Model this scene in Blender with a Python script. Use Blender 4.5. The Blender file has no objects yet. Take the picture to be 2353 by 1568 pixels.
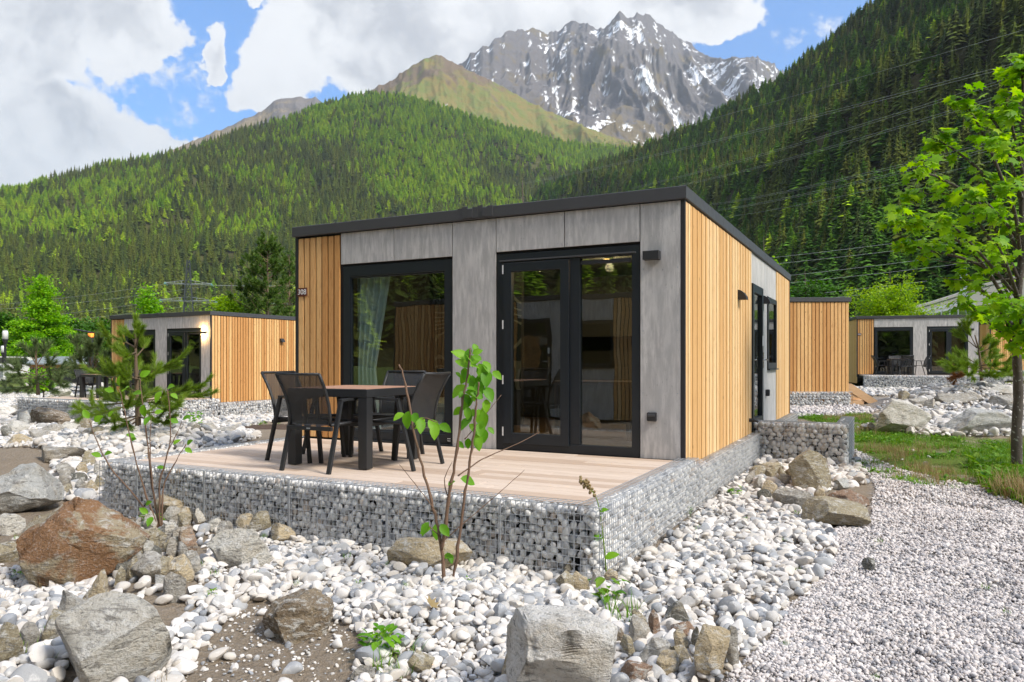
import bpy, math, random
import numpy as np
from mathutils import Vector, Matrix, Euler
S = bpy.context.scene
COL = S.collection
R = math.radians
PI = math.pi
rng = np.random.default_rng(7)
random.seed(7)

# ------------------------------------------------------------------ camera, sky, sun, exposure
F, CX, HY, EYE = 1717.0, 1176.5, 830.0, 1.5        # focal length, centre and horizon of the photograph at 2353 px width; eye height in metres
cam_d = bpy.data.cameras.new('camera')
cam = bpy.data.objects.new('camera', cam_d)
COL.objects.link(cam)
cam_d.sensor_width = 36.0
cam_d.lens = 36.0 * F / 2353.0
cam_d.shift_y = (HY - 784.0) / 2353.0
cam_d.clip_end = 30000.0
cam.location = (0, 0, EYE)
cam.rotation_euler = (R(90), 0, 0)
S.camera = cam

SUN_AZ, SUN_EL = 126.0, 45.0                        # degrees clockwise from the view direction, and above the horizon
SUN_STRENGTH, SUN_ANGLE = 1.5, 13.0
SKY_STRENGTH = 0.1
EXPOSURE = 1.98
CLOUD_WHITE, CLOUD_GREY = 3.0, 1.8
BLUE = (0.27, 0.55, 0.77)
HAZE = 6.5e-5

vs = S.view_settings
vs.view_transform = 'Standard'
vs.look = 'None'
vs.gamma = 1.0
vs.use_curve_mapping = False
vs.exposure = EXPOSURE
S.cycles.use_denoising = True
S.cycles.max_bounces = 8
S.cycles.transparent_max_bounces = 12
S.cycles.caustics_reflective = False
S.cycles.caustics_refractive = False

sun_d = bpy.data.lights.new('sun', 'SUN')
sun_d.energy = SUN_STRENGTH
sun_d.angle = R(SUN_ANGLE)
sun_d.color = (1.0, 0.93, 0.81)
sun = bpy.data.objects.new('sun', sun_d)
COL.objects.link(sun)
sdir = Vector((math.sin(R(SUN_AZ)) * math.cos(R(SUN_EL)), math.cos(R(SUN_AZ)) * math.cos(R(SUN_EL)), math.sin(R(SUN_EL))))
sun.rotation_euler = sdir.to_track_quat('Z', 'Y').to_euler()
sun.location = (0, 0, 60)


def nd(nt, kind, **kw):
    n = nt.nodes.new(kind)
    for k, v in kw.items():
        if k.startswith('i_'):
            n.inputs[k[2:].replace('_', ' ')].default_value = v
        else:
            setattr(n, k, v)
    return n


def vdir(px, py):
    v = Vector(((px - CX) / F, 1.0, (HY - py) / F))
    return v.normalized()


def sky_world():
    w = bpy.data.worlds.new('World')
    S.world = w
    w.use_nodes = True
    nt = w.node_tree
    nt.nodes.clear()
    lk = nt.links.new
    out = nd(nt, 'ShaderNodeOutputWorld')
    bg = nd(nt, 'ShaderNodeBackground')
    bg.inputs['Strength'].default_value = SKY_STRENGTH
    sky = nd(nt, 'ShaderNodeTexSky', sky_type='NISHITA', sun_disc=False)
    sky.sun_elevation = R(SUN_EL)
    sky.sun_rotation = R(SUN_AZ)
    sky.altitude = 1300
    sky.air_density = 1.0
    sky.dust_density = 0.6
    sky.ozone_density = 1.6
    tint = nd(nt, 'ShaderNodeMix', data_type='RGBA', blend_type='MULTIPLY')
    tint.inputs['Factor'].default_value = 1.0
    tint.inputs['B'].default_value = (*BLUE, 1)
    lk(sky.outputs[0], tint.inputs['A'])
    tc = nd(nt, 'ShaderNodeTexCoord')
    gen = tc.outputs['Generated']

    def math_(op, a, b=None, c=None, clamp=False):
        m = nd(nt, 'ShaderNodeMath', operation=op, use_clamp=clamp)
        for i, v in enumerate((a, b, c)):
            if v is None:
                continue
            if isinstance(v, (int, float)):
                m.inputs[i].default_value = v
            else:
                lk(v, m.inputs[i])
        return m.outputs[0]

    def smooth(v, a, b, lo=0.0, hi=1.0):
        m = nd(nt, 'ShaderNodeMapRange', interpolation_type='SMOOTHSTEP')
        lk(v, m.inputs['Value'])
        for k, x in (('From Min', a), ('From Max', b), ('To Min', lo), ('To Max', hi)):
            m.inputs[k].default_value = x
        return m.outputs[0]

    def fbm(scale, detail, rough, vec, dist=0.0):
        n = nd(nt, 'ShaderNodeTexNoise', noise_dimensions='3D')
        lk(vec, n.inputs['Vector'])
        n.inputs['Scale'].default_value = scale
        n.inputs['Detail'].default_value = detail
        n.inputs['Roughness'].default_value = rough
        n.inputs['Distortion'].default_value = dist
        return n

    warp = fbm(8.0, 8.0, 0.6, gen)
    vsub = nd(nt, 'ShaderNodeVectorMath', operation='SUBTRACT')
    lk(warp.outputs['Color'], vsub.inputs[0])
    vsub.inputs[1].default_value = (0.5, 0.5, 0.5)
    vsc = nd(nt, 'ShaderNodeVectorMath', operation='SCALE')
    lk(vsub.outputs[0], vsc.inputs[0])
    vsc.inputs['Scale'].default_value = 0.13
    vad = nd(nt, 'ShaderNodeVectorMath', operation='ADD')
    lk(gen, vad.inputs[0])
    lk(vsc.outputs[0], vad.inputs[1])
    vn = nd(nt, 'ShaderNodeVectorMath', operation='NORMALIZE')
    lk(vad.outputs[0], vn.inputs[0])
    d = vn.outputs[0]
    # cloud masses: centre direction and angular size
    blobs = [(-60, 60, 250), (120, 20, 190), (260, 40, 150), (340, 70, 85), (60, 130, 120), (-200, 150, 260),
             (60, 330, 190), (170, 290, 120), (250, 330, 130), (340, 350, 115), (420, 330, 70), (480, 310, 50), (-120, 380, 260), (140, 400, 150),
             (482, 120, 40), (500, 155, 26), (583, 8, 36), (642, 2, 28),
             (700, 90, 110), (640, 130, 95), (600, 175, 68), (720, 170, 110), (820, 120, 150), (780, 30, 110), (950, 60, 190), (1100, 40, 200), (900, 170, 110),
             (1300, 20, 170), (1480, -10, 150), (1600, 10, 115), (1690, 5, 85), (1560, 70, 85), (1250, -120, 260), (850, -120, 260), (1640, 60, 46), (640, 205, 60)]
    best = None
    for (px, py, r) in blobs:
        c = vdir(px, py)
        dp = nd(nt, 'ShaderNodeVectorMath', operation='DOT_PRODUCT')
        lk(d, dp.inputs[0])
        dp.inputs[1].default_value = c
        ang = r / F * (c.y ** 1.5)
        v = math_('MULTIPLY_ADD', math_('ARCCOSINE', dp.outputs['Value'], clamp=False), -1.0 / (ang * 1.02), 1.0)
        best = v if best is None else math_('MAXIMUM', best, v)
    # the sky behind and overhead goes on with the same broken clouds
    sep = nd(nt, 'ShaderNodeSeparateXYZ')
    lk(gen, sep.inputs[0])
    away = smooth(sep.outputs['Y'], 0.86, 0.62)
    rest = fbm(1.9, 3.0, 0.5, gen)
    rest_m = math_('MULTIPLY', smooth(rest.outputs[0], 0.44, 0.66, 0.0, 0.9), away)
    best = math_('MAXIMUM', math_('MAXIMUM', best, rest_m), -0.4)
    det = fbm(14.0, 12.0, 0.66, gen, 0.1)
    edge = math_('ADD', best, math_('MULTIPLY', math_('SUBTRACT', det.outputs[0], 0.5), 1.25))
    mask = smooth(edge, 0.06, 0.24)
    big = fbm(6.5, 9.0, 0.6, vad.outputs[0])
    thick = smooth(edge, 0.20, 0.62)
    g1 = math_('MULTIPLY', thick, smooth(big.outputs[0], 0.42, 0.64))
    fine = fbm(24.0, 6.0, 0.6, gen)
    g2 = math_('ADD', g1, math_('MULTIPLY', math_('SUBTRACT', fine.outputs[0], 0.5), 0.7), clamp=True)
    cc = nd(nt, 'ShaderNodeMix', data_type='RGBA')
    lk(g2, cc.inputs['Factor'])
    cc.inputs['A'].default_value = (CLOUD_WHITE, CLOUD_WHITE, CLOUD_WHITE, 1)
    cc.inputs['B'].default_value = (CLOUD_GREY * 0.97, CLOUD_GREY * 0.99, CLOUD_GREY * 1.04, 1)
    mx = nd(nt, 'ShaderNodeMix', data_type='RGBA')
    lk(mask, mx.inputs['Factor'])
    lk(tint.outputs['Result'], mx.inputs['A'])
    lk(cc.outputs['Result'], mx.inputs['B'])
    lk(mx.outputs['Result'], bg.inputs['Color'])
    lk(bg.outputs[0], out.inputs['Surface'])


sky_world()

# ------------------------------------------------------------------ helpers


def hash2(ix, iy, s):
    n = (ix.astype(np.int64) * 374761393 + iy.astype(np.int64) * 668265263 + s * 982451653) & 0x7FFFFFFF
    n = ((n ^ (n >> 13)) * 1274126177) & 0x7FFFFFFF
    n = ((n ^ (n >> 16)) * 1911520717) & 0x7FFFFFFF
    return (n & 0xFFFFF) / float(0xFFFFF)


def vnoise(x, y, s=0):
    x = np.asarray(x, float); y = np.asarray(y, float)
    ix = np.floor(x); iy = np.floor(y)
    fx = x - ix; fy = y - iy
    fx = fx * fx * fx * (fx * (fx * 6 - 15) + 10)
    fy = fy * fy * fy * (fy * (fy * 6 - 15) + 10)
    a = hash2(ix, iy, s); b = hash2(ix + 1, iy, s); c = hash2(ix, iy + 1, s); e = hash2(ix + 1, iy + 1, s)
    return (a * (1 - fx) + b * fx) * (1 - fy) + (c * (1 - fx) + e * fx) * fy


def fbm2(x, y, o=5, s=0, g=0.5):
    t = 0.0; a = 1.0; n = 0.0
    for i in range(o):
        t = t + a * vnoise(np.asarray(x) * 2 ** i + 17.3 * i, np.asarray(y) * 2 ** i - 9.1 * i, s + i)
        n += a; a *= g
    return t / n


def ridged(x, y, o=6, s=0, g=0.5):
    t = 0.0; a = 1.0; n = 0.0
    for i in range(o):
        v = 1 - np.abs(2 * vnoise(np.asarray(x) * 2 ** i + 5.7 * i, np.asarray(y) * 2 ** i + 3.3 * i, s + i) - 1)
        t = t + a * v * v; n += a; a *= g
    return t / n


def sstep(a, b, x):
    t = np.clip((np.asarray(x, float) - a) / (b - a), 0, 1)
    return t * t * (3 - 2 * t)


MOUNDS = [(-0.42, 4.4, 0.55, 0.13), (-3.2, 5.4, 1.3, 0.12), (-6.0, 12.3, 1.7, 0.36), (-7.4, 9.4, 2.2, 0.18), (-2.4, 3.6, 0.9, 0.08),
          (13.0, 21.2, 1.9, 0.72), (9.0, 16.0, 2.2, 0.22), (3.4, 8.9, 0.8, 0.10), (1.0, 3.6, 0.5, 0.05), (-1.9, 4.7, 0.8, 0.05)]


def height(x, y):
    x = np.asarray(x, float); y = np.asarray(y, float)
    yy = np.clip(y - 11, 0, None)
    left = -0.028 * np.minimum(yy, 14) * sstep(-2, -7, x)
    right = 0.0125 * np.minimum(yy, 25) * sstep(3, 7, x)
    z = left + right
    for (mx, my, r, a) in MOUNDS:
        z = z + a * np.exp(-((x - mx) ** 2 + (y - my) ** 2) / (r * r))
    near = sstep(45, 20, np.abs(y - 5) + np.abs(x) * 0.5)
    z = z + near * ((fbm2(x * 1.7, y * 1.7, 3, 3) - 0.5) * 0.10 + (fbm2(x * 7, y * 7, 2, 9) - 0.5) * 0.03)
    return z


def H(x, y):
    return float(height(np.array([x]), np.array([y]))[0])


def proj(x, y, z):
    return CX + F * x / y, HY - F * (z - EYE) / y


def at(px, py, Y):
    return Vector(((px - CX) / F * Y, Y, EYE + (HY - py) / F * Y))


def gnd(px, py):
    """the place on the ground seen at this point of the photograph"""
    k = (px - CX) / F
    m = (HY - py) / F
    Y = 1.2
    while Y < 200:
        if EYE + m * Y <= H(k * Y, Y):
            break
        Y += 0.03 + Y * 0.004
    return Vector((k * Y, Y, H(k * Y, Y)))


def link(o, parent=None):
    COL.objects.link(o)
    if parent is not None:
        o.parent = parent
    return o


def tag(o, label=None, cat=None, group=None, kind=None):
    if label:
        o['label'] = label
    if cat:
        o['category'] = cat
    if group:
        o['group'] = group
    if kind:
        o['kind'] = kind
    return o


def empty(name, loc=(0, 0, 0), rz=0.0, label=None, cat=None, group=None):
    o = bpy.data.objects.new(name, None)
    o.empty_display_size = 0.1
    o.location = loc
    o.rotation_euler = (0, 0, rz)
    link(o)
    return tag(o, label, cat, group)


def np_mesh(name, V, T, mat=None, smooth=False):
    """triangle mesh from arrays"""
    V = np.asarray(V, np.float32); T = np.asarray(T, np.int32)
    me = bpy.data.meshes.new(name)
    me.vertices.add(len(V))
    me.vertices.foreach_set('co', V.ravel())
    k = T.shape[1]
    me.loops.add(T.size)
    me.loops.foreach_set('vertex_index', T.ravel())
    me.polygons.add(len(T))
    me.polygons.foreach_set('loop_start', np.arange(0, T.size, k, dtype=np.int32))
    me.polygons.foreach_set('loop_total', np.full(len(T), k, np.int32))
    if smooth:
        me.polygons.foreach_set('use_smooth', np.ones(len(T), bool))
    me.update(calc_edges=True)
    if mat is not None:
        me.materials.append(mat)
    return me


def obj(name, me, parent=None, loc=None):
    o = bpy.data.objects.new(name, me)
    if loc is not None:
        o.location = loc
    return link(o, parent)


class MB:
    """collects boxes, bars and tubes into one mesh"""

    def __init__(self):
        self.v = []; self.f = []

    def add(self, vs_, fs):
        n = len(self.v)
        self.v += [tuple(p) for p in vs_]
        self.f += [tuple(i + n for i in f) for f in fs]
        return self

    def box(self, x0, x1, y0, y1, z0, z1, bev=0.0):
        if bev <= 0:
            vv = [(x, y, z) for z in (z0, z1) for (x, y) in ((x0, y0), (x1, y0), (x1, y1), (x0, y1))]
            return self.add(vv, [(3, 2, 1, 0), (4, 5, 6, 7), (0, 1, 5, 4), (1, 2, 6, 5), (2, 3, 7, 6), (3, 0, 4, 7)])
        b = bev
        vv = []
        for (z, i) in ((z0, b), (z0 + b, 0), (z1 - b, 0), (z1, b)):
            vv += [(x0 + i, y0 + i, z), (x1 - i, y0 + i, z), (x1 - i, y1 - i, z), (x0 + i, y1 - i, z)]
        fs = [(3, 2, 1, 0), (12, 13, 14, 15)]
        for k in range(3):
            for j in range(4):
                fs.append((k * 4 + j, k * 4 + (j + 1) % 4, k * 4 + 4 + (j + 1) % 4, k * 4 + 4 + j))
        return self.add(vv, fs)

    def bar(self, p, q, w, t=None, up=(0, 0, 1)):
        """square bar between two points"""
        t = t or w
        p = Vector(p); q = Vector(q)
        d = (q - p).normalized()
        u = Vector(up)
        if abs(d.dot(u)) > 0.98:
            u = Vector((1, 0, 0))
        a = d.cross(u).normalized() * w / 2
        b = a.cross(d).normalized() * t / 2
        vv = [p - a - b, p + a - b, p + a + b, p - a + b, q - a - b, q + a - b, q + a + b, q - a + b]
        return self.add(vv, [(3, 2, 1, 0), (4, 5, 6, 7), (0, 1, 5, 4), (1, 2, 6, 5), (2, 3, 7, 6), (3, 0, 4, 7)])

    def tube(self, pts, rad, n=6, cap=True):
        pts = [Vector(p) for p in pts]
        if not hasattr(rad, '__len__'):
            rad = [rad] * len(pts)
        base = len(self.v)
        prev = None
        for i, p in enumerate(pts):
            d = (pts[min(i + 1, len(pts) - 1)] - pts[max(i - 1, 0)])
            d = d.normalized() if d.length > 1e-9 else Vector((0, 0, 1))
            if prev is None:
                u = Vector((0, 0, 1)) if abs(d.z) < 0.9 else Vector((1, 0, 0))
                a = d.cross(u).normalized()
            else:
                a = (prev - d * prev.dot(d)).normalized()
            prev = a
            b = d.cross(a)
            for k in range(n):
                t = 2 * PI * k / n
                self.v.append(tuple(p + (a * math.cos(t) + b * math.sin(t)) * rad[i]))
        for i in range(len(pts) - 1):
            for k in range(n):
                k2 = (k + 1) % n
                self.f.append((base + i * n + k, base + i * n + k2, base + (i + 1) * n + k2, base + (i + 1) * n + k))
        if cap:
            self.f.append(tuple(base + k for k in reversed(range(n))))
            self.f.append(tuple(base + (len(pts) - 1) * n + k for k in range(n)))
        return self

    def prism(self, poly, axis, lo, hi):
        """extrude a 2D outline along an axis ('x','y','z')"""
        n = len(poly)
        def mk(p, h):
            return {'x': (h, p[0], p[1]), 'y': (p[0], h, p[1]), 'z': (p[0], p[1], h)}[axis]
        vv = [mk(p, lo) for p in poly] + [mk(p, hi) for p in poly]
        fs = [tuple(reversed(range(n))), tuple(range(n, 2 * n))]
        fs += [(i, (i + 1) % n, n + (i + 1) % n, n + i) for i in range(n)]
        return self.add(vv, fs)

    def mesh(self, name, mat, smooth=False):
        me = bpy.data.meshes.new(name)
        me.from_pydata(self.v, [], self.f)
        if mat is not None:
            me.materials.append(mat)
        if smooth:
            me.polygons.foreach_set('use_smooth', np.ones(len(me.polygons), bool))
        me.update()
        return me

    def build(self, name, mat, parent=None, loc=None, smooth=False):
        return obj(name, self.mesh(name, mat, smooth), parent, loc)


def ico(sub):
    t = (1 + 5 ** 0.5) / 2
    V = [(-1, t, 0), (1, t, 0), (-1, -t, 0), (1, -t, 0), (0, -1, t), (0, 1, t), (0, -1, -t), (0, 1, -t), (t, 0, -1), (t, 0, 1), (-t, 0, -1), (-t, 0, 1)]
    T = [(0, 11, 5), (0, 5, 1), (0, 1, 7), (0, 7, 10), (0, 10, 11), (1, 5, 9), (5, 11, 4), (11, 10, 2), (10, 7, 6), (7, 1, 8),
         (3, 9, 4), (3, 4, 2), (3, 2, 6), (3, 6, 8), (3, 8, 9), (4, 9, 5), (2, 4, 11), (6, 2, 10), (8, 6, 7), (9, 8, 1)]
    V = [np.array(v, float) / np.linalg.norm(v) for v in V]
    for _ in range(sub):
        cache = {}
        def mid(a, b):
            k = (min(a, b), max(a, b))
            if k not in cache:
                m = V[a] + V[b]
                V.append(m / np.linalg.norm(m))
                cache[k] = len(V) - 1
            return cache[k]
        T2 = []
        for a, b, c in T:
            ab, bc, ca = mid(a, b), mid(b, c), mid(c, a)
            T2 += [(a, ab, ca), (b, bc, ab), (c, ca, bc), (ab, bc, ca)]
        T = T2
    return np.array(V), np.array(T, np.int32)


ICO = [ico(i) for i in range(6)]


def rot_arr(e):
    return np.array(Euler(e).to_matrix())


def joined(variants, items):
    """items: (variant index, 3x3 matrix, location) -> one vertex and one triangle array"""
    Vs = []; Ts = []; n = 0
    for vi, M, p in items:
        V, T = variants[vi]
        Vs.append(V @ M.T + p)
        Ts.append(T + n)
        n += len(V)
    return np.concatenate(Vs), np.concatenate(Ts)


def scatter(name, loc, rot, scl, idx, protos):
    """many copies of a few prototype meshes as ONE object"""
    loc = np.asarray(loc, np.float32); n = len(loc)
    me = bpy.data.meshes.new(name)
    me.vertices.add(n)
    me.vertices.foreach_set('co', loc.ravel())
    for nm, kind, arr, key in (('rot', 'FLOAT_VECTOR', np.asarray(rot, np.float32), 'vector'), ('scl', 'FLOAT_VECTOR', np.asarray(scl, np.float32), 'vector'), ('vi', 'INT', np.asarray(idx, np.int32), 'value')):
        a = me.attributes.new(nm, kind, 'POINT')
        a.data.foreach_set(key, arr.ravel())
    o = obj(name, me)
    ng = bpy.data.node_groups.new(name, 'GeometryNodeTree')
    ng.interface.new_socket('Geometry', in_out='INPUT', socket_type='NodeSocketGeometry')
    ng.interface.new_socket('Geometry', in_out='OUTPUT', socket_type='NodeSocketGeometry')
    gi = ng.nodes.new('NodeGroupInput'); go = ng.nodes.new('NodeGroupOutput')
    ins = ng.nodes.new('GeometryNodeInstanceOnPoints')
    ng.links.new(gi.outputs[0], ins.inputs['Points'])
    join = ng.nodes.new('GeometryNodeJoinGeometry')
    for p in reversed(protos):
        oi = ng.nodes.new('GeometryNodeObjectInfo')
        oi.inputs['Object'].default_value = p
        oi.inputs['As Instance'].default_value = True
        ng.links.new(oi.outputs['Geometry'], join.inputs[0])
    ng.links.new(join.outputs[0], ins.inputs['Instance'])
    ins.inputs['Pick Instance'].default_value = True
    def attr(nm, kind):
        a = ng.nodes.new('GeometryNodeInputNamedAttribute')
        a.data_type = kind
        a.inputs['Name'].default_value = nm
        return a.outputs['Attribute']
    ng.links.new(attr('vi', 'INT'), ins.inputs['Instance Index'])
    e2r = ng.nodes.new('FunctionNodeEulerToRotation')
    ng.links.new(attr('rot', 'FLOAT_VECTOR'), e2r.inputs[0])
    ng.links.new(e2r.outputs[0], ins.inputs['Rotation'])
    ng.links.new(attr('scl', 'FLOAT_VECTOR'), ins.inputs['Scale'])
    ng.links.new(ins.outputs[0], go.inputs[0])
    md = o.modifiers.new('scatter', 'NODES')
    md.node_group = ng
    return o


def proto(name, me):
    return bpy.data.objects.new(name, me)


def inpoly(px, py, poly):
    px = np.asarray(px, float); py = np.asarray(py, float)
    c = np.zeros(px.shape, bool)
    n = len(poly)
    for i in range(n):
        x1, y1 = poly[i]; x2, y2 = poly[(i + 1) % n]
        cond = ((y1 > py) != (y2 > py)) & (px < (x2 - x1) * (py - y1) / ((y2 - y1) + 1e-12) + x1)
        c ^= cond
    return c


# ------------------------------------------------------------------ materials


def new_mat(name):
    m = bpy.data.materials.new(name)
    m.use_nodes = True
    nt = m.node_tree
    return m, nt, nt.nodes['Principled BSDF'], nt.links.new


def plain(name, col, rough=0.6, metal=0.0, spec=0.5, bump=0.0, bscale=60.0):
    m, nt, b, lk = new_mat(name)
    b.inputs['Base Color'].default_value = (*col, 1)
    b.inputs['Roughness'].default_value = rough
    b.inputs['Metallic'].default_value = metal
    b.inputs['Specular IOR Level'].default_value = spec
    tc = nd(nt, 'ShaderNodeTexCoord')
    n = nd(nt, 'ShaderNodeTexNoise')
    n.inputs['Scale'].default_value = bscale
    n.inputs['Detail'].default_value = 4
    lk(tc.outputs['Object'], n.inputs['Vector'])
    mr = nd(nt, 'ShaderNodeMapRange')
    mr.inputs['To Min'].default_value = max(0.05, rough - 0.12)
    mr.inputs['To Max'].default_value = min(1, rough + 0.12)
    lk(n.outputs[0], mr.inputs['Value'])
    lk(mr.outputs[0], b.inputs['Roughness'])
    if bump:
        bp = nd(nt, 'ShaderNodeBump')
        bp.inputs['Strength'].default_value = bump
        bp.inputs['Distance'].default_value = 0.01
        lk(n.outputs[0], bp.inputs['Height'])
        lk(bp.outputs[0], b.inputs['Normal'])
    return m


def ramp(nt, stops, interp='LINEAR'):
    r = nd(nt, 'ShaderNodeValToRGB')
    r.color_ramp.interpolation = interp
    e = r.color_ramp.elements
    while len(e) < len(stops):
        e.new(0.5)
    for i, (p, c) in enumerate(stops):
        e[i].position = p
        e[i].color = (*c, 1)
    return r


def noise_n(nt, vec, scale, detail=5, rough=0.55, dist=0.0):
    n = nd(nt, 'ShaderNodeTexNoise')
    n.inputs['Scale'].default_value = scale
    n.inputs['Detail'].default_value = detail
    n.inputs['Roughness'].default_value = rough
    n.inputs['Distortion'].default_value = dist
    if vec is not None:
        nt.links.new(vec, n.inputs['Vector'])
    return n


def mapping(nt, vec, scale=(1, 1, 1), loc=(0, 0, 0)):
    m = nd(nt, 'ShaderNodeMapping')
    m.inputs['Scale'].default_value = scale
    m.inputs['Location'].default_value = loc
    nt.links.new(vec, m.inputs['Vector'])
    return m.outputs[0]


def mixc(nt, fac, a, b, mode='MIX'):
    m = nd(nt, 'ShaderNodeMix', data_type='RGBA', blend_type=mode)
    for key, v in (('Factor', fac), ('A', a), ('B', b)):
        if isinstance(v, (int, float)):
            m.inputs[key].default_value = v
        elif isinstance(v, tuple):
            m.inputs[key].default_value = (*v, 1) if len(v) == 3 else v
        else:
            nt.links.new(v, m.inputs[key])
    return m.outputs['Result']


def bump_n(nt, b, h, strength, dist=0.01):
    bp = nd(nt, 'ShaderNodeBump')
    bp.inputs['Strength'].default_value = strength
    bp.inputs['Distance'].default_value = dist
    nt.links.new(h, bp.inputs['Height'])
    nt.links.new(bp.outputs[0], b.inputs['Normal'])


def wood_mat(name, c_light, c_dark, c_line, axis='z', rough=0.62, rnd=0.35, knots=True, line_amt=0.55):
    """boards: grain runs along the board's own long axis; every board its own tint and offset"""
    m, nt, b, lk = new_mat(name)
    tc = nd(nt, 'ShaderNodeTexCoord')
    oi = nd(nt, 'ShaderNodeObjectInfo')
    off = nd(nt, 'ShaderNodeVectorMath', operation='ADD')
    sc = nd(nt, 'ShaderNodeVectorMath', operation='SCALE')
    cmb = nd(nt, 'ShaderNodeCombineXYZ')
    for k in range(3):
        lk(oi.outputs['Random'], cmb.inputs[k])
    lk(cmb.outputs[0], sc.inputs[0])
    sc.inputs['Scale'].default_value = 37.0
    lk(tc.outputs['Object'], off.inputs[0])
    lk(sc.outputs[0], off.inputs[1])
    s = {'z': (1, 1, 0.07), 'x': (0.07, 1, 1), 'y': (1, 0.07, 1)}[axis]
    v = mapping(nt, off.outputs[0], s)
    warp = noise_n(nt, v, 3.0, 3)
    va = nd(nt, 'ShaderNodeVectorMath', operation='ADD')
    vs_ = nd(nt, 'ShaderNodeVectorMath', operation='SCALE')
    lk(warp.outputs['Color'], vs_.inputs[0])
    vs_.inputs['Scale'].default_value = 0.12
    lk(v, va.inputs[0]); lk(vs_.outputs[0], va.inputs[1])
    grain = noise_n(nt, va.outputs[0], 55.0, 4, 0.6, 1.2)
    fine = noise_n(nt, va.outputs[0], 220.0, 3, 0.6)
    r1 = ramp(nt, [(0.30, c_dark), (0.62, c_light)])
    lk(oi.outputs['Random'], r1.inputs[0])
    broad = noise_n(nt, v, 5.0, 3)
    base = mixc(nt, rnd, c_light, r1.outputs[0])
    base = mixc(nt, ramp_fac(nt, broad.outputs[0], 0.35, 0.75, 0.0, 0.45), base, c_dark)
    base = mixc(nt, ramp_fac(nt, grain.outputs[0], 0.50, 0.68, 0.0, line_amt), base, c_line)
    base = mixc(nt, ramp_fac(nt, fine.outputs[0], 0.5, 0.8, 0.0, 0.3), base, c_line)
    if knots:
        kv = mapping(nt, off.outputs[0], {'z': (1, 1, 0.45), 'x': (0.45, 1, 1), 'y': (1, 0.45, 1)}[axis])
        vo = nd(nt, 'ShaderNodeTexVoronoi')
        vo.inputs['Scale'].default_value = 7.0
        lk(kv, vo.inputs['Vector'])
        base = mixc(nt, ramp_fac(nt, vo.outputs['Distance'], 0.05, 0.10, 0.8, 0.0), base, tuple(c * 0.55 for c in c_line))
    lk(base, b.inputs['Base Color'])
    b.inputs['Roughness'].default_value = rough
    b.inputs['Specular IOR Level'].default_value = 0.3
    bump_n(nt, b, grain.outputs[0], 0.25, 0.004)
    return m


def ramp_fac(nt, v, a, b, lo, hi):
    m = nd(nt, 'ShaderNodeMapRange', interpolation_type='SMOOTHSTEP')
    nt.links.new(v, m.inputs['Value'])
    for k, x in (('From Min', a), ('From Max', b), ('To Min', lo), ('To Max', hi)):
        m.inputs[k].default_value = x
    return m.outputs[0]


def stone_mat(name, stops, sc=30.0, vein=(0.75, 0.73, 0.71), speck=(0.16, 0.16, 0.17), rough=0.8):
    """pebbles: each stone takes its own colour, with faint veins and specks"""
    m, nt, b, lk = new_mat(name)
    oi = nd(nt, 'ShaderNodeObjectInfo')
    geo = nd(nt, 'ShaderNodeNewGeometry')
    tc = nd(nt, 'ShaderNodeTexCoord')
    wn = nd(nt, 'ShaderNodeTexWhiteNoise', noise_dimensions='2D')
    cmb = nd(nt, 'ShaderNodeCombineXYZ')
    lk(oi.outputs['Random'], cmb.inputs[0])
    lk(geo.outputs['Random Per Island'], cmb.inputs[1])
    lk(cmb.outputs[0], wn.inputs['Vector'])
    r = ramp(nt, stops)
    lk(wn.outputs['Value'], r.inputs[0])
    n = noise_n(nt, geo.outputs['Position'], sc, 6, 0.6, 0.6)
    c = mixc(nt, ramp_fac(nt, n.outputs[0], 0.52, 0.72, 0.0, 0.45), r.outputs[0], vein)
    n2 = noise_n(nt, geo.outputs['Position'], sc * 5, 3, 0.6)
    c = mixc(nt, ramp_fac(nt, n2.outputs[0], 0.60, 0.75, 0.0, 0.30), c, speck)
    lk(c, b.inputs['Base Color'])
    b.inputs['Roughness'].default_value = rough
    b.inputs['Specular IOR Level'].default_value = 0.25
    bump_n(nt, b, n2.outputs[0], 0.25, 0.004)
    return m


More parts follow.
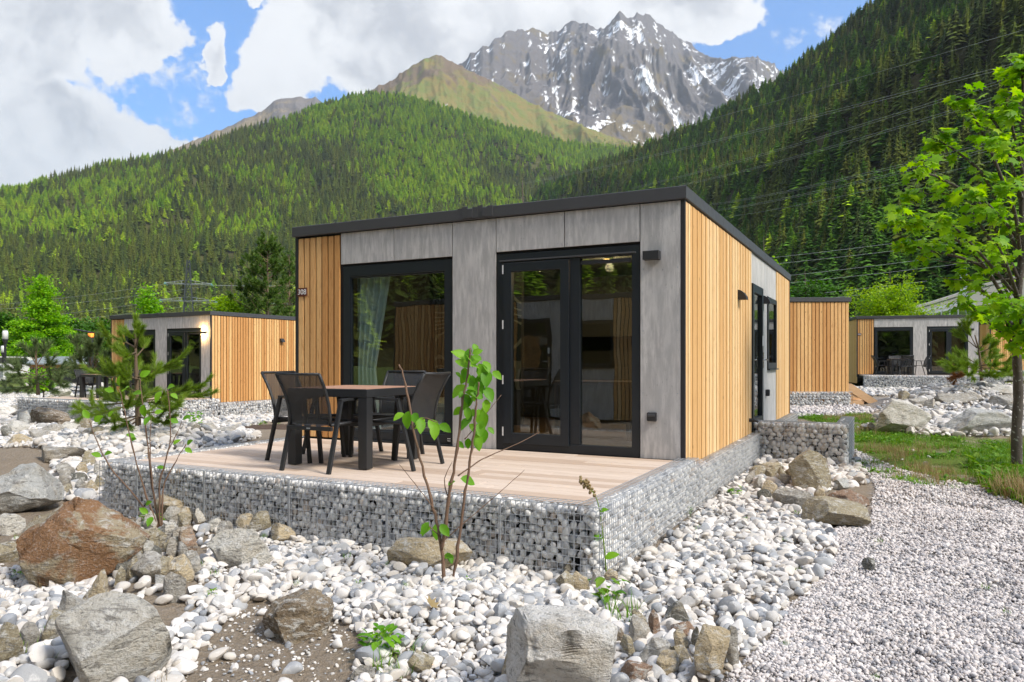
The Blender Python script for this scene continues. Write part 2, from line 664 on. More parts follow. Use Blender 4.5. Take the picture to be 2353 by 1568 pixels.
def rock_mat(name, rust=False):
    """boulders and split stone: the object's own colour, with bedding, lichen and grit"""
    m, nt, b, lk = new_mat(name)
    oi = nd(nt, 'ShaderNodeObjectInfo')
    tc = nd(nt, 'ShaderNodeTexCoord')
    v = nd(nt, 'ShaderNodeVectorMath', operation='ADD')
    cmb = nd(nt, 'ShaderNodeVectorMath', operation='SCALE')
    lk(oi.outputs['Location'], cmb.inputs[0])
    cmb.inputs['Scale'].default_value = 3.1
    lk(tc.outputs['Object'], v.inputs[0]); lk(cmb.outputs[0], v.inputs[1])
    vec = v.outputs[0]
    base = oi.outputs['Color']
    n1 = noise_n(nt, vec, 3.5, 6, 0.62, 0.5)
    n2 = noise_n(nt, mapping(nt, vec, (1, 1, 1.8)), 13.0, 8, 0.72, 0.8)
    n3 = noise_n(nt, vec, 60.0, 6, 0.65)
    lay = noise_n(nt, mapping(nt, vec, (0.8, 0.8, 2.6)), 9.0, 7, 0.68, 1.4)
    c = mixc(nt, ramp_fac(nt, n1.outputs[0], 0.45, 0.68, 0.0, 0.5), base, (0.40, 0.32, 0.21))
    c = mixc(nt, ramp_fac(nt, n2.outputs[0], 0.50, 0.62, 0.0, 0.75), c, (0.66, 0.64, 0.60))
    c = mixc(nt, ramp_fac(nt, lay.outputs[0], 0.36, 0.47, 0.65, 0.0), c, (0.13, 0.12, 0.11))
    if rust:
        nr = noise_n(nt, vec, 2.4, 6, 0.6, 0.6)
        c = mixc(nt, ramp_fac(nt, nr.outputs[0], 0.47, 0.55, 0.0, 0.9), c, mixc(nt, n2.outputs[0], (0.34, 0.175, 0.075), (0.22, 0.105, 0.05)))
    g = nd(nt, 'ShaderNodeNewGeometry')
    c = mixc(nt, ramp_fac(nt, n3.outputs[0], 0.50, 0.70, 0.0, 0.35), c, (0.60, 0.59, 0.56))
    c = mixc(nt, ramp_fac(nt, n3.outputs[0], 0.34, 0.46, 0.42, 0.0), c, (0.10, 0.095, 0.08))
    lk(c, b.inputs['Base Color'])
    b.inputs['Roughness'].default_value = 0.85
    b.inputs['Specular IOR Level'].default_value = 0.25
    add = nd(nt, 'ShaderNodeMath', operation='ADD')
    lk(n3.outputs[0], add.inputs[0]); lk(lay.outputs[0], add.inputs[1])
    add2 = nd(nt, 'ShaderNodeMath', operation='ADD')
    lk(add.outputs[0], add2.inputs[0]); lk(n2.outputs[0], add2.inputs[1])
    bump_n(nt, b, add2.outputs[0], 0.9, 0.03)
    return m


def leaf_mat(name, stops, transl=0.45, rough=0.5, spread=1.0):
    """leaves and needles: colour differs from leaf to leaf and from plant to plant; light passes through"""
    m, nt, b, lk = new_mat(name)
    oi = nd(nt, 'ShaderNodeObjectInfo')
    geo = nd(nt, 'ShaderNodeNewGeometry')
    wn = nd(nt, 'ShaderNodeTexWhiteNoise', noise_dimensions='2D')
    cmb = nd(nt, 'ShaderNodeCombineXYZ')
    lk(oi.outputs['Random'], cmb.inputs[0])
    lk(geo.outputs['Random Per Island'], cmb.inputs[1])
    lk(cmb.outputs[0], wn.inputs['Vector'])
    r = ramp(nt, stops)
    lk(wn.outputs['Value'], r.inputs[0])
    lk(r.outputs[0], b.inputs['Base Color'])
    b.inputs['Roughness'].default_value = rough
    b.inputs['Specular IOR Level'].default_value = 0.3
    if transl > 0:
        tr = nd(nt, 'ShaderNodeBsdfTranslucent')
        br = nd(nt, 'ShaderNodeHueSaturation')
        br.inputs['Value'].default_value = 1.35
        br.inputs['Saturation'].default_value = 1.1
        lk(r.outputs[0], br.inputs['Color'])
        lk(br.outputs[0], tr.inputs['Color'])
        mx = nd(nt, 'ShaderNodeMixShader')
        mx.inputs[0].default_value = transl
        lk(b.outputs[0], mx.inputs[1]); lk(tr.outputs[0], mx.inputs[2])
        lk(mx.outputs[0], nt.nodes['Material Output'].inputs['Surface'])
    return m


def forest_mat(name, stops):
    """conifer crowns of the far forest: one colour per tree with a little variation inside the crown"""
    m, nt, b, lk = new_mat(name)
    oi = nd(nt, 'ShaderNodeObjectInfo')
    geo = nd(nt, 'ShaderNodeNewGeometry')
    r = ramp(nt, stops)
    lk(oi.outputs['Random'], r.inputs[0])
    h = nd(nt, 'ShaderNodeHueSaturation')
    mr = nd(nt, 'ShaderNodeMapRange')
    mr.inputs['To Min'].default_value = 0.65
    mr.inputs['To Max'].default_value = 1.35
    lk(geo.outputs['Random Per Island'], mr.inputs['Value'])
    lk(mr.outputs[0], h.inputs['Value'])
    lk(r.outputs[0], h.inputs['Color'])
    lk(h.outputs[0], b.inputs['Base Color'])
    b.inputs['Roughness'].default_value = 0.75
    b.inputs['Specular IOR Level'].default_value = 0.15
    return m


def panel_mat():
    """grey cement-look boards with upright streaks"""
    m, nt, b, lk = new_mat('composite panel')
    oi = nd(nt, 'ShaderNodeObjectInfo')
    tc = nd(nt, 'ShaderNodeTexCoord')
    a = nd(nt, 'ShaderNodeVectorMath', operation='ADD')
    s = nd(nt, 'ShaderNodeCombineXYZ')
    mu = nd(nt, 'ShaderNodeMath', operation='MULTIPLY')
    lk(oi.outputs['Random'], mu.inputs[0]); mu.inputs[1].default_value = 19.0
    for k in range(3):
        lk(mu.outputs[0], s.inputs[k])
    lk(tc.outputs['Object'], a.inputs[0]); lk(s.outputs[0], a.inputs[1])
    v = a.outputs[0]
    st = noise_n(nt, mapping(nt, v, (1, 1, 0.16)), 22.0, 6, 0.65)
    cl = noise_n(nt, mapping(nt, v, (1, 1, 0.5)), 3.2, 4, 0.55)
    sp = noise_n(nt, mapping(nt, v, (1, 1, 0.4)), 65.0, 3, 0.6)
    c = mixc(nt, ramp_fac(nt, st.outputs[0], 0.36, 0.66, 0.0, 1.0), (0.40, 0.39, 0.385), (0.61, 0.59, 0.575))
    c = mixc(nt, ramp_fac(nt, cl.outputs[0], 0.35, 0.65, 0.0, 0.5), c, (0.45, 0.44, 0.435))
    c = mixc(nt, ramp_fac(nt, sp.outputs[0], 0.66, 0.74, 0.0, 0.55), c, (0.10, 0.10, 0.10))
    lk(c, b.inputs['Base Color'])
    b.inputs['Roughness'].default_value = 0.7
    b.inputs['Specular IOR Level'].default_value = 0.3
    bump_n(nt, b, st.outputs[0], 0.06, 0.004)
    return m


def glass_mat(name, tint=(0.78, 0.82, 0.80), ior=1.9):
    m, nt, b, lk = new_mat(name)
    nt.nodes.remove(b)
    tr = nd(nt, 'ShaderNodeBsdfTransparent')
    tr.inputs[0].default_value = (*tint, 1)
    gl = nd(nt, 'ShaderNodeBsdfGlossy')
    gl.inputs['Roughness'].default_value = 0.0
    gl.inputs['Color'].default_value = (0.95, 0.97, 0.97, 1)
    tc = nd(nt, 'ShaderNodeTexCoord')
    n = noise_n(nt, tc.outputs['Object'], 1.1, 2, 0.5)
    bp = nd(nt, 'ShaderNodeBump')
    bp.inputs['Strength'].default_value = 0.035
    bp.inputs['Distance'].default_value = 0.06
    lk(n.outputs[0], bp.inputs['Height'])
    lk(bp.outputs[0], gl.inputs['Normal'])
    fr = nd(nt, 'ShaderNodeFresnel')
    gb = nd(nt, 'ShaderNodeNewGeometry')
    gm = nd(nt, 'ShaderNodeMapRange')
    gm.inputs['To Min'].default_value = ior
    gm.inputs['To Max'].default_value = 1.0 / ior
    lk(gb.outputs['Backfacing'], gm.inputs['Value'])
    lk(gm.outputs[0], fr.inputs['IOR'])
    mx = nd(nt, 'ShaderNodeMixShader')
    lk(fr.outputs[0], mx.inputs[0]); lk(tr.outputs[0], mx.inputs[1]); lk(gl.outputs[0], mx.inputs[2])
    lk(mx.outputs[0], nt.nodes['Material Output'].inputs['Surface'])
    return m


def sling_mat():
    m, nt, b, lk = new_mat('sling fabric')
    b.inputs['Base Color'].default_value = (0.022, 0.023, 0.025, 1)
    b.inputs['Roughness'].default_value = 0.6
    tr = nd(nt, 'ShaderNodeBsdfTransparent')
    mx = nd(nt, 'ShaderNodeMixShader')
    mx.inputs[0].default_value = 0.16
    lk(b.outputs[0], mx.inputs[1]); lk(tr.outputs[0], mx.inputs[2])
    lk(mx.outputs[0], nt.nodes['Material Output'].inputs['Surface'])
    return m


def emit_mat(name, col, strength):
    m, nt, b, lk = new_mat(name)
    b.inputs['Base Color'].default_value = (*col, 1)
    b.inputs['Emission Color'].default_value = (*col, 1)
    b.inputs['Emission Strength'].default_value = strength
    return m


def mural_mat():
    m, nt, b, lk = new_mat('mural print')
    tc = nd(nt, 'ShaderNodeTexCoord')
    n = noise_n(nt, mapping(nt, tc.outputs['Object'], (1.0, 1.0, 1.0)), 1.5, 0.0, 0.5)
    m1 = nd(nt, 'ShaderNodeMath', operation='MULTIPLY'); m1.inputs[1].default_value = 13.0
    lk(n.outputs[0], m1.inputs[0])
    fr = nd(nt, 'ShaderNodeMath', operation='PINGPONG'); fr.inputs[1].default_value = 0.5
    lk(m1.outputs[0], fr.inputs[0])
    c = mixc(nt, ramp_fac(nt, fr.outputs[0], 0.10, 0.14, 1.0, 0.0), (0.012, 0.02, 0.014), (0.16, 0.17, 0.13))
    lk(c, b.inputs['Base Color'])
    b.inputs['Roughness'].default_value = 0.8
    return m


M = {}
M['larch'] = wood_mat('larch board', (0.84, 0.52, 0.225), (0.52, 0.235, 0.07), (0.38, 0.14, 0.035), 'z', rnd=0.75)
M['larch_pale'] = wood_mat('pale larch board', (0.86, 0.60, 0.32), (0.64, 0.35, 0.125), (0.50, 0.25, 0.075), 'z', rnd=0.8, line_amt=0.6)
M['decking'] = wood_mat('deck plank', (0.68, 0.55, 0.45), (0.50, 0.37, 0.28), (0.40, 0.28, 0.20), 'x', rnd=0.85, knots=False, line_amt=0.35)
M['softwood'] = wood_mat('softwood board', (0.66, 0.43, 0.25), (0.58, 0.36, 0.19), (0.5, 0.29, 0.14), 'x', rnd=0.5, knots=False)
M['tabletop'] = wood_mat('table slat', (0.44, 0.25, 0.17), (0.36, 0.2, 0.13), (0.28, 0.14, 0.09), 'x', rnd=0.4, knots=False)
M['panel'] = panel_mat()
M['black'] = plain('anthracite metal', (0.022, 0.023, 0.026), 0.5, bump=0.05)
M['fascia'] = plain('grey roof trim', (0.060, 0.061, 0.066), 0.5, bump=0.06, bscale=8)
M['navy'] = plain('window frame plastic', (0.011, 0.0155, 0.021), 0.42)
M['furn'] = plain('powder coated aluminium', (0.020, 0.021, 0.023), 0.5, bump=0.1, bscale=200)
M['dark'] = plain('dark membrane', (0.012, 0.012, 0.013), 0.8)
M['steel'] = plain('stainless steel', (0.6, 0.6, 0.6), 0.25, 1.0)
M['wire'] = plain('galvanised wire', (0.50, 0.52, 0.55), 0.5, 0.4)
M['white'] = plain('white plastic', (0.75, 0.75, 0.74), 0.5)
M['glass'] = glass_mat('window glass')
M['glass_dark'] = glass_mat('tinted window glass', (0.3, 0.31, 0.31), 1.8)
M['sling'] = sling_mat()
M['plate'] = plain('brown sign', (0.11, 0.030, 0.018), 0.5)
M['letter'] = plain('white lettering', (0.8, 0.8, 0.8), 0.5)
M['curtain'] = plain('grey green curtain', (0.62, 0.72, 0.72), 0.9)
M['curtain_brown'] = wood_mat('brown curtain', (0.20, 0.10, 0.05), (0.12, 0.055, 0.025), (0.07, 0.03, 0.015), 'z', knots=False)
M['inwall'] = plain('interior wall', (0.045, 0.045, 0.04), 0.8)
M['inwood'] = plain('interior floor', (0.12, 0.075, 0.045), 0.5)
M['mural'] = mural_mat()
M['warm'] = emit_mat('warm lamp', (1.0, 0.62, 0.16), 5.0)
M['rock'] = rock_mat('rock')
M['rust'] = rock_mat('rusty rock', True)
WHITE = [(0.0, (0.70, 0.665, 0.63)), (0.40, (0.59, 0.555, 0.525)), (0.62, (0.55, 0.50, 0.44)), (0.78, (0.42, 0.415, 0.41)), (0.92, (0.30, 0.31, 0.33)), (1.0, (0.20, 0.21, 0.23))]
M['pebble'] = stone_mat('white pebble', WHITE, 26.0)
M['gravel'] = stone_mat('path gravel', [(0.0, (0.70, 0.65, 0.62)), (0.40, (0.60, 0.55, 0.53)), (0.65, (0.49, 0.44, 0.42)), (0.82, (0.37, 0.355, 0.36)), (0.94, (0.29, 0.285, 0.30)), (1.0, (0.15, 0.15, 0.17))], 80.0)
M['gabstone'] = stone_mat('gabion stone', [(0.0, (0.84, 0.82, 0.79)), (0.40, (0.74, 0.72, 0.695)), (0.65, (0.60, 0.585, 0.57)), (0.82, (0.44, 0.44, 0.45)), (0.92, (0.28, 0.29, 0.31)), (1.0, (0.60, 0.50, 0.41))], 26.0)
M['core'] = plain('gap shade core', (0.06, 0.06, 0.06), 0.95)
M['bark'] = plain('bark', (0.085, 0.065, 0.05), 0.9, bump=0.8, bscale=25)
M['twig'] = plain('brown twig', (0.16, 0.095, 0.06), 0.8, bump=0.3, bscale=80)
M['concrete'] = plain('concrete', (0.36, 0.35, 0.33), 0.85, bump=0.1, bscale=6)
M['galv'] = plain('galvanised steel', (0.36, 0.39, 0.42), 0.45, 0.5)
M['pylon'] = plain('pylon steel', (0.05, 0.06, 0.07), 0.6, 0.3)
M['insul'] = plain('glass insulator', (0.16, 0.34, 0.36), 0.25)
M['cable'] = plain('power cable', (0.42, 0.44, 0.46), 0.6, 0.2)
M['orange'] = emit_mat('orange lamp band', (1.0, 0.16, 0.02), 1.2)
M['soil'] = plain('dark soil', (0.075, 0.045, 0.028), 0.95, bump=0.8, bscale=40)
M['maple'] = leaf_mat('maple leaf', [(0.0, (0.13, 0.30, 0.006)), (0.5, (0.23, 0.43, 0.008)), (1.0, (0.36, 0.54, 0.02))], 0.5)
M['sapling'] = leaf_mat('sapling leaf', [(0.0, (0.10, 0.28, 0.015)), (1.0, (0.22, 0.44, 0.03))], 0.45)
M['grass'] = leaf_mat('grass blade', [(0.0, (0.075, 0.20, 0.012)), (0.6, (0.14, 0.29, 0.02)), (1.0, (0.23, 0.33, 0.04))], 0.35)
M['drygrass'] = leaf_mat('dry grass', [(0.0, (0.30, 0.20, 0.09)), (1.0, (0.38, 0.30, 0.15))], 0.3)
M['needle'] = leaf_mat('pine needle', [(0.0, (0.10, 0.19, 0.018)), (0.5, (0.18, 0.29, 0.025)), (1.0, (0.28, 0.38, 0.04))], 0.25)
M['needle_brown'] = leaf_mat('dry needle', [(0.0, (0.26, 0.10, 0.03)), (1.0, (0.36, 0.17, 0.06))], 0.25)
M['needle_dark'] = leaf_mat('dark needle', [(0.0, (0.045, 0.10, 0.015)), (0.6, (0.085, 0.17, 0.022)), (1.0, (0.19, 0.27, 0.045))], 0.2)
M['needle_grey'] = leaf_mat('grey green needle', [(0.0, (0.08, 0.13, 0.045)), (1.0, (0.18, 0.23, 0.085))], 0.2)
M['lime'] = leaf_mat('lime leaf', [(0.0, (0.14, 0.36, 0.006)), (0.5, (0.23, 0.47, 0.008)), (1.0, (0.33, 0.55, 0.015))], 0.4)
M['yellow'] = leaf_mat('yellow green leaf', [(0.0, (0.20, 0.36, 0.006)), (0.5, (0.30, 0.47, 0.01)), (1.0, (0.42, 0.55, 0.015))], 0.4)
M['deep'] = leaf_mat('deep green leaf', [(0.0, (0.035, 0.11, 0.006)), (1.0, (0.08, 0.21, 0.01))], 0.3)
M['spruce'] = forest_mat('spruce crown', [(0.0, (0.045, 0.074, 0.016)), (0.35, (0.085, 0.118, 0.017)), (0.7, (0.135, 0.155, 0.018)), (1.0, (0.125, 0.19, 0.018))])
M['larch_tree'] = forest_mat('larch crown', [(0.0, (0.19, 0.37, 0.010)), (0.5, (0.32, 0.50, 0.012)), (1.0, (0.47, 0.60, 0.016))])
M['shaded_larch'] = forest_mat('shaded larch crown', [(0.0, (0.055, 0.14, 0.014)), (0.5, (0.09, 0.22, 0.016)), (1.0, (0.15, 0.30, 0.018))])  # larch crown in a darker green, the slope's shade put into its colour
M['trunk_far'] = plain('grey trunk', (0.16, 0.13, 0.11), 0.9)

# ------------------------------------------------------------------ ground
PATH = [(1540, 1680), (1690, 1545), (1760, 1470), (1810, 1400), (1885, 1335), (1925, 1270), (1905, 1222), (2000, 1190), (2010, 1120), (1975, 1060), (1962, 1035), (2070, 1080), (2200, 1110), (2300, 1128), (2353, 1165), (2700, 1200), (3000, 1680)]
STRIP = [(1800, 930), (1950, 930), (2020, 943), (1995, 951), (1900, 957), (1800, 962)]
ROAD = [(1985, 913), (2150, 908), (2200, 925), (2120, 945), (2010, 943)]
GRASS = [(1820, 958), (1990, 950), (2025, 985), (2110, 1002), (2353, 1008), (2700, 1010), (2700, 1190), (2353, 1150), (2200, 1115), (2070, 1080), (1960, 1035), (1950, 985)]
SMALL = [(850, 1340), (1000, 1262), (1100, 1275), (1200, 1390), (1165, 1600), (980, 1600), (880, 1470), (740, 1420)]
SMALL_L = [(-300, 1270), (235, 1330), (200, 1450), (60, 1440), (-300, 1490)]
DIRT = [(560, 1385), (765, 1395), (850, 1480), (780, 1600), (400, 1600), (470, 1490)]
DIRT_L = [(-300, 1195), (60, 1195), (75, 1262), (-300, 1270)]
TRACK = [(-300, 1030), (110, 1030), (75, 1072), (-300, 1090)]
SOIL = [(540, 990), (600, 974), (672, 972), (672, 990), (600, 1003)]
BED_R = [(1380, 1330), (1600, 1170), (1720, 1050), (1760, 1040), (1850, 1120), (1905, 1222), (1925, 1270), (1885, 1335), (1810, 1400), (1760, 1470), (1690, 1545), (1560, 1680), (1150, 1680), (1150, 1380)]
MID_R = [(2100, 893), (2353, 885), (2700, 885), (2700, 1010), (2110, 1003), (2020, 985), (2030, 930)]
MID_R2 = [(1945, 892), (2353, 888), (2353, 906), (2150, 906), (1990, 912), (1945, 908)]


def inframe_front(X, Y, Z):
    Yc = np.maximum(Y, 0.3)
    return CX + F * X / Yc, HY - F * (Z - EYE) / Yc


def ground_sheet():
    def axis(lo, hi, fine_lo, fine_hi, step):
        a = list(np.arange(fine_lo, fine_hi, step))
        g = step
        while a[-1] < hi:
            g *= 1.14
            a.append(a[-1] + g)
        g = step
        b = []
        cur = fine_lo
        while cur > lo:
            g *= 1.14
            cur -= g
            b.append(cur)
        return np.array(b[::-1] + a)
    xs = axis(-9000, 9000, -11, 13, 0.12)
    ys = axis(-3000, 12000, 2.0, 24, 0.12)
    X, Y = np.meshgrid(xs, ys)
    Z = height(X, Y)
    V = np.stack([X, Y, Z], -1).reshape(-1, 3)
    nx = len(xs); ny = len(ys)
    i = np.arange(nx * ny).reshape(ny, nx)
    T = np.stack([i[:-1, :-1], i[:-1, 1:], i[1:, 1:], i[1:, :-1]], -1).reshape(-1, 4)
    m, nt, b, lk = new_mat('ground')
    at1 = nd(nt, 'ShaderNodeAttribute', attribute_name='grass')
    at2 = nd(nt, 'ShaderNodeAttribute', attribute_name='gravel')
    geo = nd(nt, 'ShaderNodeNewGeometry')
    p = geo.outputs['Position']
    n1 = noise_n(nt, p, 1.3, 6, 0.6)
    n2 = noise_n(nt, p, 28, 6, 0.65)
    n3 = noise_n(nt, p, 90, 4, 0.6)
    dirt = mixc(nt, n1.outputs[0], (0.24, 0.185, 0.13), (0.36, 0.295, 0.225))
    dirt = mixc(nt, ramp_fac(nt, n2.outputs[0], 0.45, 0.7, 0.0, 0.6), dirt, (0.36, 0.32, 0.28))
    dirt = mixc(nt, ramp_fac(nt, n3.outputs[0], 0.3, 0.46, 0.6, 0.0), dirt, (0.12, 0.09, 0.065))
    vo = nd(nt, 'ShaderNodeTexVoronoi')
    vo.inputs['Scale'].default_value = 38.0
    lk(p, vo.inputs['Vector'])
    sep = nd(nt, 'ShaderNodeSeparateColor')
    lk(vo.outputs['Color'], sep.inputs[0])
    gr = ramp(nt, [(0.0, (0.52, 0.49, 0.47)), (0.6, (0.40, 0.375, 0.36)), (1.0, (0.18, 0.18, 0.19))])
    lk(sep.outputs[0], gr.inputs[0])
    gravel = mixc(nt, ramp_fac(nt, vo.outputs['Distance'], 0.25, 0.6, 0.0, 0.6), gr.outputs[0], (0.10, 0.09, 0.085))
    grass = mixc(nt, n2.outputs[0], (0.08, 0.14, 0.02), (0.17, 0.22, 0.045))
    grass = mixc(nt, ramp_fac(nt, n1.outputs[0], 0.5, 0.65, 0.0, 0.7), grass, dirt)
    c = mixc(nt, at2.outputs['Fac'], dirt, gravel)
    c = mixc(nt, at1.outputs['Fac'], c, grass)
    lk(c, b.inputs['Base Color'])
    b.inputs['Roughness'].default_value = 0.95
    b.inputs['Specular IOR Level'].default_value = 0.1
    bump_n(nt, b, n2.outputs[0], 1.0, 0.05)
    me = np_mesh('ground', V, T, m, True)
    px, py = inframe_front(V[:, 0], V[:, 1], V[:, 2])
    Yv = V[:, 1]
    front = Yv > 1.0
    gr_ = (inpoly(px, py, GRASS) & front).astype(float)
    gr_ = np.maximum(gr_, sstep(26, 34, Yv) * 0.9)
    gr_ = np.maximum(gr_, sstep(24, 30, np.abs(V[:, 0])))
    gv = ((inpoly(px, py, PATH) | inpoly(px, py, STRIP)) & front).astype(float)
    gv = np.maximum(gv, (inpoly(px, py, ROAD) & front) * 0.7)
    gv = np.maximum(gv, ((V[:, 0] > 1.0) & (V[:, 1] < 3.2) & (V[:, 1] > -12) & (V[:, 0] < 9)) * 1.0)
    gr_ = np.where(gv > 0.5, 0, gr_)
    for nm, arr in (('grass', gr_), ('gravel', gv)):
        a = me.attributes.new(nm, 'FLOAT', 'POINT')
        a.data.foreach_set('value', arr.astype(np.float32))
    o = obj('ground', me)
    tag(o, 'stony ground with soil, gravel path and grass', None, None, 'structure')
    return o


ground_sheet()


# ------------------------------------------------------------------ hills and mountains
def ip(x, pts, k):
    return np.interp(x, [p[0] for p in pts], [p[k] for p in pts])


def ruled(xs, base, ridge, rows, prof=1.0, amp=0.0, freq=0.002, seed=0, jag=0.0, jagf=0.05, stretch=0.35, back=8):
    """a slope of real size between a foot line and a crest line, with spurs, gullies and a back side"""
    t = np.linspace(0, 1, rows)
    bpy_, bD = ip(xs, base, 1), ip(xs, base, 2)
    rpy, rD = ip(xs, ridge, 1), ip(xs, ridge, 2)
    k = (xs - CX) / F
    zb = EYE + (HY - bpy_) / F * bD
    zr = EYE + (HY - rpy) / F * rD
    if jag:
        kx = k * rD
        zr = zr + jag * (ridged(kx * jagf, kx * 0 + 3.3, 5, seed + 5) - 0.45)
    TT, K = np.meshgrid(t, k, indexing='ij')
    D = bD[None] + (rD - bD)[None] * TT
    Z = zb[None] + (zr - zb)[None] * TT ** prof
    X = K * D
    if amp:
        sl = np.hypot(D - bD[None], Z - zb[None])
        wx = X + 420 * (fbm2(X * 0.0013, sl * 0.0013, 4, seed + 40) - 0.5) + 0.35 * sl * np.sin(X * 0.0017 + seed)
        n = ridged(wx * freq, sl * freq * stretch, 7, seed, 0.55) - 0.5
        env = np.sin(PI * np.clip(TT * 0.93, 0, 1)) ** 0.5
        rise = (zr - zb)[None] / np.hypot(rD - bD, zr - zb)[None]
        run = np.sqrt(1 - rise ** 2)
        push = amp * n * env
        Z = Z + push * run * np.clip((1 - TT) * 6, 0, 1)
        D = D - push * rise
        X = K * D
    # back side
    last = np.stack([X[-1], D[-1], Z[-1]], -1)
    rowsb = []
    for i in range(1, back + 1):
        q = i / back
        Db = rD * (1 + 0.35 * q)
        rowsb.append(np.stack([k * Db, Db, Z[-1] * (1 - 0.75 * q)], -1))
    G = np.concatenate([np.stack([X, D, Z], -1), np.array(rowsb)], 0)
    return G, rows


def grid_obj(name, G, mat, label, smooth=True):
    ny, nx, _ = G.shape
    i = np.arange(nx * ny).reshape(ny, nx)
    T = np.stack([i[:-1, :-1], i[:-1, 1:], i[1:, 1:], i[1:, :-1]], -1).reshape(-1, 4)
    me = np_mesh(name, G.reshape(-1, 3), T, mat, smooth)
    o = obj(name, me)
    return tag(o, label, None, None, 'structure')


def hill_mat(name, a, b_, rock=None):
    m, nt, b, lk = new_mat(name)
    geo = nd(nt, 'ShaderNodeNewGeometry')
    n1 = noise_n(nt, geo.outputs['Position'], 0.02, 7, 0.62)
    n2 = noise_n(nt, geo.outputs['Position'], 0.15, 6, 0.6)
    c = mixc(nt, ramp_fac(nt, n1.outputs[0], 0.35, 0.65, 0, 1), a, b_)
    c = mixc(nt, ramp_fac(nt, n2.outputs[0], 0.5, 0.75, 0, 0.5), c, tuple(v * 0.55 for v in a))
    if rock:
        n3 = noise_n(nt, geo.outputs['Position'], 0.006, 8, 0.65, 0.5)
        sep = nd(nt, 'ShaderNodeSeparateXYZ')
        lk(geo.outputs['Position'], sep.inputs[0])
        hi = ramp_fac(nt, sep.outputs['Z'], 900, 1500, -0.14, 0.16)
        ad = nd(nt, 'ShaderNodeMath', operation='ADD')
        lk(hi, ad.inputs[0]); lk(n3.outputs[0], ad.inputs[1])
        c = mixc(nt, ramp_fac(nt, ad.outputs[0], 0.52, 0.62, 0, 1), c, rock)
        at_ = nd(nt, 'ShaderNodeAttribute', attribute_name='snow')
        c = mixc(nt, at_.outputs['Fac'], c, (0.88, 0.88, 0.9))
    lk(c, b.inputs['Base Color'])
    b.inputs['Roughness'].default_value = 0.95
    b.inputs['Specular IOR Level'].default_value = 0.05
    bump_n(nt, b, n1.outputs[0], 0.9, 14.0)
    return m


def snow_attr(o, G, rows, lo, hi, seed, amount, zmin):
    ny, nx, _ = G.shape
    Z = G[:, :, 2]
    def blur(a, n):
        for _ in range(n):
            p = np.pad(a, 1, mode='edge')
            a = (p[:-2, 1:-1] + p[2:, 1:-1] + p[1:-1, :-2] + p[1:-1, 2:] + 2 * a) / 6
        return a
    g1 = blur(Z, 3) - Z
    g2 = blur(Z, 14) - Z
    ns = fbm2(G[:, :, 0] * 0.006, G[:, :, 1] * 0.004, 5, seed) - 0.5
    fine = ridged(G[:, :, 0] * 0.012, G[:, :, 1] * 0.003 + Z * 0.003, 4, seed + 3) - 0.5
    v = g1 / (np.std(g1) + 1e-6) * 0.65 + g2 / (np.std(g2) + 1e-6) * 0.4 + ns * 3.6 + fine * 2.6 + (fbm2(G[:, :, 0] * 0.03, (Z + G[:, :, 1]) * 0.03, 4, seed + 9) - 0.5) * 4.0
    v = v - amount
    s = sstep(lo, hi, v) * sstep(zmin, zmin * 1.25, Z)
    s[rows:] = 0
    a = o.data.attributes.new('snow', 'FLOAT', 'POINT')
    a.data.foreach_set('value', s.astype(np.float32).ravel())


# the snowy massif at the head of the valley
PEAK = [(900, 260), (1000, 190), (1055, 150), (1077, 130), (1103, 112), (1122, 109), (1132, 99), (1156, 79), (1173, 66), (1186, 68), (1197, 66), (1211, 69), (1226, 64), (1244, 70), (1261, 76), (1277, 66), (1288, 68), (1305, 57), (1323, 50.5), (1340, 54), (1358, 59), (1375, 66), (1386, 70), (1395, 61), (1406, 46), (1419, 30), (1428, 28), (1437, 39), (1450, 35), (1463, 30), (1481, 28.6), (1496, 37), (1509, 53), (1529, 61), (1547, 75), (1569, 90), (1595, 105), (1617, 119), (1635, 127), (1665, 132), (1683, 130), (1705, 136), (1722, 136), (1740, 135), (1758, 138), (1780, 149), (1802, 163), (1850, 200), (1950, 260), (2200, 400)]
xs = np.arange(880, 2210, 2.6)
G, n = ruled(xs, [(880, 700, 3300), (1200, 480, 3400), (1450, 350, 3500), (1700, 480, 3500), (2200, 720, 3300)], [(x, y, 5400 + 260 * math.sin(x * 0.021)) for x, y in PEAK], 190, prof=1.2, amp=300, freq=0.0017, seed=11, jag=60, jagf=0.012, stretch=0.5)
o = grid_obj('mountain', G, hill_mat('snowy rock', (0.15, 0.125, 0.085), (0.19, 0.15, 0.09), (0.15, 0.138, 0.138)), 'high grey rocky mountain with snow in its gullies')
snow_attr(o, G, n, 0.2, 0.45, 21, 0.72, 650)

# grey ridge with snow patches far on the left
LEFTR = [(250, 420), (380, 352), (420, 333), (500, 300), (560, 275), (600, 258), (618, 242), (640, 230), (660, 227), (700, 225), (712, 224), (725, 223), (740, 234), (800, 270), (900, 330)]
xs = np.arange(250, 905, 3.0)
G, n = ruled(xs, [(250, 640, 2700), (900, 520, 2900)], [(x, y, 4300) for x, y in LEFTR], 90, prof=1.1, amp=260, freq=0.0022, seed=31, jag=25, jagf=0.012)
o = grid_obj('mountain_ridge', G, hill_mat('ridge rock', (0.26, 0.20, 0.13), (0.30, 0.24, 0.16), (0.17, 0.155, 0.15)), 'distant grey ridge with a few snow patches')
snow_attr(o, G, n, 0.4, 0.8, 5, 1.5, 700)

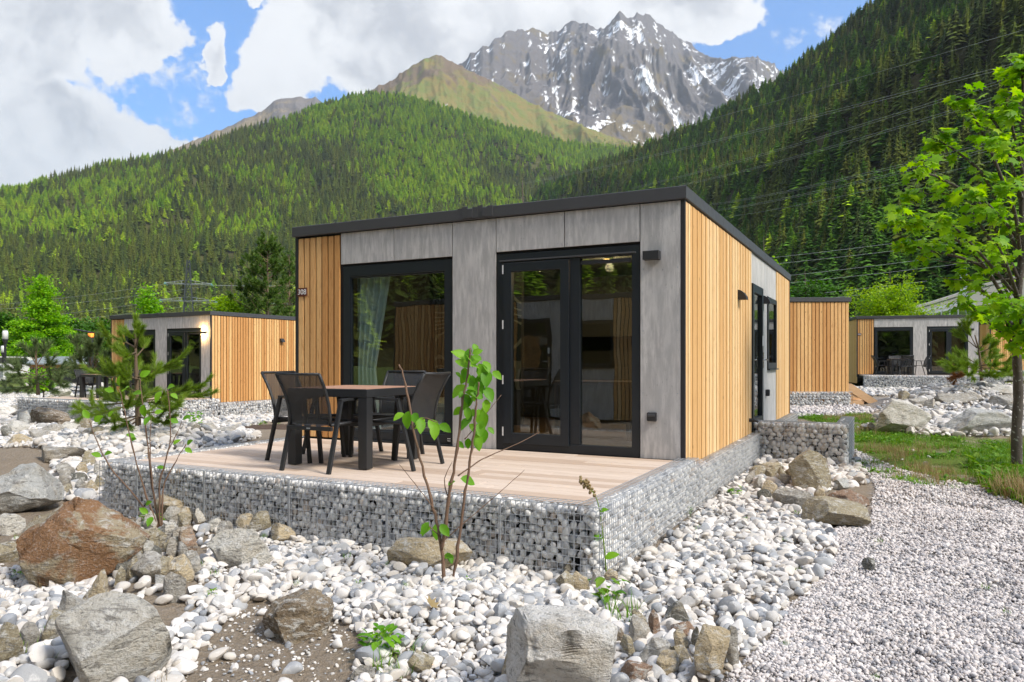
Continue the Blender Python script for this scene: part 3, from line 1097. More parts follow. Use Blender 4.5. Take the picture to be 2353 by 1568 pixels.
# brown grassy mountain above the tree line
BROWN = [(700, 300), (800, 235), (844, 211), (870, 195.5), (901, 184.5), (918, 169), (940, 158), (958, 145), (980, 134), (1002, 126.5), (1015, 129.6), (1033, 138), (1050, 147), (1077, 163), (1112, 176), (1138, 187), (1169, 206), (1200, 224), (1226, 237), (1248, 250), (1287, 268), (1353, 294), (1419, 319), (1455, 330), (1520, 350)]
xs = np.arange(700, 1525, 3.0)
G, n = ruled(xs, [(700, 500, 2300), (1100, 480, 2450), (1450, 420, 2700), (1520, 420, 2800)], [(x, y, 3500) for x, y in BROWN], 110, prof=1.12, amp=170, freq=0.0026, seed=51, jag=18, jagf=0.02)
BROWN_G, BROWN_N = G, n
o = grid_obj('grassy_mountain', G, hill_mat('alpine grass', (0.235, 0.18, 0.065), (0.16, 0.19, 0.055), (0.17, 0.125, 0.085)), 'brown grassy mountain above the tree line')
snow_attr(o, G, n, 0.3, 0.7, 8, 2.1, 900)

# forested slopes either side of the valley (crest lines lie about one tree height under the outline of the wood)
LH = [(-900, 520), (0, 446), (60, 440), (100, 426), (200, 397), (300, 374), (400, 357), (500, 330), (600, 297), (680, 272), (740, 249), (830, 225), (900, 223), (950, 231), (1000, 247), (1050, 262), (1100, 279), (1200, 304), (1300, 333), (1440, 346), (1520, 360)]
LD = [(-900, 1500), (0, 1700), (500, 1900), (850, 2300), (1100, 2350), (1440, 2600), (1520, 2650)]
xs = np.arange(-900, 1525, 12.0)
LEFT_G, LEFT_N = ruled(xs, [(-900, 850, 430), (0, 850, 560), (500, 850, 760), (1000, 850, 950), (1520, 850, 1350)], [(x, y, float(np.interp(x, [a for a, _ in LD], [b for _, b in LD]))) for x, y in LH], 80, prof=1.08, amp=120, freq=0.0035, seed=71)
grid_obj('hillside', LEFT_G, hill_mat('forest floor', (0.05, 0.05, 0.022), (0.10, 0.10, 0.035)), 'forested mountainside across the valley')

RH = [(1225, 445), (1270, 428), (1300, 412), (1400, 376), (1450, 358), (1500, 334), (1600, 297), (1700, 243), (1800, 190), (1850, 148), (1900, 112), (1940, 82), (1985, 48), (2100, -40), (2353, -220), (3200, -500)]
RD = [(1225, 1500), (1300, 1400), (1500, 1200), (1700, 1000), (1850, 900), (1985, 800), (2353, 650), (3200, 480)]
xs = np.arange(1225, 3200, 12.0)
RIGHT_G, RIGHT_N = ruled(xs, [(1225, 840, 950), (1500, 842, 560), (1700, 845, 340), (1850, 850, 240), (2000, 855, 190), (2353, 860, 140), (3200, 870, 90)], [(x, y, float(np.interp(x, [a for a, _ in RD], [b for _, b in RD]))) for x, y in RH], 80, prof=1.05, amp=45, freq=0.006, seed=91)
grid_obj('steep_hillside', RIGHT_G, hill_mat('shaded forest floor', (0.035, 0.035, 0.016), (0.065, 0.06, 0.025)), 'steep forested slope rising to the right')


# the wooded side of the valley behind the viewer, seen in the window panes
ang = np.radians(np.linspace(150, 300, 90))
rad = np.linspace(0, 1, 40)
RR, AA = np.meshgrid(rad, ang, indexing='ij')
DD = 170 + RR * 1000
BACK_G = np.stack([np.sin(AA) * DD, np.cos(AA) * DD, -3 + 560 * RR ** 1.1 + 60 * np.sin(RR * PI) * (fbm2(AA * 5, RR * 3, 4, 8) - 0.5)], -1)
grid_obj('valley_side', BACK_G, hill_mat('valley side floor', (0.05, 0.05, 0.022), (0.10, 0.10, 0.035)), 'forested valley side behind the viewer')


# ------------------------------------------------------------------ forest
def conifer(seed, r=0.17, tiers=22, per=9, droop=0.35, z0=0.10, wide=0.55, rnd=0.3, power=0.85, inner=True, zj=0.012):
    """crown of a conifer of height 1: tiers of separate drooping fronds round a dark core"""
    rg = np.random.default_rng(seed)
    V = []; T = []
    for i in range(tiers):
        q = i / (tiers - 1)
        z = z0 + (0.975 - z0) * q
        rad = r * (1 - q) ** power + 0.008
        n = max(4, int(per * (0.6 + 0.4 * (1 - q))))
        a0 = rg.random() * 6.28
        for j in range(n):
            a = a0 + 6.283 * j / n + rg.normal() * 0.15
            L = rad * (1 + rg.normal() * rnd)
            w = L * wide * (0.8 + 0.4 * rg.random()) * 0.5
            zz = z + rg.normal() * zj
            d = np.array([math.cos(a), math.sin(a), 0]); s = np.array([-d[1], d[0], 0])
            dz = droop * L
            b = len(V)
            root = d * 0.004 + np.array([0, 0, zz + 0.015])
            mid = d * L * 0.62 + np.array([0, 0, zz - dz * 0.35])
            tip = d * L + np.array([0, 0, zz - dz])
            V += [root, mid + s * w + np.array([0, 0, -0.25 * w]), tip, mid - s * w + np.array([0, 0, -0.25 * w]), mid + np.array([0, 0, w * 0.25])]
            T += [(b, b + 4, b + 1), (b + 1, b + 4, b + 2), (b, b + 3, b + 4), (b + 3, b + 2, b + 4)]
    if inner:
        b = len(V)
        for k in range(7):
            a = 6.283 * k / 7
            V.append(np.array([math.cos(a) * r * 0.5, math.sin(a) * r * 0.5, z0]))
        V.append(np.array([0, 0, 0.95]))
        T += [(b + k, b + (k + 1) % 7, b + 7) for k in range(7)]
    V.append(np.array([0, 0, 1.0])); V.append(np.array([0.006, 0, 0.94])); V.append(np.array([-0.004, 0.005, 0.94]))
    T.append((len(V) - 3, len(V) - 2, len(V) - 1))
    return np.array(V), np.array(T)


def stem(h=0.5, r=0.011):
    m = MB().tube([(0, 0, -0.06), (0, 0, h * 0.5), (0, 0, h)], [r, r * 0.8, r * 0.5], 5)
    return m


SPR = [conifer(100 + i, r=0.155 + 0.022 * (i % 3), tiers=28, per=11, droop=0.4, z0=0.06 + 0.05 * (i % 3), rnd=0.28, zj=0.018) for i in range(6)]
LAR = [conifer(200 + i, r=0.17 + 0.025 * (i % 3), tiers=46, per=13, droop=0.12, z0=0.12 + 0.05 * (i % 2), wide=0.6, rnd=0.4, power=0.7, inner=True, zj=0.03) for i in range(5)]
BRO = [conifer(300 + i, r=0.30, tiers=17, per=11, droop=0.3, z0=0.10, wide=0.8, rnd=0.35, power=0.45) for i in range(2)]
SPR_ME = [np_mesh('spruce_crown', V, T, M['spruce']) for V, T in SPR]
LAR_ME = [np_mesh('larch_crown', V, T, M['larch_tree']) for V, T in LAR]
SHADED_LAR_ME = [np_mesh('shaded_larch_crown', V, T, M['shaded_larch']) for V, T in LAR]
BRO_ME = [np_mesh('broadleaf_crown', V, T, M['larch_tree']) for V, T in BRO]
STEM_ME = stem().mesh('trunk', M['trunk_far'])
KINDS = [('spruce', SPR_ME), ('larch', LAR_ME), ('broadleaf', BRO_ME), ('shaded_larch', SHADED_LAR_ME)]


def both(name, me):
    """crown and stem in one mesh, for the trees of the mass"""
    j = me.copy()
    v = np.empty(len(me.vertices) * 3); me.vertices.foreach_get('co', v); v = v.reshape(-1, 3)
    T = np.array([p.vertices[:] for p in me.polygons])
    s = stem()
    sv = np.array(s.v); st = []
    for f in s.f:
        for k in range(1, len(f) - 1):
            st.append((f[0], f[k], f[k + 1]))
    m2 = np_mesh(name, np.concatenate([v, sv]), np.concatenate([T, np.array(st) + len(v)]), me.materials[0])
    m2.materials.append(M['trunk_far'])
    mi = np.zeros(len(m2.polygons), np.int32); mi[len(T):] = 1
    m2.polygons.foreach_set('material_index', mi)
    return m2


FAR_PROTOS = [proto('tree', both('tree', me)) for _, ms in KINDS for me in ms]
FAR_START = {'spruce': 0, 'larch': len(SPR_ME), 'broadleaf': len(SPR_ME) + len(LAR_ME), 'shaded_larch': len(SPR_ME) + len(LAR_ME) + len(BRO_ME)}


def plant_slope(G, rows, spacing, larch_fn, hmin, hmax, seed, dens=None):
    rg = np.random.default_rng(seed)
    P = G[:rows]
    a = P[1:, :-1] - P[:-1, :-1]
    b = P[:-1, 1:] - P[:-1, :-1]
    ar = np.abs(a[..., 0] * b[..., 1] - a[..., 1] * b[..., 0])
    p = ar / (spacing * spacing)
    if dens is not None:
        p = p * dens(P[:-1, :-1])
    cnt = np.floor(p + rg.random(p.shape)).astype(int)
    ii, jj = np.nonzero(cnt)
    rep = cnt[ii, jj]
    ii = np.repeat(ii, rep); jj = np.repeat(jj, rep)
    u = rg.random(len(ii))[:, None]; v = rg.random(len(ii))[:, None]
    q = P[ii, jj] * (1 - u) * (1 - v) + P[ii + 1, jj] * u * (1 - v) + P[ii, jj + 1] * (1 - u) * v + P[ii + 1, jj + 1] * u * v
    px, py = proj(q[:, 0], q[:, 1], q[:, 2])
    lar = larch_fn(q, px, py)
    r = rg.random(len(q))
    kind = np.where(r < lar, 1, 0)
    kind = np.where((rg.random(len(q)) < 0.012), 2, kind)
    hh = hmin + (hmax - hmin) * rg.random(len(q)) ** 0.8
    hh = np.where(kind == 1, hh * 0.85, hh)
    hh = np.where(kind == 2, hh * 0.6, hh)
    return q, kind, hh, px, py


def larch_left(q, px, py):
    n = fbm2(q[:, 0] * 0.0045, q[:, 1] * 0.0045, 4, 401) - 0.5
    n2 = fbm2(q[:, 0] * 0.02, q[:, 1] * 0.02, 3, 431) - 0.5
    z = q[:, 2]
    patch = np.exp(-(((px - 590) / 190) ** 2 + ((py - 420) / 60) ** 2)) * 0.5 + np.exp(-(((px - 960) / 170) ** 2 + ((py - 400) / 80) ** 2)) * 0.42  # extra pale larches also stand in for sunlit patches
    high = sstep(480, 760, z) * 0.62
    low = -0.25 * sstep(260, 60, z)  # fewer pale larches stand in for shade low on the slope
    return np.clip(0.34 + n * 2.6 + n2 * 1.2 + patch + high + low, 0.05, 0.95)


def larch_right(q, px, py):
    n = fbm2(q[:, 0] * 0.010, q[:, 1] * 0.010, 4, 501) - 0.5
    n2 = fbm2(q[:, 0] * 0.04, q[:, 1] * 0.04, 3, 531) - 0.5
    return np.clip(0.46 + n * 2.4 + n2 * 1.3 + 0.3 * sstep(90, 25, q[:, 2]), 0.02, 0.9)


def larch_brown(q, px, py):
    return np.full(len(q), 0.93)


def brown_dens(P):
    z = P[..., 2]
    return sstep(1010, 700, z) * (0.25 + 1.1 * (fbm2(P[..., 0] * 0.006, P[..., 1] * 0.006, 4, 77) > 0.5))


sets = [plant_slope(LEFT_G, LEFT_N, 9.5, larch_left, 17, 33, 1),
        plant_slope(RIGHT_G, RIGHT_N, 6.6, larch_right, 13, 26, 2),
        plant_slope(BROWN_G, BROWN_N, 13.0, larch_brown, 9, 18, 3, brown_dens),
        plant_slope(BACK_G, 40, 9.5, lambda q, px, py: np.full(len(q), 0.25), 14, 26, 4)]
TRE = [np.concatenate([s[i] for s in sets]) for i in range(5)]
side = np.concatenate([np.full(len(s[0]), i) for i, s in enumerate(sets)])
q, kind, hh, tpx, tpy = TRE
kind = np.where((side == 1) & (kind == 1), 3, kind)  # larches of the steep slope take the shade-darkened crown
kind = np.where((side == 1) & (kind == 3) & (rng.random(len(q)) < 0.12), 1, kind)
top = tpy - F * hh / q[:, 1]
app = hh / q[:, 1]
hid = inpoly(tpx, top, [(678, 530), (1573, 430), (1818, 628), (1818, 1000), (678, 1000)]) | inpoly(tpx, top, [(240, 712), (680, 708), (680, 900), (240, 900)]) | ((tpx > 1810) & (top > 690)) | ((tpx < 250) & (top > 700)) | ((tpx > 2090) & (top > 160) & (rng.random(len(q)) < 0.6))
ok = (q[:, 1] > 0) & (tpx > -10) & (tpx < 2363) & (top > -30) & ~hid & (side < 2)
order = np.argsort(np.where(ok, -app, 1))[:300]
sel = np.zeros(len(q), bool); sel[order] = True
WOOD_GROUPS = {(0, 0): ('dark spruce in the wood at the foot of the slope across the valley', 'spruces low on the far slope'),
               (0, 1): ('light green larch in the wood at the foot of the slope across the valley', 'larches low on the far slope'),
               (0, 2): ('round pale broadleaf tree in the wood at the foot of the far slope', 'broadleaf trees low on the far slope'),
               (1, 0): ('dark spruce in the dense wood on the steep slope behind the cabins', 'spruces on the steep slope'),
               (1, 1): ('pale yellow green larch in the dense wood on the steep slope behind the cabins', 'larches on the steep slope'),
               (1, 3): ('green larch with shade put into its crown colour in the dense wood on the steep slope behind the cabins', 'shade-coloured larches on the steep slope'),
               (1, 2): ('round pale broadleaf tree in the dense wood on the steep slope', 'broadleaf trees on the steep slope')}
KN = ['spruce', 'larch', 'broadleaf', 'shaded_larch']
for i in order:
    kd = int(kind[i])
    lab, grp = WOOD_GROUPS[(int(side[i]), kd)]
    t = empty(KN[kd] + '_tree', tuple(q[i] - np.array([0, 0, 0.5])), rng.random() * 6.28, lab, 'tree' if kd == 2 else KN[kd] + ' tree', grp)
    w = 0.9 + 0.3 * rng.random()
    t.scale = (hh[i] * w, hh[i] * w, hh[i])
    obj('crown', KINDS[kd][1][int(rng.integers(len(KINDS[kd][1])))], t)
    obj('trunk', STEM_ME, t)
for sd, nm, lab in ((0, 'forest', 'mixed spruce and larch forest covering the mountainside across the valley'), (1, 'dark_forest', 'dense dark forest covering the steep slope behind the cabins'), (2, 'larch_woodland', 'scattered larches along the tree line below the brown mountain'), (3, 'valley_forest', 'forest on the valley side behind the viewer')):
    m_ = (side == sd) & ~sel
    n = int(m_.sum())
    st_ = np.array([FAR_START[KN[k]] for k in (0, 1, 2, 3)])
    ct_ = np.array([len(KINDS[k][1]) for k in (0, 1, 2, 3)])
    vi = st_[kind[m_]] + (rng.random(n) * ct_[kind[m_]]).astype(int)
    w = 0.9 + 0.3 * rng.random(n)
    scl = np.stack([hh[m_] * w, hh[m_] * w, hh[m_]], -1)
    rot = np.stack([rng.normal(0, 0.02, n), rng.normal(0, 0.02, n), rng.random(n) * 6.28], -1)
    o = scatter(nm, q[m_] - np.array([0, 0, 0.5]), rot, scl, vi, FAR_PROTOS)
    tag(o, lab, None, None, 'stuff')

# ------------------------------------------------------------------ cabins
# local frame of a cabin: x along the terrace front (right corner at x=0, left end at x=-WID), y into the building, z from the terrace floor
WID, DEP, HGT = 5.12, 8.6, 2.63
MESHES = {}


def shared(key, make):
    if key not in MESHES:
        MESHES[key] = make()
    return MESHES[key]


def board_mesh(w, d, h, mat, key):
    """one upright cladding board, slightly rounded edges, origin at its lower front left corner"""
    return shared((key, round(w, 3), round(d, 3), round(h, 3)), lambda: MB().box(0, w, 0, d, 0, h, 0.004).mesh('plank', M[mat]))


def text_mesh(name, body, size, mat, parent, loc, rot, align='CENTER'):
    c = bpy.data.curves.new(name, 'FONT')
    c.body = body
    c.size = size
    c.align_x = align
    c.align_y = 'CENTER'
    c.extrude = 0.0012
    tmp = bpy.data.objects.new('lettering', c)
    COL.objects.link(tmp)
    bpy.context.view_layer.update()
    me = bpy.data.meshes.new_from_object(tmp.evaluated_get(bpy.context.evaluated_depsgraph_get()))
    COL.objects.unlink(tmp)
    bpy.data.objects.remove(tmp)
    me.materials.clear()
    me.materials.append(M[mat])
    me.name = name
    o = obj(name, me, parent, loc)
    o.rotation_euler = rot
    return o


def frame_mesh(x0, x1, z0, z1, w, y0, y1, wb=None, wt=None):
    """rectangular frame lying in the facade: butted bars"""
    wb = wb or w; wt = wt or w
    m = MB()
    m.box(x0, x0 + w, y0, y1, z0, z1, 0.004)
    m.box(x1 - w, x1, y0, y1, z0, z1, 0.004)
    m.box(x0 + w, x1 - w, y0 + 0.001, y1 - 0.001, z0, z0 + wb, 0.004)
    m.box(x0 + w, x1 - w, y0 + 0.001, y1 - 0.001, z1 - wt, z1, 0.004)
    return m


def side_lamp(parent, x, y, z, face):
    """quarter-round hooded outside lamp or vent"""
    prof = [(0, 0.13), (0.03, 0.125), (0.075, 0.09), (0.105, 0.04), (0.115, 0), (0, 0)]
    m = MB()
    if face == 'right':
        m.prism([(x + a, z + b) for a, b in prof], 'y', y - 0.075, y + 0.075)
    else:
        m.prism([(y - a, z + b) for a, b in prof], 'x', x - 0.075, x + 0.075)
    return m.build('vent_hood' if face == 'front' else 'lamp_hood', M['black'], parent)


def cabin(name, label, pos, rz, number=None, detail=2, boards=True, lit=False, front=True, side=True):
    root = empty(name, pos, rz, label, 'cabin', 'timber cabins of the holiday park')
    W, Dp, Hh = WID, DEP, HGT
    # shell: dark membrane walls behind the cladding, with real openings at the front
    m = MB()
    m.box(-W + 0.03, -4.36, 0.03, 0.12, -0.35, Hh)          # front, left of the window
    m.box(-4.36, -2.70, 0.03, 0.12, 2.205, Hh)              # over the window
    m.box(-2.70, -2.15, 0.03, 0.12, -0.35, Hh)              # pillar
    m.box(-2.15, -0.44, 0.03, 0.12, 2.215, Hh)              # over the door
    m.box(-0.44, -0.03, 0.03, 0.12, -0.35, Hh)
    m.box(-4.36, -2.70, 0.03, 0.12, -0.35, -0.02)
    m.box(-2.15, -0.44, 0.03, 0.12, -0.35, -0.02)
    m.box(-W + 0.03, -W + 0.12, 0.12, Dp - 0.03, -0.35, Hh)  # left
    m.box(-0.12, -0.03, 0.12, Dp - 0.03, -0.35, Hh)         # right
    m.box(-W + 0.12, -0.12, Dp - 0.12, Dp - 0.03, -0.35, Hh)  # back
    m.build('wall', M['dark'], root)
    MB().box(-W + 0.02, -0.02, 0.02, Dp - 0.02, Hh + 0.002, Hh + 0.06).build('roof', M['fascia'], root)
    t = MB()
    t.box(-W - 0.03, 0.035, -0.04, 0.015, Hh - 0.005, Hh + 0.125, 0.006)
    t.box(-0.02, 0.035, 0.015, Dp + 0.03, Hh - 0.005, Hh + 0.125, 0.006)
    t.box(-W - 0.03, -W + 0.02, 0.015, Dp + 0.03, Hh - 0.005, Hh + 0.125, 0.006)
    t.box(-W + 0.02, -0.02, Dp - 0.02, Dp + 0.03, Hh - 0.005, Hh + 0.125, 0.006)
    t.build('roof_trim', M['fascia'], root)
    # wrinkled joint in the trim over the pillar
    wk = MB()
    for i in range(7):
        x = -2.62 + i * 0.066
        z = 0.016 * math.sin(i * 2.1)
        wk.box(x, x + 0.07, -0.047 + 0.006 * math.cos(i * 1.7), -0.038, Hh + 0.004 + abs(z) * 0.5, Hh + 0.132 + z, 0.004)
    wk.build('trim_joint', M['fascia'], root)
    # corner trims
    MB().box(-W - 0.005, -W + 0.045, -0.004, 0.04, -0.1, Hh - 0.006).build('corner_trim', M['black'], root)
    MB().box(-0.028, 0.012, 0.0, 0.04, -0.42, Hh - 0.006).build('corner_trim', M['black'], root)
    MB().box(-0.02, 0.02, Dp - 0.03, Dp + 0.012, -0.42, Hh - 0.006).build('corner_trim', M['black'], root)
    if front:
        n = 7
        w = (5.075 - 4.375) / n
        for i in range(n):
            x = -5.072 + i * w
            o = obj('plank', board_mesh(w - 0.023, 0.024, Hh - 0.05, 'larch', 'fb'), root, (x, 0.0 + 0.003 * (i % 2), 0.02))
    # grey panels
    pans = [(-4.368, -3.555, 2.225, Hh - 0.012), (-3.545, -2.722, 2.225, Hh - 0.012), (-2.712, -2.142, -0.0, Hh - 0.012),
            (-2.132, -1.302, 2.235, Hh - 0.012), (-1.292, -0.458, 2.235, Hh - 0.012), (-0.448, -0.032, 0.0, Hh - 0.012)]
    for (x0, x1, z0, z1) in pans:
        MB().box(x0, x1, 0.002, 0.022, z0, z1, 0.002).build('panel', M['panel'], root)
    if detail == 2:
        sc_ = MB()
        for (x0, x1, z0, z1) in pans:
            nz = max(2, int((z1 - z0) / 0.55) + 1)
            for xx in (x0 + 0.03, x1 - 0.03):
                for q in range(nz):
                    zz = z0 + 0.035 + (z1 - z0 - 0.07) * q / (nz - 1)
                    sc_.tube([(xx, -0.0005, zz), (xx, 0.003, zz)], 0.0065, 6)
        sc_.build('panel_screw', M['galv'], root)['kind'] = 'stuff'
    # picture window
    win = frame_mesh(-4.34, -2.722, 0.0, 2.198, 0.10, 0.012, 0.085, 0.135, 0.135).build('window', M['navy'], root)
    frame_mesh(-4.243, -2.819, 0.132, 2.066, 0.022, 0.024, 0.07).build('sash', M['navy'], win)
    MB().box(-4.225, -2.837, 0.044, 0.052, 0.15, 2.048).build('pane', M['glass'], win)
    MB().box(-4.34, -2.722, -0.025, 0.012, 0.004, 0.022).build('sill', M['navy'], win)
    # terrace door: fixed frame, opening leaf, fixed light
    door = frame_mesh(-2.128, -0.458, 0.0, 2.206, 0.085, 0.010, 0.09, 0.10, 0.10).build('terrace_door', M['navy'], root)
    MB().box(-1.235, -1.125, 0.012, 0.088, 0.10, 2.106, 0.004).build('mullion', M['navy'], door)
    frame_mesh(-2.035, -1.243, 0.075, 2.10, 0.098, -0.012, 0.055, 0.12, 0.10).build('door_leaf', M['navy'], door)
    MB().box(-1.94, -1.338, 0.020, 0.028, 0.19, 2.005).build('pane', M['glass'], door)
    MB().box(-1.13, -0.54, 0.044, 0.052, 0.10, 2.11).build('pane', M['glass'], door)
    MB().box(-2.09, -0.50, -0.004, 0.010, 2.118, 2.136, 0.003).build('drip_rail', M['fascia'], door)
    MB().box(-1.115, -0.56, 0.014, 0.044, 2.035, 2.075, 0.004).build('trickle_vent', M['black'], door)
    hg = MB()
    for z in (0.16, 0.74, 1.36, 1.98):
        hg.box(-2.052, -2.036, -0.012, 0.004, z, z + 0.10)
    hg.build('hinge', M['white'], door)
    # wall lamp and socket
    lp = MB().box(-0.40, -0.235, -0.085, 0.002, 2.03, 2.12, 0.004).build('wall_lamp', M['black'], root)
    if lit:
        MB().box(-0.375, -0.26, -0.075, -0.02, 2.122, 2.126).build('lamp_glow', M['warm'], lp)
        MB().box(-0.375, -0.26, -0.075, -0.02, 2.024, 2.028).build('lamp_glow', M['warm'], lp)
        for zz in (2.16, 1.99):
            ld = bpy.data.lights.new('wall_lamp_light', 'POINT')
            ld.energy = 5.0
            ld.color = (1.0, 0.62, 0.25)
            ld.shadow_soft_size = 0.03
            lo = bpy.data.objects.new('wall_lamp_light', ld)
            link(lo, root)
            lo.location = (-0.318, -0.07, zz)
    sk = MB().box(-0.37, -0.275, -0.035, 0.002, 0.385, 0.475, 0.008).build('socket', M['black'], root)
    MB().box(-0.36, -0.285, -0.045, -0.036, 0.43, 0.463, 0.006).build('socket_flap', M['fascia'], sk)
    # number plate
    if number:
        pl = MB().box(-5.085, -4.925, -0.012, -0.002, 1.845, 1.955).build('number_plate', M['plate'], root)
        text_mesh('digits', number, 0.098, 'letter', pl, (-5.005, -0.0135, 1.898), (R(90), 0, 0))
    # side wall, x = 0 looking right: boards, grey panels, door, window
    h_s = Hh + 0.40
    gap = 0.019 if detail == 2 else 0.024
    def sboard(y0, y1, mat, bw):
        n = max(1, int(round((y1 - y0) / bw)))
        ww = (y1 - y0) / n
        for i in range(n):
            me = shared(('sb', mat, gap, round(ww, 3), round(h_s, 2)), lambda: MB().box(0, 0.024, 0, ww - gap, 0, h_s, 0.004).mesh('plank', M[mat]))
            obj('plank', me, root, (-0.026 + 0.003 * (i % 2) + 0.012, y0 + i * ww + 0.005, -0.415))
    if side:
        sboard(0.045, 3.98, 'larch_pale' if detail == 2 else 'larch', 0.098 if detail == 2 else 0.112)
        sboard(6.68, Dp - 0.035, 'larch_pale', 0.098)
        for (y0, y1, z0, z1) in ((3.995, 4.985, 2.165, Hh - 0.012), (4.995, 5.29, -0.4, Hh - 0.012), (5.30, 5.60, -0.4, Hh - 0.012), (5.61, 6.665, 2.09, Hh - 0.012), (5.61, 6.665, -0.4, 0.86)):
            MB().box(-0.022, -0.001, y0, y1, z0, z1, 0.002).build('panel', M['panel'], root)
        sd = MB()
        sd.box(-0.04, 0.035, 4.0, 4.11, -0.02, 2.155, 0.004)
        sd.box(-0.04, 0.035, 4.865, 4.98, -0.02, 2.155, 0.004)
        sd.box(-0.038, 0.033, 4.11, 4.865, 2.03, 2.155, 0.004)
        sd.box(-0.038, 0.033, 4.11, 4.865, -0.02, 0.14, 0.004)
        sdo = sd.build('side_door', M['navy'], root)
        MB().box(-0.010, -0.002, 4.11, 4.865, 0.14, 2.03).build('pane', M['glass'], sdo)
        hb = MB()
        hb.box(0.035, 0.047, 4.905, 4.945, 0.88, 1.14)
        hb.tube([(0.045, 4.925, 1.02), (0.105, 4.925, 1.02), (0.105, 4.80, 1.02)], 0.011, 8)
        hb.build('handle', M['steel'], sdo)
        MB().box(0.0345, 0.037, 4.895, 4.955, 1.24, 1.40).build('lock_plate', M['letter'], sdo)
        sw = MB()
        sw.box(-0.04, 0.02, 5.615, 5.70, 0.87, 2.08, 0.004)
        sw.box(-0.04, 0.02, 6.575, 6.66, 0.87, 2.08, 0.004)
        sw.box(-0.038, 0.018, 5.70, 6.575, 2.0, 2.08, 0.004)
        sw.box(-0.038, 0.018, 5.70, 6.575, 0.87, 0.97, 0.004)
        swo = sw.build('side_window', M['navy'], root)
        MB().box(-0.012, -0.004, 5.70, 6.575, 0.97, 2.0).build('pane', M['glass_dark'], swo)
        MB().box(-0.02, 0.05, 5.60, 6.67, 0.848, 0.868).build('sill', M['navy'], swo)
    side_lamp(root, 0.013, 2.95, 1.83, 'right')
    if detail == 2:
        side_lamp(root, 0.0, 5.22, 1.93, 'right')
        MB().box(0.0, 0.06, 5.43, 5.52, 0.42, 0.53, 0.01).build('outdoor_socket', M['black'], root)
        tp = MB()
        tp.tube([(0.01, 3.78, 0.14), (0.09, 3.78, 0.14)], 0.028, 10)
        tp.tube([(0.09, 3.78, 0.14), (0.14, 3.78, 0.12)], 0.018, 8)
        tp.build('water_tap', M['black'], root)
    # back and left walls
    n = 46
    ww = (W - 0.07) / n
    for i in range(n):
        me = shared(('bk', round(ww, 3)), lambda: MB().box(0, ww - 0.022, 0, 0.024, 0, h_s, 0.004).mesh('plank', M['larch']))
        if detail != 2 and name != 'timber_cabin_front_only':
            obj('plank', me, root, (-W + 0.035 + i * ww, Dp - 0.026 + 0.003 * (i % 2), -0.415))
    if boards == 'left':
        n = 60
        ww2 = (Dp - 0.08) / n
        for i in range(n):
            me = shared(('lf', round(ww2, 3)), lambda: MB().box(0, 0.024, 0, ww2 - 0.012, 0, h_s, 0.004).mesh('plank', M['larch_pale']))
            obj('plank', me, root, (-W + 0.004, 0.045 + i * ww2, -0.415))
    return root


def interior(root):
    """room behind the glass"""
    W, Dp, Hh = WID, DEP, HGT
    m = MB()
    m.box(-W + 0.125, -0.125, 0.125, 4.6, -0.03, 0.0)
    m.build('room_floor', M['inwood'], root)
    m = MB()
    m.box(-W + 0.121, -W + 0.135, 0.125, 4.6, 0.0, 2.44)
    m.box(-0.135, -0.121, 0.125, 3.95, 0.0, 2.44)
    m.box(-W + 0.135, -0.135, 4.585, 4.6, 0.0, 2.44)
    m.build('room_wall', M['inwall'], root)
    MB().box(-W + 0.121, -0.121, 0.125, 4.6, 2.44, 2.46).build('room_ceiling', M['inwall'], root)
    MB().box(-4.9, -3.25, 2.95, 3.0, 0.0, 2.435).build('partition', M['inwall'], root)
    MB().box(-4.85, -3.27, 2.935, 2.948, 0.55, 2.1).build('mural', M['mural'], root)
    # curtain gathered at the left of the picture window
    m = MB()
    nn = 34
    cols = []
    for j in range(9):
        q = j / 8
        zz = 0.02 + 2.36 * (1 - q)
        row = []
        for i in range(nn):
            u = i / (nn - 1)
            pinch = 0.30 + 0.24 * abs(2 * ((zz - 0.9) / 2.4)) if zz > 0.9 else 0.30 + 0.1 * (0.9 - zz)
            x = -4.32 + 0.06 + u * pinch
            y = 0.19 + 0.035 * math.sin(u * 31 + q * 0.6)
            row.append((x, y, zz))
        cols.append(row)
    v = [p for r_ in cols for p in r_]
    f = [(j * nn + i, j * nn + i + 1, (j + 1) * nn + i + 1, (j + 1) * nn + i) for j in range(8) for i in range(nn - 1)]
    m.add(v, f)
    m.build('curtain', M['curtain'], root, smooth=True)
    for (x, y) in ((-2.55, 2.1), (-1.62, 2.3)):
        lp = MB().tube([(x, y, 2.395), (x, y, 2.439)], 0.075, 16).build('ceiling_lamp', M['white'], root)
        MB().tube([(x, y, 2.390), (x, y, 2.394)], 0.068, 16).build('lamp_disc', M['warm'], lp)
        ld = bpy.data.lights.new('ceiling_lamp_light', 'POINT')
        ld.energy = 9.0
        ld.color = (1.0, 0.72, 0.4)
        ld.shadow_soft_size = 0.06
        lo = bpy.data.objects.new('ceiling_lamp_light', ld)
        link(lo, root)
        lo.location = (x, y, 2.30)
    # furniture of the room: a table and a kitchen block, dim behind the glass
    t = MB()
    t.box(-2.1, -1.0, 1.4, 2.1, 0.70, 0.74)
    for x in (-2.05, -1.08):
        for y in (1.45, 2.02):
            t.box(x, x + 0.05, y, y + 0.05, 0.0, 0.70)
    t.build('dining_table', M['inwood'], root)
    k = MB()
    k.box(-2.9, -0.9, 3.9, 4.55, 0.0, 0.9)
    k.box(-2.9, -0.9, 4.1, 4.55, 1.4, 2.2)
    k.build('kitchen_block', M['inwall'], root)
    b = MB().box(-4.6, -3.4, 1.2, 2.9, 0.0, 0.42, 0.05).build('sofa', M['curtain'], root)


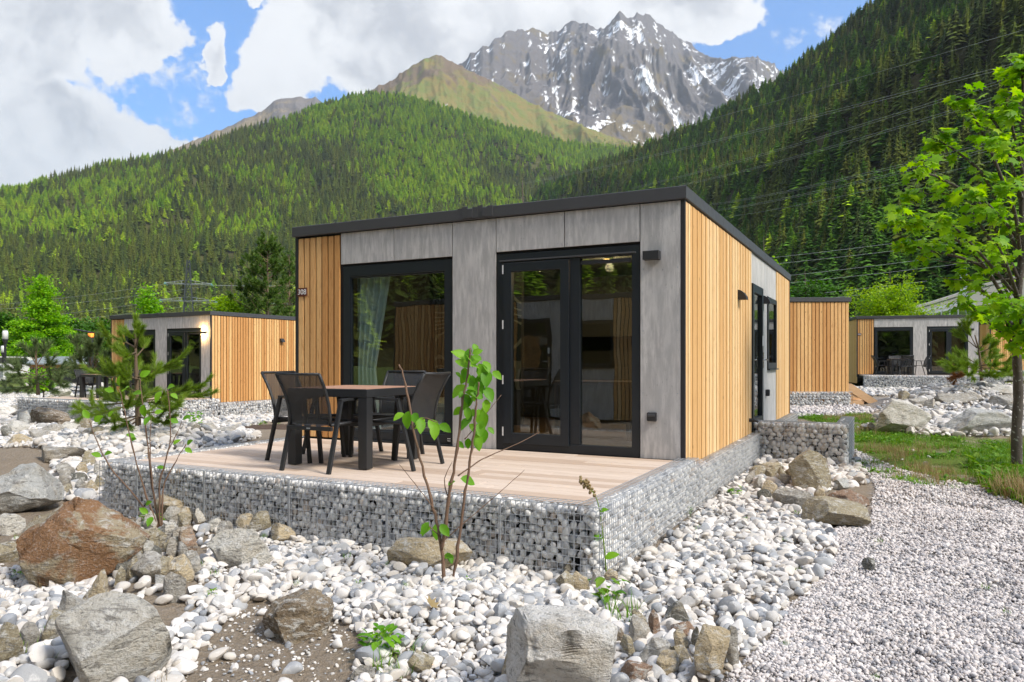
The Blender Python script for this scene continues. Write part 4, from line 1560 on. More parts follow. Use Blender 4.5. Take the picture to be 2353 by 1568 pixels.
RZ = math.atan2(-0.4535, 0.8913)
CPOS = (1.723, 7.5, 0.5)
main_cabin = cabin('timber_cabin', 'nearest timber and grey panel cabin with brown number plate 308', CPOS, RZ, '308', 2)
interior(main_cabin)
tagp = MB().box(-2.80, -2.735, 0.0095, 0.0115, 0.04, 0.10).build('maker_label', M['dark'], main_cabin)
text_mesh('maker_name', 'ADRIA', 0.016, 'letter', tagp, (-2.767, 0.0085, 0.088), (R(90), 0, 0))
text_mesh('small_print', 'Mobile homes\nterrace line', 0.008, 'letter', tagp, (-2.767, 0.0085, 0.062), (R(90), 0, 0))


def c2w(x, y, z=0.0, pos=CPOS, rz=RZ):
    c, s = math.cos(rz), math.sin(rz)
    return Vector((pos[0] + x * c - y * s, pos[1] + x * s + y * c, pos[2] + z))


def w2c(X, Y, pos=CPOS, rz=RZ):
    c, s = math.cos(rz), math.sin(rz)
    dx = np.asarray(X) - pos[0]; dy = np.asarray(Y) - pos[1]
    return dx * c + dy * s, -dx * s + dy * c


# the other cabins of the park
LPOS = (-9.52, 23.6, 0.33)
left_cabin = cabin('timber_cabin', 'timber cabin behind the young pine with a lit lamp beside its door', LPOS, RZ - R(2), None, 1, lit=True)
R2POS = (21.2, 33.9, 0.86)
R2RZ = math.atan2(-1.35, 5.0)
far_cabin = cabin('timber_cabin', 'timber cabin with brown number plate 324 behind the round pine', R2POS, R2RZ, '324', 1, boards='left')
R1POS = (9.95 - WID, 22.0 + DEP, 0.62)
back_cabin = cabin('timber_cabin', 'timber cabin showing its blank larch back wall and wooden steps', R1POS, PI, None, 1)
R3POS = (27.2 + WID, 42.5, 1.0)
edge_cabin = cabin('timber_cabin', 'timber cabin partly hidden behind the maple trunk', (R3POS[0] - WID, R3POS[1] + DEP, R3POS[2]), PI, None, 1)
# the neighbour whose front shows in the window panes
opp = c2w(-11.0, -10.2)
opp_cabin = cabin('timber_cabin', 'timber cabin seen only as a reflection in the window panes', (opp.x, opp.y, 0.45), RZ + PI / 2, None, 1)
opp_cabin.scale = (1, -1, 1)

for cb in (left_cabin, far_cabin, opp_cabin):
    MB().box(-WID + 0.14, -0.14, 1.6, 1.62, 0, 2.4).build('room_wall', M['inwall'], cb)
    MB().box(-WID + 0.14, -0.14, 0.125, 1.6, -0.02, 0.0).build('room_floor', M['inwood'], cb)
for (x0, x1) in ((-1.95, -1.33), (-1.13, -0.54)):
    MB().box(x0, x1, 0.30, 0.31, 0.05, 2.2).build('curtain', M['curtain_brown'], far_cabin)


# ------------------------------------------------------------------ terraces
def deck(name, label, pos, rz, x0, x1, y0, y1, per_row=2, seed=1):
    root = empty(name, pos, rz, label, 'deck', None)
    rg = random.Random(seed)
    w = 0.143
    n = int(round((y1 - y0) / w))
    w = (y1 - y0) / n
    for i in range(n):
        cuts = [x0]
        if per_row > 1:
            c = x0 + (x1 - x0) * rg.uniform(0.15, 0.45)
            while c < x1 - 0.5:
                cuts.append(c)
                c += rg.uniform(1.4, 2.6)
        cuts.append(x1)
        for a, b in zip(cuts[:-1], cuts[1:]):
            me = MB().box(0, b - a - 0.004, 0, w - 0.008, 0, 0.027, 0.003).mesh('plank', M['decking'])
            obj('plank', me, root, (a + 0.002, y0 + i * w + 0.003, -0.027 + rg.uniform(-0.0012, 0.0012)))
    MB().box(x0, x1, y0, y1, -0.12, -0.03).build('joist', M['dark'], root)
    return root


deck('terrace_deck', 'pale larch plank terrace in front of the nearest cabin', CPOS, RZ, -4.94, 0.02, -2.60, -0.02, 2, 3)
deck('terrace_deck', 'pale terrace of the cabin behind the young pine', LPOS, RZ - R(2), -5.02, 0.0, -2.9, -0.02, 1, 4)
deck('terrace_deck', 'terrace of cabin 324 seen edge on behind its stone wall', R2POS, R2RZ, -5.02, 0.0, -2.6, -0.02, 1, 5)
deck('entrance_deck', 'small plank landing at the side door of the nearest cabin', CPOS, RZ + PI / 2, 4.22, 5.55, -1.13, -0.05, 1, 6)


# ------------------------------------------------------------------ stones
def pebble_geo(seed, sub=2, flat=0.7, lump=0.22, ang=0):
    rg = np.random.default_rng(seed)
    V, T = ICO[sub]
    V = V.copy()
    for _ in range(4):
        d = rg.normal(size=3); d /= np.linalg.norm(d)
        V *= (1 + lump * rg.normal() * 0.5 * (V @ d)[:, None])
    for _ in range(ang):
        d = rg.normal(size=3); d /= np.linalg.norm(d)
        h = rg.uniform(0.55, 0.9)
        s = V @ d - h
        V -= np.maximum(s, 0)[:, None] * d * 0.85
    V *= np.array([1.0, rg.uniform(0.7, 0.95), flat * rg.uniform(0.8, 1.15)])
    return V * 0.5, T


PEB = [pebble_geo(10 + i, 2, 0.62, 0.42, 7 + (i % 3) * 3) for i in range(12)]
PEB_ME = [np_mesh('pebble', V, T, M['pebble'], True) for V, T in PEB]
for me_ in PEB_ME:
    me_.set_sharp_from_angle(angle=R(33))
GST = [pebble_geo(40 + i, 1, 0.72, 0.25, 3) for i in range(8)]
GST_ME = [np_mesh('stone', V, T, M['gabstone'], True) for V, T in GST]
GRV = [pebble_geo(70 + i, 1, 0.6, 0.3, 3) for i in range(6)]


# ------------------------------------------------------------------ gabions
def gabion(label, pos, rz, x0, x1, y0, y1, z0, z1, faces, r=0.067, parts=300, cell=(0.040, 0.050), wire=0.0036, seed=0, seams=(), top=True):
    """wire basket filled with stones: every stone near the seen faces is there, the largest in view as parts"""
    root = empty('gabion', pos, rz, label, 'gabion', 'gabion baskets round the cabins')
    rg = np.random.default_rng(seed)
    items = []
    def fill(u0, u1, v0, v1, mk, first):
        su, sv = r * 0.86, r * 0.70
        nu = max(1, int((u1 - u0) / su)); nv = max(1, int((v1 - v0) / sv))
        for layer in (0, 1):
            for i in range(nu):
                for j in range(nv):
                    if layer and rg.random() < 0.25:
                        continue
                    u = u0 + (i + 0.5 + (0.5 if (j + layer) % 2 else 0)) * (u1 - u0) / nu + rg.normal() * r * 0.14
                    v = v0 + (j + 0.5) * (v1 - v0) / nv + rg.normal() * r * 0.12
                    if u > u1 - 0.3 * r or u < u0 + 0.2 * r:
                        continue
                    s = r * rg.uniform(0.85, 1.35)
                    items.append((mk(u, v, s * 0.42 + 0.012 + layer * r * 0.75), s, layer, first))
    if '-y' in faces:
        fill(x0, x1, z0, z1 - 0.02, lambda u, v, d: (u, y0 + d, v), 0)
    if '+x' in faces:
        fill(y0, y1, z0, z1 - 0.02, lambda u, v, d: (x1 - d, u, v), 0)
    if '-x' in faces:
        fill(y0, y1, z0, z1 - 0.02, lambda u, v, d: (x0 + d, u, v), 0)
    if top:
        fill(x0 + r * 0.4, x1 - r * 0.4, y0 + r * 0.4, y1 - r * 0.3, lambda u, v, d: (u, v, z1 - d), 1)
    front = [k for k, it in enumerate(items) if it[2] == 0]
    rg.shuffle(front)
    part = set(front[:parts])
    rest = []
    for k, (p, s, layer, first) in enumerate(items):
        e = (rg.random() * 6.28, rg.random() * 6.28, rg.random() * 6.28)
        vi = int(rg.integers(len(GST)))
        sc = s * np.array([1.0, 1.0, 1.0])
        if k in part:
            o = obj('stone', GST_ME[vi], root, p)
            o.rotation_euler = e
            o.scale = sc
        else:
            rest.append((vi, rot_arr(e) * s, np.array(p)))
    if rest:
        V, T = joined(GST, rest)
        o = obj('stone_fill', np_mesh('stone_fill', V, T, M['gabstone'], True), root)
        o['kind'] = 'stuff'
    q = r * 1.35
    MB().box(x0 + (q if '-x' in faces else 0.01), x1 - (q if '+x' in faces else 0.01), y0 + q, y1 - 0.01, z0, z1 - q).build('gap_shade_core', M['core'], root)  # opaque dark box backs the stones and puts shade into their gaps
    m = MB()
    w = wire
    def grid(u0, u1, v0, v1, mk, cu, cv):
        nu = max(1, int(round((u1 - u0) / cu))); nv = max(1, int(round((v1 - v0) / cv)))
        for i in range(nu + 1):
            u = u0 + (u1 - u0) * i / nu
            m.bar(mk(u, v0, 0), mk(u, v1, 0), w)
        for j in range(nv + 1):
            v = v0 + (v1 - v0) * j / nv
            m.bar(mk(u0, v, -w * 0.9), mk(u1, v, -w * 0.9), w)
    cu, cv = cell
    if '-y' in faces:
        grid(x0, x1, z0, z1, lambda u, v, d: (u, y0 + d, v), cu, cv)
    if '+x' in faces:
        grid(y0, y1, z0, z1, lambda u, v, d: (x1 - d, u, v), cu, cv)
    if '-x' in faces:
        grid(y0, y1, z0, z1, lambda u, v, d: (x0 + d, u, v), cu, cv)
    if top:
        grid(x0, x1, y0, y1, lambda u, v, d: (u, v, z1 - d), cu, cv)
    for s in seams:
        for dx in (-0.006, 0.006):
            m.bar((s + dx, y0 - 0.004, z0), (s + dx, y0 - 0.004, z1), w * 1.5)
    m.build('wire_mesh', M['wire'], root)
    return root


ZB = -0.62
gabion('long stone filled wire basket along the front edge of the nearest terrace', CPOS, RZ, -5.06, -0.055, -2.77, -2.60, ZB, 0.02, ('-y', '-x'), seed=1, seams=(-0.62, -1.6, -2.6, -3.6, -4.5))
gabion('stone filled wire basket along the right edge of the nearest terrace', CPOS, RZ, -0.05, 0.13, -2.77, 0.09, ZB, 0.02, ('-y', '+x'), seed=2)
gabion('low stone basket under the larch side wall of the nearest cabin', CPOS, RZ, 0.0, 0.132, 0.095, 4.02, ZB, -0.065, ('+x',), seed=3)
gabion('thin stone basket along the left edge of the nearest terrace', CPOS, RZ, -5.09, -4.95, -2.59, 0.0, ZB, 0.015, ('-x', '+x'), seed=4, parts=200)
gabion('stone basket on the near side of the landing at the side door', CPOS, RZ, 0.03, 1.30, 4.03, 4.21, ZB, 0.11, ('-y',), seed=5, r=0.09)
gabion('stone basket at the outer end of the side door landing', CPOS, RZ, 1.14, 1.32, 4.215, 5.75, ZB, 0.10, ('-y', '+x'), seed=6, r=0.09, parts=150)
gabion('far low stone basket beyond the landing of the nearest cabin', CPOS, RZ, 0.0, 0.15, 5.76, 8.7, ZB, -0.06, ('+x', '-y'), seed=7, parts=60)
FR = dict(r=0.10, cell=(0.10, 0.10), wire=0.008)
gabion('front stone basket of the terrace behind the young pine', LPOS, RZ - R(2), -5.2, 0.1, -3.07, -2.9, -0.75, 0.02, ('-y', '-x'), seed=11, parts=250, **FR)
gabion('stone basket on the right edge of the terrace behind the young pine', LPOS, RZ - R(2), 0.02, 0.2, -2.89, 0.2, -0.75, -0.03, ('+x', '-y'), seed=12, parts=120, **FR)
gabion('stone basket under the side wall of the cabin behind the young pine', LPOS, RZ - R(2), 0.03, 0.22, 0.21, 8.6, -0.75, -0.16, ('+x',), seed=13, parts=300, **FR)
gabion('stone basket under the blank larch back wall beside the wooden steps', (9.95, 22.0, 0.62), 0.0, -WID, 0.02, -0.10, 0.15, -0.62, -0.03, ('-y', '+x'), seed=14, parts=260, **FR)
gabion('front stone basket of the terrace of cabin 324', R2POS, R2RZ, -5.3, 0.15, -2.78, -2.6, -0.75, 0.02, ('-y', '-x'), seed=15, parts=260, **FR)
gabion('stone basket at the foot of the cabin partly hidden behind the maple trunk', (R3POS[0] - WID, R3POS[1], R3POS[2]), 0.0, -0.6, WID, -0.12, 0.1, -0.6, -0.03, ('-y', '-x'), seed=16, parts=120, **FR)

# wooden steps at the side of the back cabin
st = empty('wooden_steps', (9.99, 22.25, H(10.5, 22.3)), 0.0, 'light wooden steps with a sloping stringer beside the blank larch wall', 'steps')
for y in (0.0, 1.0):
    MB().prism([(0.0, 0.62), (0.0, 0.42), (0.72, -0.02), (0.90, -0.02), (0.90, 0.11), (0.12, 0.62)], 'y', y, y + 0.05).build('stringer', M['softwood'], st)
for (x, z) in ((0.05, 0.40), (0.33, 0.22), (0.60, 0.06)):
    MB().box(x, x + 0.27, 0.05, 1.0, z, z + 0.035).build('tread', M['softwood'], st)
for z in (0.30, 0.10):
    MB().box(0.0, 0.5, 0.02, 0.045, z - 0.10, z + 0.02).build('cross_board', M['softwood'], st)


# ------------------------------------------------------------------ garden furniture
def make_table(label, pos, rz):
    root = empty('garden_table', pos, rz, label, 'table', 'garden tables on the terraces')
    L, B = 0.92, 0.92
    f = MB()
    f.box(-L / 2, L / 2, -B / 2, -B / 2 + 0.03, 0.665, 0.74, 0.003)
    f.box(-L / 2, L / 2, B / 2 - 0.03, B / 2, 0.665, 0.74, 0.003)
    f.box(-L / 2, -L / 2 + 0.03, -B / 2 + 0.03, B / 2 - 0.03, 0.665, 0.74, 0.003)
    f.box(L / 2 - 0.03, L / 2, -B / 2 + 0.03, B / 2 - 0.03, 0.665, 0.74, 0.003)
    f.build('table_frame', M['furn'], root)
    n = 8
    w = (B - 0.06) / n
    for i in range(n):
        MB().box(-L / 2 + 0.031, L / 2 - 0.031, -B / 2 + 0.031 + i * w, -B / 2 + 0.031 + (i + 1) * w - 0.005, 0.722, 0.745, 0.002).build('slat', M['tabletop'], root)
    for sx in (-1, 1):
        for sy in (-1, 1):
            x = sx * (L / 2 - 0.05); y = sy * (B / 2 - 0.05)
            MB().box(x - 0.047, x + 0.047, y - 0.047, y + 0.047, 0.008, 0.665, 0.006).build('leg', M['furn'], root)
    return root


def make_chair(label, pos, rz, group):
    root = empty('garden_chair', pos, rz, label, 'chair', group)
    w = 0.27
    def leg(x, foot, knee):
        return shared(('cl', x, foot), lambda: MB().bar((x, foot, 0.0), (x, knee, 0.64), 0.026, 0.038, (1, 0, 0)).mesh('leg', M['furn']))
    for x in (-w, w):
        obj('leg', leg(x, -0.27, -0.10), root)
        obj('leg', leg(x, 0.27, 0.20), root)
        obj('armrest', shared(('ar', x), lambda: MB().bar((x, -0.115, 0.645), (x, 0.215, 0.655), 0.038, 0.022).mesh('armrest', M['furn'])), root)
    def seat():
        m = MB()
        n = 7
        v = []
        for i in range(n):
            y = -0.20 + 0.45 * i / (n - 1)
            z = 0.425 + 0.02 * i / (n - 1) - (0.02 if i == n - 1 else 0)
            for x, dz in ((-0.235, 0), (-0.1, -0.01), (0.1, -0.01), (0.235, 0)):
                v.append((x, y, z + dz))
        f = [(i * 4 + j, i * 4 + j + 1, i * 4 + j + 5, i * 4 + j + 4) for i in range(n - 1) for j in range(3)]
        return m.add(v, f).mesh('seat', M['sling'], True)
    def back():
        m = MB()
        n = 9
        v = []
        for i in range(n):
            q = i / (n - 1)
            y = -0.195 - 0.13 * q - 0.04 * q * q + 0.03 * math.sin(q * PI)
            z = 0.43 + 0.45 * q
            for x, dy in ((-0.225, 0), (-0.1, -0.012), (0.1, -0.012), (0.225, 0)):
                v.append((x * (0.97 + 0.06 * q), y + dy, z))
        f = [(i * 4 + j, i * 4 + j + 1, i * 4 + j + 5, i * 4 + j + 4) for i in range(n - 1) for j in range(3)]
        return m.add(v, f).mesh('backrest', M['sling'], True)
    obj('seat', shared('seat', seat), root)
    obj('backrest', shared('back', back), root)
    def frame():
        m = MB()
        for x in (-0.238, 0.238):
            pts = []
            for i in range(6):
                q = i / 5
                pts.append((x * (0.97 + 0.06 * q), -0.195 - 0.13 * q - 0.04 * q * q + 0.03 * math.sin(q * PI), 0.42 + 0.465 * q))
            m.tube(pts, 0.015, 6)
            m.tube([(x, -0.20, 0.425), (x, 0.25, 0.44)], 0.014, 6)
        m.tube([(-0.24, -0.365, 0.885), (0, -0.378, 0.882), (0.24, -0.365, 0.885)], 0.014, 6)
        m.tube([(-0.24, 0.25, 0.435), (0.24, 0.25, 0.435)], 0.014, 6)
        return m.mesh('sling_frame', M['furn'], True)
    obj('sling_frame', shared('cframe', frame), root)
    obj('crossbar', shared('cbar', lambda: MB().box(-w + 0.014, w - 0.014, -0.222, -0.192, 0.375, 0.412, 0.003).mesh('crossbar', M['furn'])), root)
    obj('crossbar', shared('cbar2', lambda: MB().box(-w + 0.014, w - 0.014, 0.225, 0.25, 0.385, 0.415, 0.003).mesh('crossbar', M['furn'])), root)
    obj('maker_tag', shared('ctag', lambda: MB().box(-0.02, 0.02, -0.2245, -0.2225, 0.387, 0.40).mesh('maker_tag', M['galv'])), root)
    return root


TB = (-1.55, 7.41)
tr = R(-24.5)
make_table('dark square garden table with brown slatted top on the nearest terrace', (TB[0], TB[1], 0.5), tr)
G1 = 'sling armchairs round the table on the nearest terrace'
def facing(dx, dy):
    return math.atan2(-dx, dy)
make_chair('black sling armchair with its back to the stone front edge, nearest the viewer', (-1.74, 6.94, 0.5), facing(0.44, 0.90), G1)
make_chair('black sling armchair on the left side of the near table, before the larch boards', (-2.11, 7.66, 0.5), facing(0.91, -0.41), G1)
make_chair('black sling armchair on the right side of the near table, beside the sapling', (-1.03, 7.13, 0.5), facing(-0.92, 0.40), G1)
make_chair('black sling armchair behind the near table, against the picture window', (-1.32, 7.90, 0.5), facing(-0.44, -0.90), G1)
# left cabin set
lt = c2w(-3.4, -1.4, 0, LPOS, RZ - R(2))
make_table('garden table on the terrace behind the young pine', (lt.x, lt.y, lt.z), RZ)
G2 = 'sling armchairs on the terrace behind the young pine'
for (dx, dy, ang, lab) in ((-0.75, 0.0, -90, 'black armchair at the left end of the table behind the young pine'), (0.75, 0.1, 90, 'black armchair at the door side of the table behind the young pine'),
                           (0.1, 0.75, 180, 'black armchair between that table and the window behind the young pine')):
    p = c2w(-3.4 + dx, -1.4 + dy, 0, LPOS, RZ - R(2))
    make_chair(lab, tuple(p), RZ + R(ang), G2)
rt = c2w(-3.55, -1.35, 0, R2POS, R2RZ)
make_table('garden table in front of the big window of cabin 324', tuple(rt), R2RZ)
G3 = 'sling armchairs on the terrace of cabin 324'
for (dx, dy, ang, lab) in ((-0.8, 0.0, -90, 'black armchair before the larch boards of cabin 324'), (0.8, 0.0, 90, 'black armchair at the pillar side of the table of cabin 324'),
                           (0.05, -0.72, 0, 'black armchair with its back to the terrace edge of cabin 324'), (0.0, 0.75, 180, 'black armchair against the big window of cabin 324')):
    p = c2w(-3.55 + dx, -1.35 + dy, 0, R2POS, R2RZ)
    make_chair(lab, tuple(p), R2RZ + R(ang), G3)

# ------------------------------------------------------------------ boulders and split stone
from mathutils import noise as mnoise


def rock_geo(seed, dims, sub=4, cuts=11, rough=0.05, boxy=0.72, layered=0.0, tilt=(0, 0, 0), chip=0.0):
    rg = np.random.default_rng(seed)
    V, T = ICO[sub]
    V = np.sign(V) * np.abs(V) ** boxy
    V = V / np.linalg.norm(V, axis=1).max()
    for k in range(cuts + 16):
        d = rg.normal(size=3); d /= np.linalg.norm(d)
        h = (rg.uniform(0.38, 0.66) if k < cuts * 0.7 else rg.uniform(0.55, 0.85)) + chip
        s = V @ d - h
        V = V - np.maximum(s, 0)[:, None] * d
    V = V / np.abs(V).max(0)
    V = V @ rot_arr(tilt).T
    V = V / np.abs(V).max(0)
    V = V * np.array(dims) * 0.5
    m = float(np.mean(dims))
    off = rg.random(3) * 50
    out = np.empty_like(V)
    for i, v in enumerate(V):
        p = Vector(v / m * 2.0 + off)
        n = mnoise.fractal(p, 1.0, 2.1, 4) * 0.7 + (abs(mnoise.noise(p * 2.2)) - 0.25) * 0.6
        if sub >= 4:
            n += mnoise.noise(p * 6.0) * 0.22 + mnoise.noise(p * 15.0) * 0.13
        nv = v / (np.linalg.norm(v) + 1e-6)
        lz = 0.0
        if layered:
            q = p.x * 0.25 + p.z * 2.6
            lz = layered * (mnoise.noise(Vector((q * 2.2, p.y * 0.4, 0))) * 0.9)
        out[i] = v + nv * (n * rough + lz) * m
    return out, T


RC = {'grey': (0.42, 0.39, 0.345), 'pale': (0.62, 0.585, 0.52), 'tan': (0.56, 0.45, 0.29), 'rust': (0.40, 0.33, 0.22), 'dark': (0.17, 0.165, 0.14), 'brown': (0.24, 0.18, 0.12),
      'lichen': (0.40, 0.34, 0.225), 'bluish': (0.50, 0.50, 0.48), 'red': (0.33, 0.21, 0.14), 'white': (0.74, 0.71, 0.67)}


def sharp(me, ang=38):
    me.set_sharp_from_angle(angle=R(ang))


def rock_at(x0, x1, yt, yb, col, label, group=None, seed=0, sub=4, dr=0.8, tilt=(0, 0, 0), cuts=11, rough=0.05, layered=0.0, bury=0.22, chip=0.0, mat='rock', name='boulder', yaw=0.0, Y=None, boxy=0.72):
    cx = (x0 + x1) / 2
    g = gnd(cx, yb) if Y is None else at(cx, yb, Y)
    big = 1.0 if name == 'boulder' else 1.22
    w = (x1 - x0) * g.y / F * big
    h = (yb - yt) * g.y / F * big + (0.0 if name == 'boulder' else 0.045)
    d = w * dr
    c, s = abs(math.cos(yaw)), abs(math.sin(yaw))
    lw = w / (c + s * dr)
    V, T = rock_geo(seed, (lw, lw * dr, h * (1 + bury)), sub, cuts, rough, boxy, layered, tilt, chip)
    me = np_mesh(name, V, T, M[mat], True)
    sharp(me)
    o = obj(name, me)
    Yc = g.y + d * 0.36
    o.location = (g.x * Yc / g.y, Yc, g.z + h - h * (1 + bury) / 2)
    o.rotation_euler = (0, 0, yaw)
    fc = random.uniform(0.85, 1.12)
    o.color = (*[v * fc for v in RC[col]], 1)
    tag(o, label, 'rock' if name != 'boulder' else 'boulder', group)
    return o


B = rock_at
B(38, 335, 1138, 1352, 'rust', 'largest boulder at the left with a broad rust brown face', seed=19, sub=5, dr=0.8, tilt=(0.35, 0.55, 0.4), cuts=7, rough=0.06, layered=0.015, boxy=0.38, chip=0.04, mat='rust', bury=0.15)
B(128, 412, 1395, 1610, 'pale', 'big pale grey slab lying tilted at the bottom left corner', seed=23, sub=5, dr=0.95, tilt=(0.6, -0.30, 0.6), cuts=3, rough=0.045, layered=0.012, bury=0.1, boxy=0.26, chip=0.17)
B(1155, 1436, 1425, 1640, 'white', 'whitish angular boulder cut off by the bottom edge', seed=27, sub=5, dr=0.8, tilt=(0.12, -0.07, 0.1), cuts=6, rough=0.05, layered=0.012, bury=0.1, boxy=0.36, chip=0.13)
B(-60, 130, 1076, 1188, 'bluish', 'grey boulder at the left edge of the picture, left of the rusty boulder', seed=36, sub=5, dr=0.9, cuts=9, rough=0.05, layered=0.02)
B(485, 640, 1222, 1318, 'pale', 'pale half buried boulder among white pebbles in front of the terrace wall', seed=47, sub=4, dr=0.9, rough=0.06)
B(560, 765, 1382, 1492, 'brown', 'brown weathered boulder half covered by earth', seed=58, sub=5, dr=0.7, rough=0.09, layered=0.03, cuts=8)
B(868, 1088, 1222, 1318, 'tan', 'tan wedge shaped rock rising out of pebbles behind the leafy sapling', seed=69, sub=4, dr=0.6, tilt=(0.1, -0.42, 0.1), rough=0.04, cuts=12)
B(180, 332, 1228, 1300, 'lichen', 'flat rock wedged under the right side of the rusty boulder', seed=71, sub=4, dr=0.6, tilt=(0, -0.25, 0), layered=0.02)
B(192, 254, 1322, 1408, 'tan', 'upright stone standing between the rusty boulder and the pale slab', seed=72, sub=4, dr=0.7, tilt=(0, 0.3, 0))
B(124, 203, 1362, 1440, 'grey', 'grey green stone left of the upright stone by the pale slab', seed=73, sub=4, tilt=(0, -0.5, 0))
B(374, 432, 1322, 1388, 'grey', 'plain grey stone touching the top right of the pale slab', seed=74, sub=4)
B(-20, 52, 1432, 1532, 'lichen', 'brown grey rock cut by the left edge above the bottom corner', seed=75, sub=4)
B(-15, 46, 1250, 1300, 'lichen', 'lichen stained rock at the left edge below the earth patch', seed=76, sub=4)
B(-10, 62, 1175, 1232, 'pale', 'pale rock at the left edge below the grey boulder', seed=78, sub=4)
B(74, 185, 1018, 1068, 'grey', 'low grey boulder on the pebble slope left of the terrace corner', seed=77, sub=4, layered=0.02)
B(58, 164, 932, 982, 'brown', 'long brown layered boulder below the terrace behind the young pine', seed=81, sub=4, dr=0.7, layered=0.06, tilt=(0, -0.12, 0))
B(36, 72, 945, 985, 'bluish', 'bluish white rock left of the long brown boulder', seed=82, sub=3)
B(-40, 40, 918, 962, 'white', 'pale rock at the left edge beside the bluish white rock', seed=83, sub=3)
B(0, 68, 968, 1003, 'pale', 'flat pale rock below the bluish white rock', seed=84, sub=3)
B(118, 158, 890, 915, 'pale', 'pale low rock before the upright stones at the far left', seed=85, sub=3)
B(165, 186, 858, 888, 'grey', 'narrow upright stone, left of the two behind the far terrace', seed=86, sub=3, dr=0.6, bury=0.1)
B(184, 204, 860, 888, 'tan', 'broader upright stone, right of the two behind the far terrace', seed=87, sub=3, dr=0.6, bury=0.1)
B(240, 320, 952, 985, 'pale', 'pale flat boulder behind the trunk of the young pine', seed=88, sub=4)
B(1812, 1926, 1033, 1138, 'lichen', 'big pointed grey brown boulder leaning by the side door landing', seed=91, sub=5, dr=0.7, tilt=(0.1, -0.5, 0.2), cuts=10, rough=0.035)
B(1772, 1876, 1128, 1178, 'grey', 'smooth grey boulder in front of the pointed one by the landing', seed=92, sub=4, dr=0.7)
B(1892, 2008, 1122, 1180, 'red', 'reddish tan boulder at the edge of the gravel path', seed=93, sub=4, dr=0.7, rough=0.06)
B(1838, 1994, 1155, 1218, 'lichen', 'lichen covered flat boulder lying lowest at the path edge', seed=94, sub=4, dr=0.7, rough=0.05)
B(1742, 1812, 1064, 1106, 'lichen', 'low mossy stone against the basket of the landing', seed=95, sub=4)
B(1748, 1788, 1104, 1148, 'tan', 'yellowish upright stone in the heap below the landing', seed=96, sub=3)
B(1905, 1952, 1095, 1130, 'bluish', 'light grey stone behind the reddish boulder at the path', seed=97, sub=3)
B(2006, 2128, 920, 998, 'pale', 'big pale grey boulder on the grass, left of the two beside the maple', seed=98, sub=5, dr=0.8, tilt=(0.1, 0.3, 0.2), rough=0.05)
B(2145, 2345, 938, 1000, 'bluish', 'long flat grey boulder left of the maple trunk', seed=99, sub=5, dr=0.5, layered=0.03, cuts=9)
B(2132, 2265, 896, 930, 'grey', 'grey slab below the round pine', seed=101, sub=4, dr=0.5, layered=0.02, bury=0.3)
B(2262, 2325, 890, 912, 'pale', 'pale stone on the right of the mound of the round pine', seed=102, sub=3)
B(2270, 2335, 908, 940, 'grey', 'grey stone stacked under the pale one right of the round pine', seed=103, sub=3)
B(1976, 2012, 972, 992, 'pale', 'small pale stone left of the big boulder on the grass', seed=104, sub=3)
B(1464, 1552, 1482, 1552, 'grey', 'smooth grey green stone near the bottom edge, right of the whitish boulder', seed=105, sub=4)
B(1534, 1600, 1498, 1552, 'lichen', 'brown green stone leaning on the pointed tan stone near the bottom', seed=106, sub=4)
B(1592, 1682, 1448, 1580, 'tan', 'tall pointed tan stone near the bottom edge', seed=107, sub=4, dr=0.7, tilt=(0, 0.25, 0.3), bury=0.1)
B(1540, 1608, 1434, 1480, 'red', 'pinkish brown stone above the pointed tan stone', seed=108, sub=4)
B(1410, 1442, 1455, 1508, 'brown', 'dark brown stone touching the right side of the whitish boulder', seed=109, sub=3)
B(1422, 1502, 1528, 1585, 'red', 'rust spotted stone at the bottom edge beside the whitish boulder', seed=110, sub=4)
B(1152, 1216, 1503, 1590, 'tan', 'yellowish stone leaning on the left of the whitish boulder', seed=111, sub=4)
B(936, 1000, 1502, 1556, 'lichen', 'mossy grey stone right of the leafy weeds at the bottom', seed=112, sub=4)
B(806, 868, 1532, 1580, 'grey', 'grey stone under the leafy weeds at the bottom edge', seed=113, sub=4)
B(1382, 1420, 1308, 1356, 'tan', 'yellowish stone at the foot of the right terrace corner', seed=114, sub=3)

HEAP = [(298, 332, 1213, 1242), (334, 381, 1235, 1268), (382, 406, 1235, 1256), (361, 462, 1166, 1205), (458, 496, 1162, 1188), (442, 492, 1186, 1210), (531, 580, 1170, 1210), (569, 612, 1174, 1203), (572, 628, 1200, 1237), (626, 668, 1195, 1222), (620, 678, 1225, 1255),
        (215, 260, 1295, 1336), (252, 291, 1276, 1312), (260, 294, 1306, 1336), (283, 320, 1280, 1300), (290, 325, 1302, 1339), (316, 388, 1299, 1339), (371, 446, 1309, 1346), (264, 287, 1325, 1358), (320, 352, 1265, 1302), (347, 374, 1271, 1302), (378, 410, 1258, 1281),
        (92, 165, 1440, 1482), (50, 96, 1465, 1500), (500, 535, 1195, 1218), (405, 440, 1200, 1228), (330, 362, 1195, 1222)]
cols = ['grey', 'lichen', 'grey', 'tan', 'lichen', 'pale', 'dark']
for i, (x0, x1, a, b) in enumerate(HEAP):
    B(x0, x1, a, b, cols[i % 7], 'angular grey brown stone in the heap between the rusty boulder and the terrace wall', 'angular stones heaped by the rusty boulder', seed=300 + i, sub=3, name='rock', tilt=(random.uniform(-.4, .4), random.uniform(-.4, .4), 0), yaw=random.uniform(0, 3))
rr4 = random.Random(12)
HP = [(335, 1195), (480, 1165), (640, 1195), (560, 1235), (470, 1270), (445, 1340), (385, 1385), (255, 1330), (300, 1250)]
k_ = 0
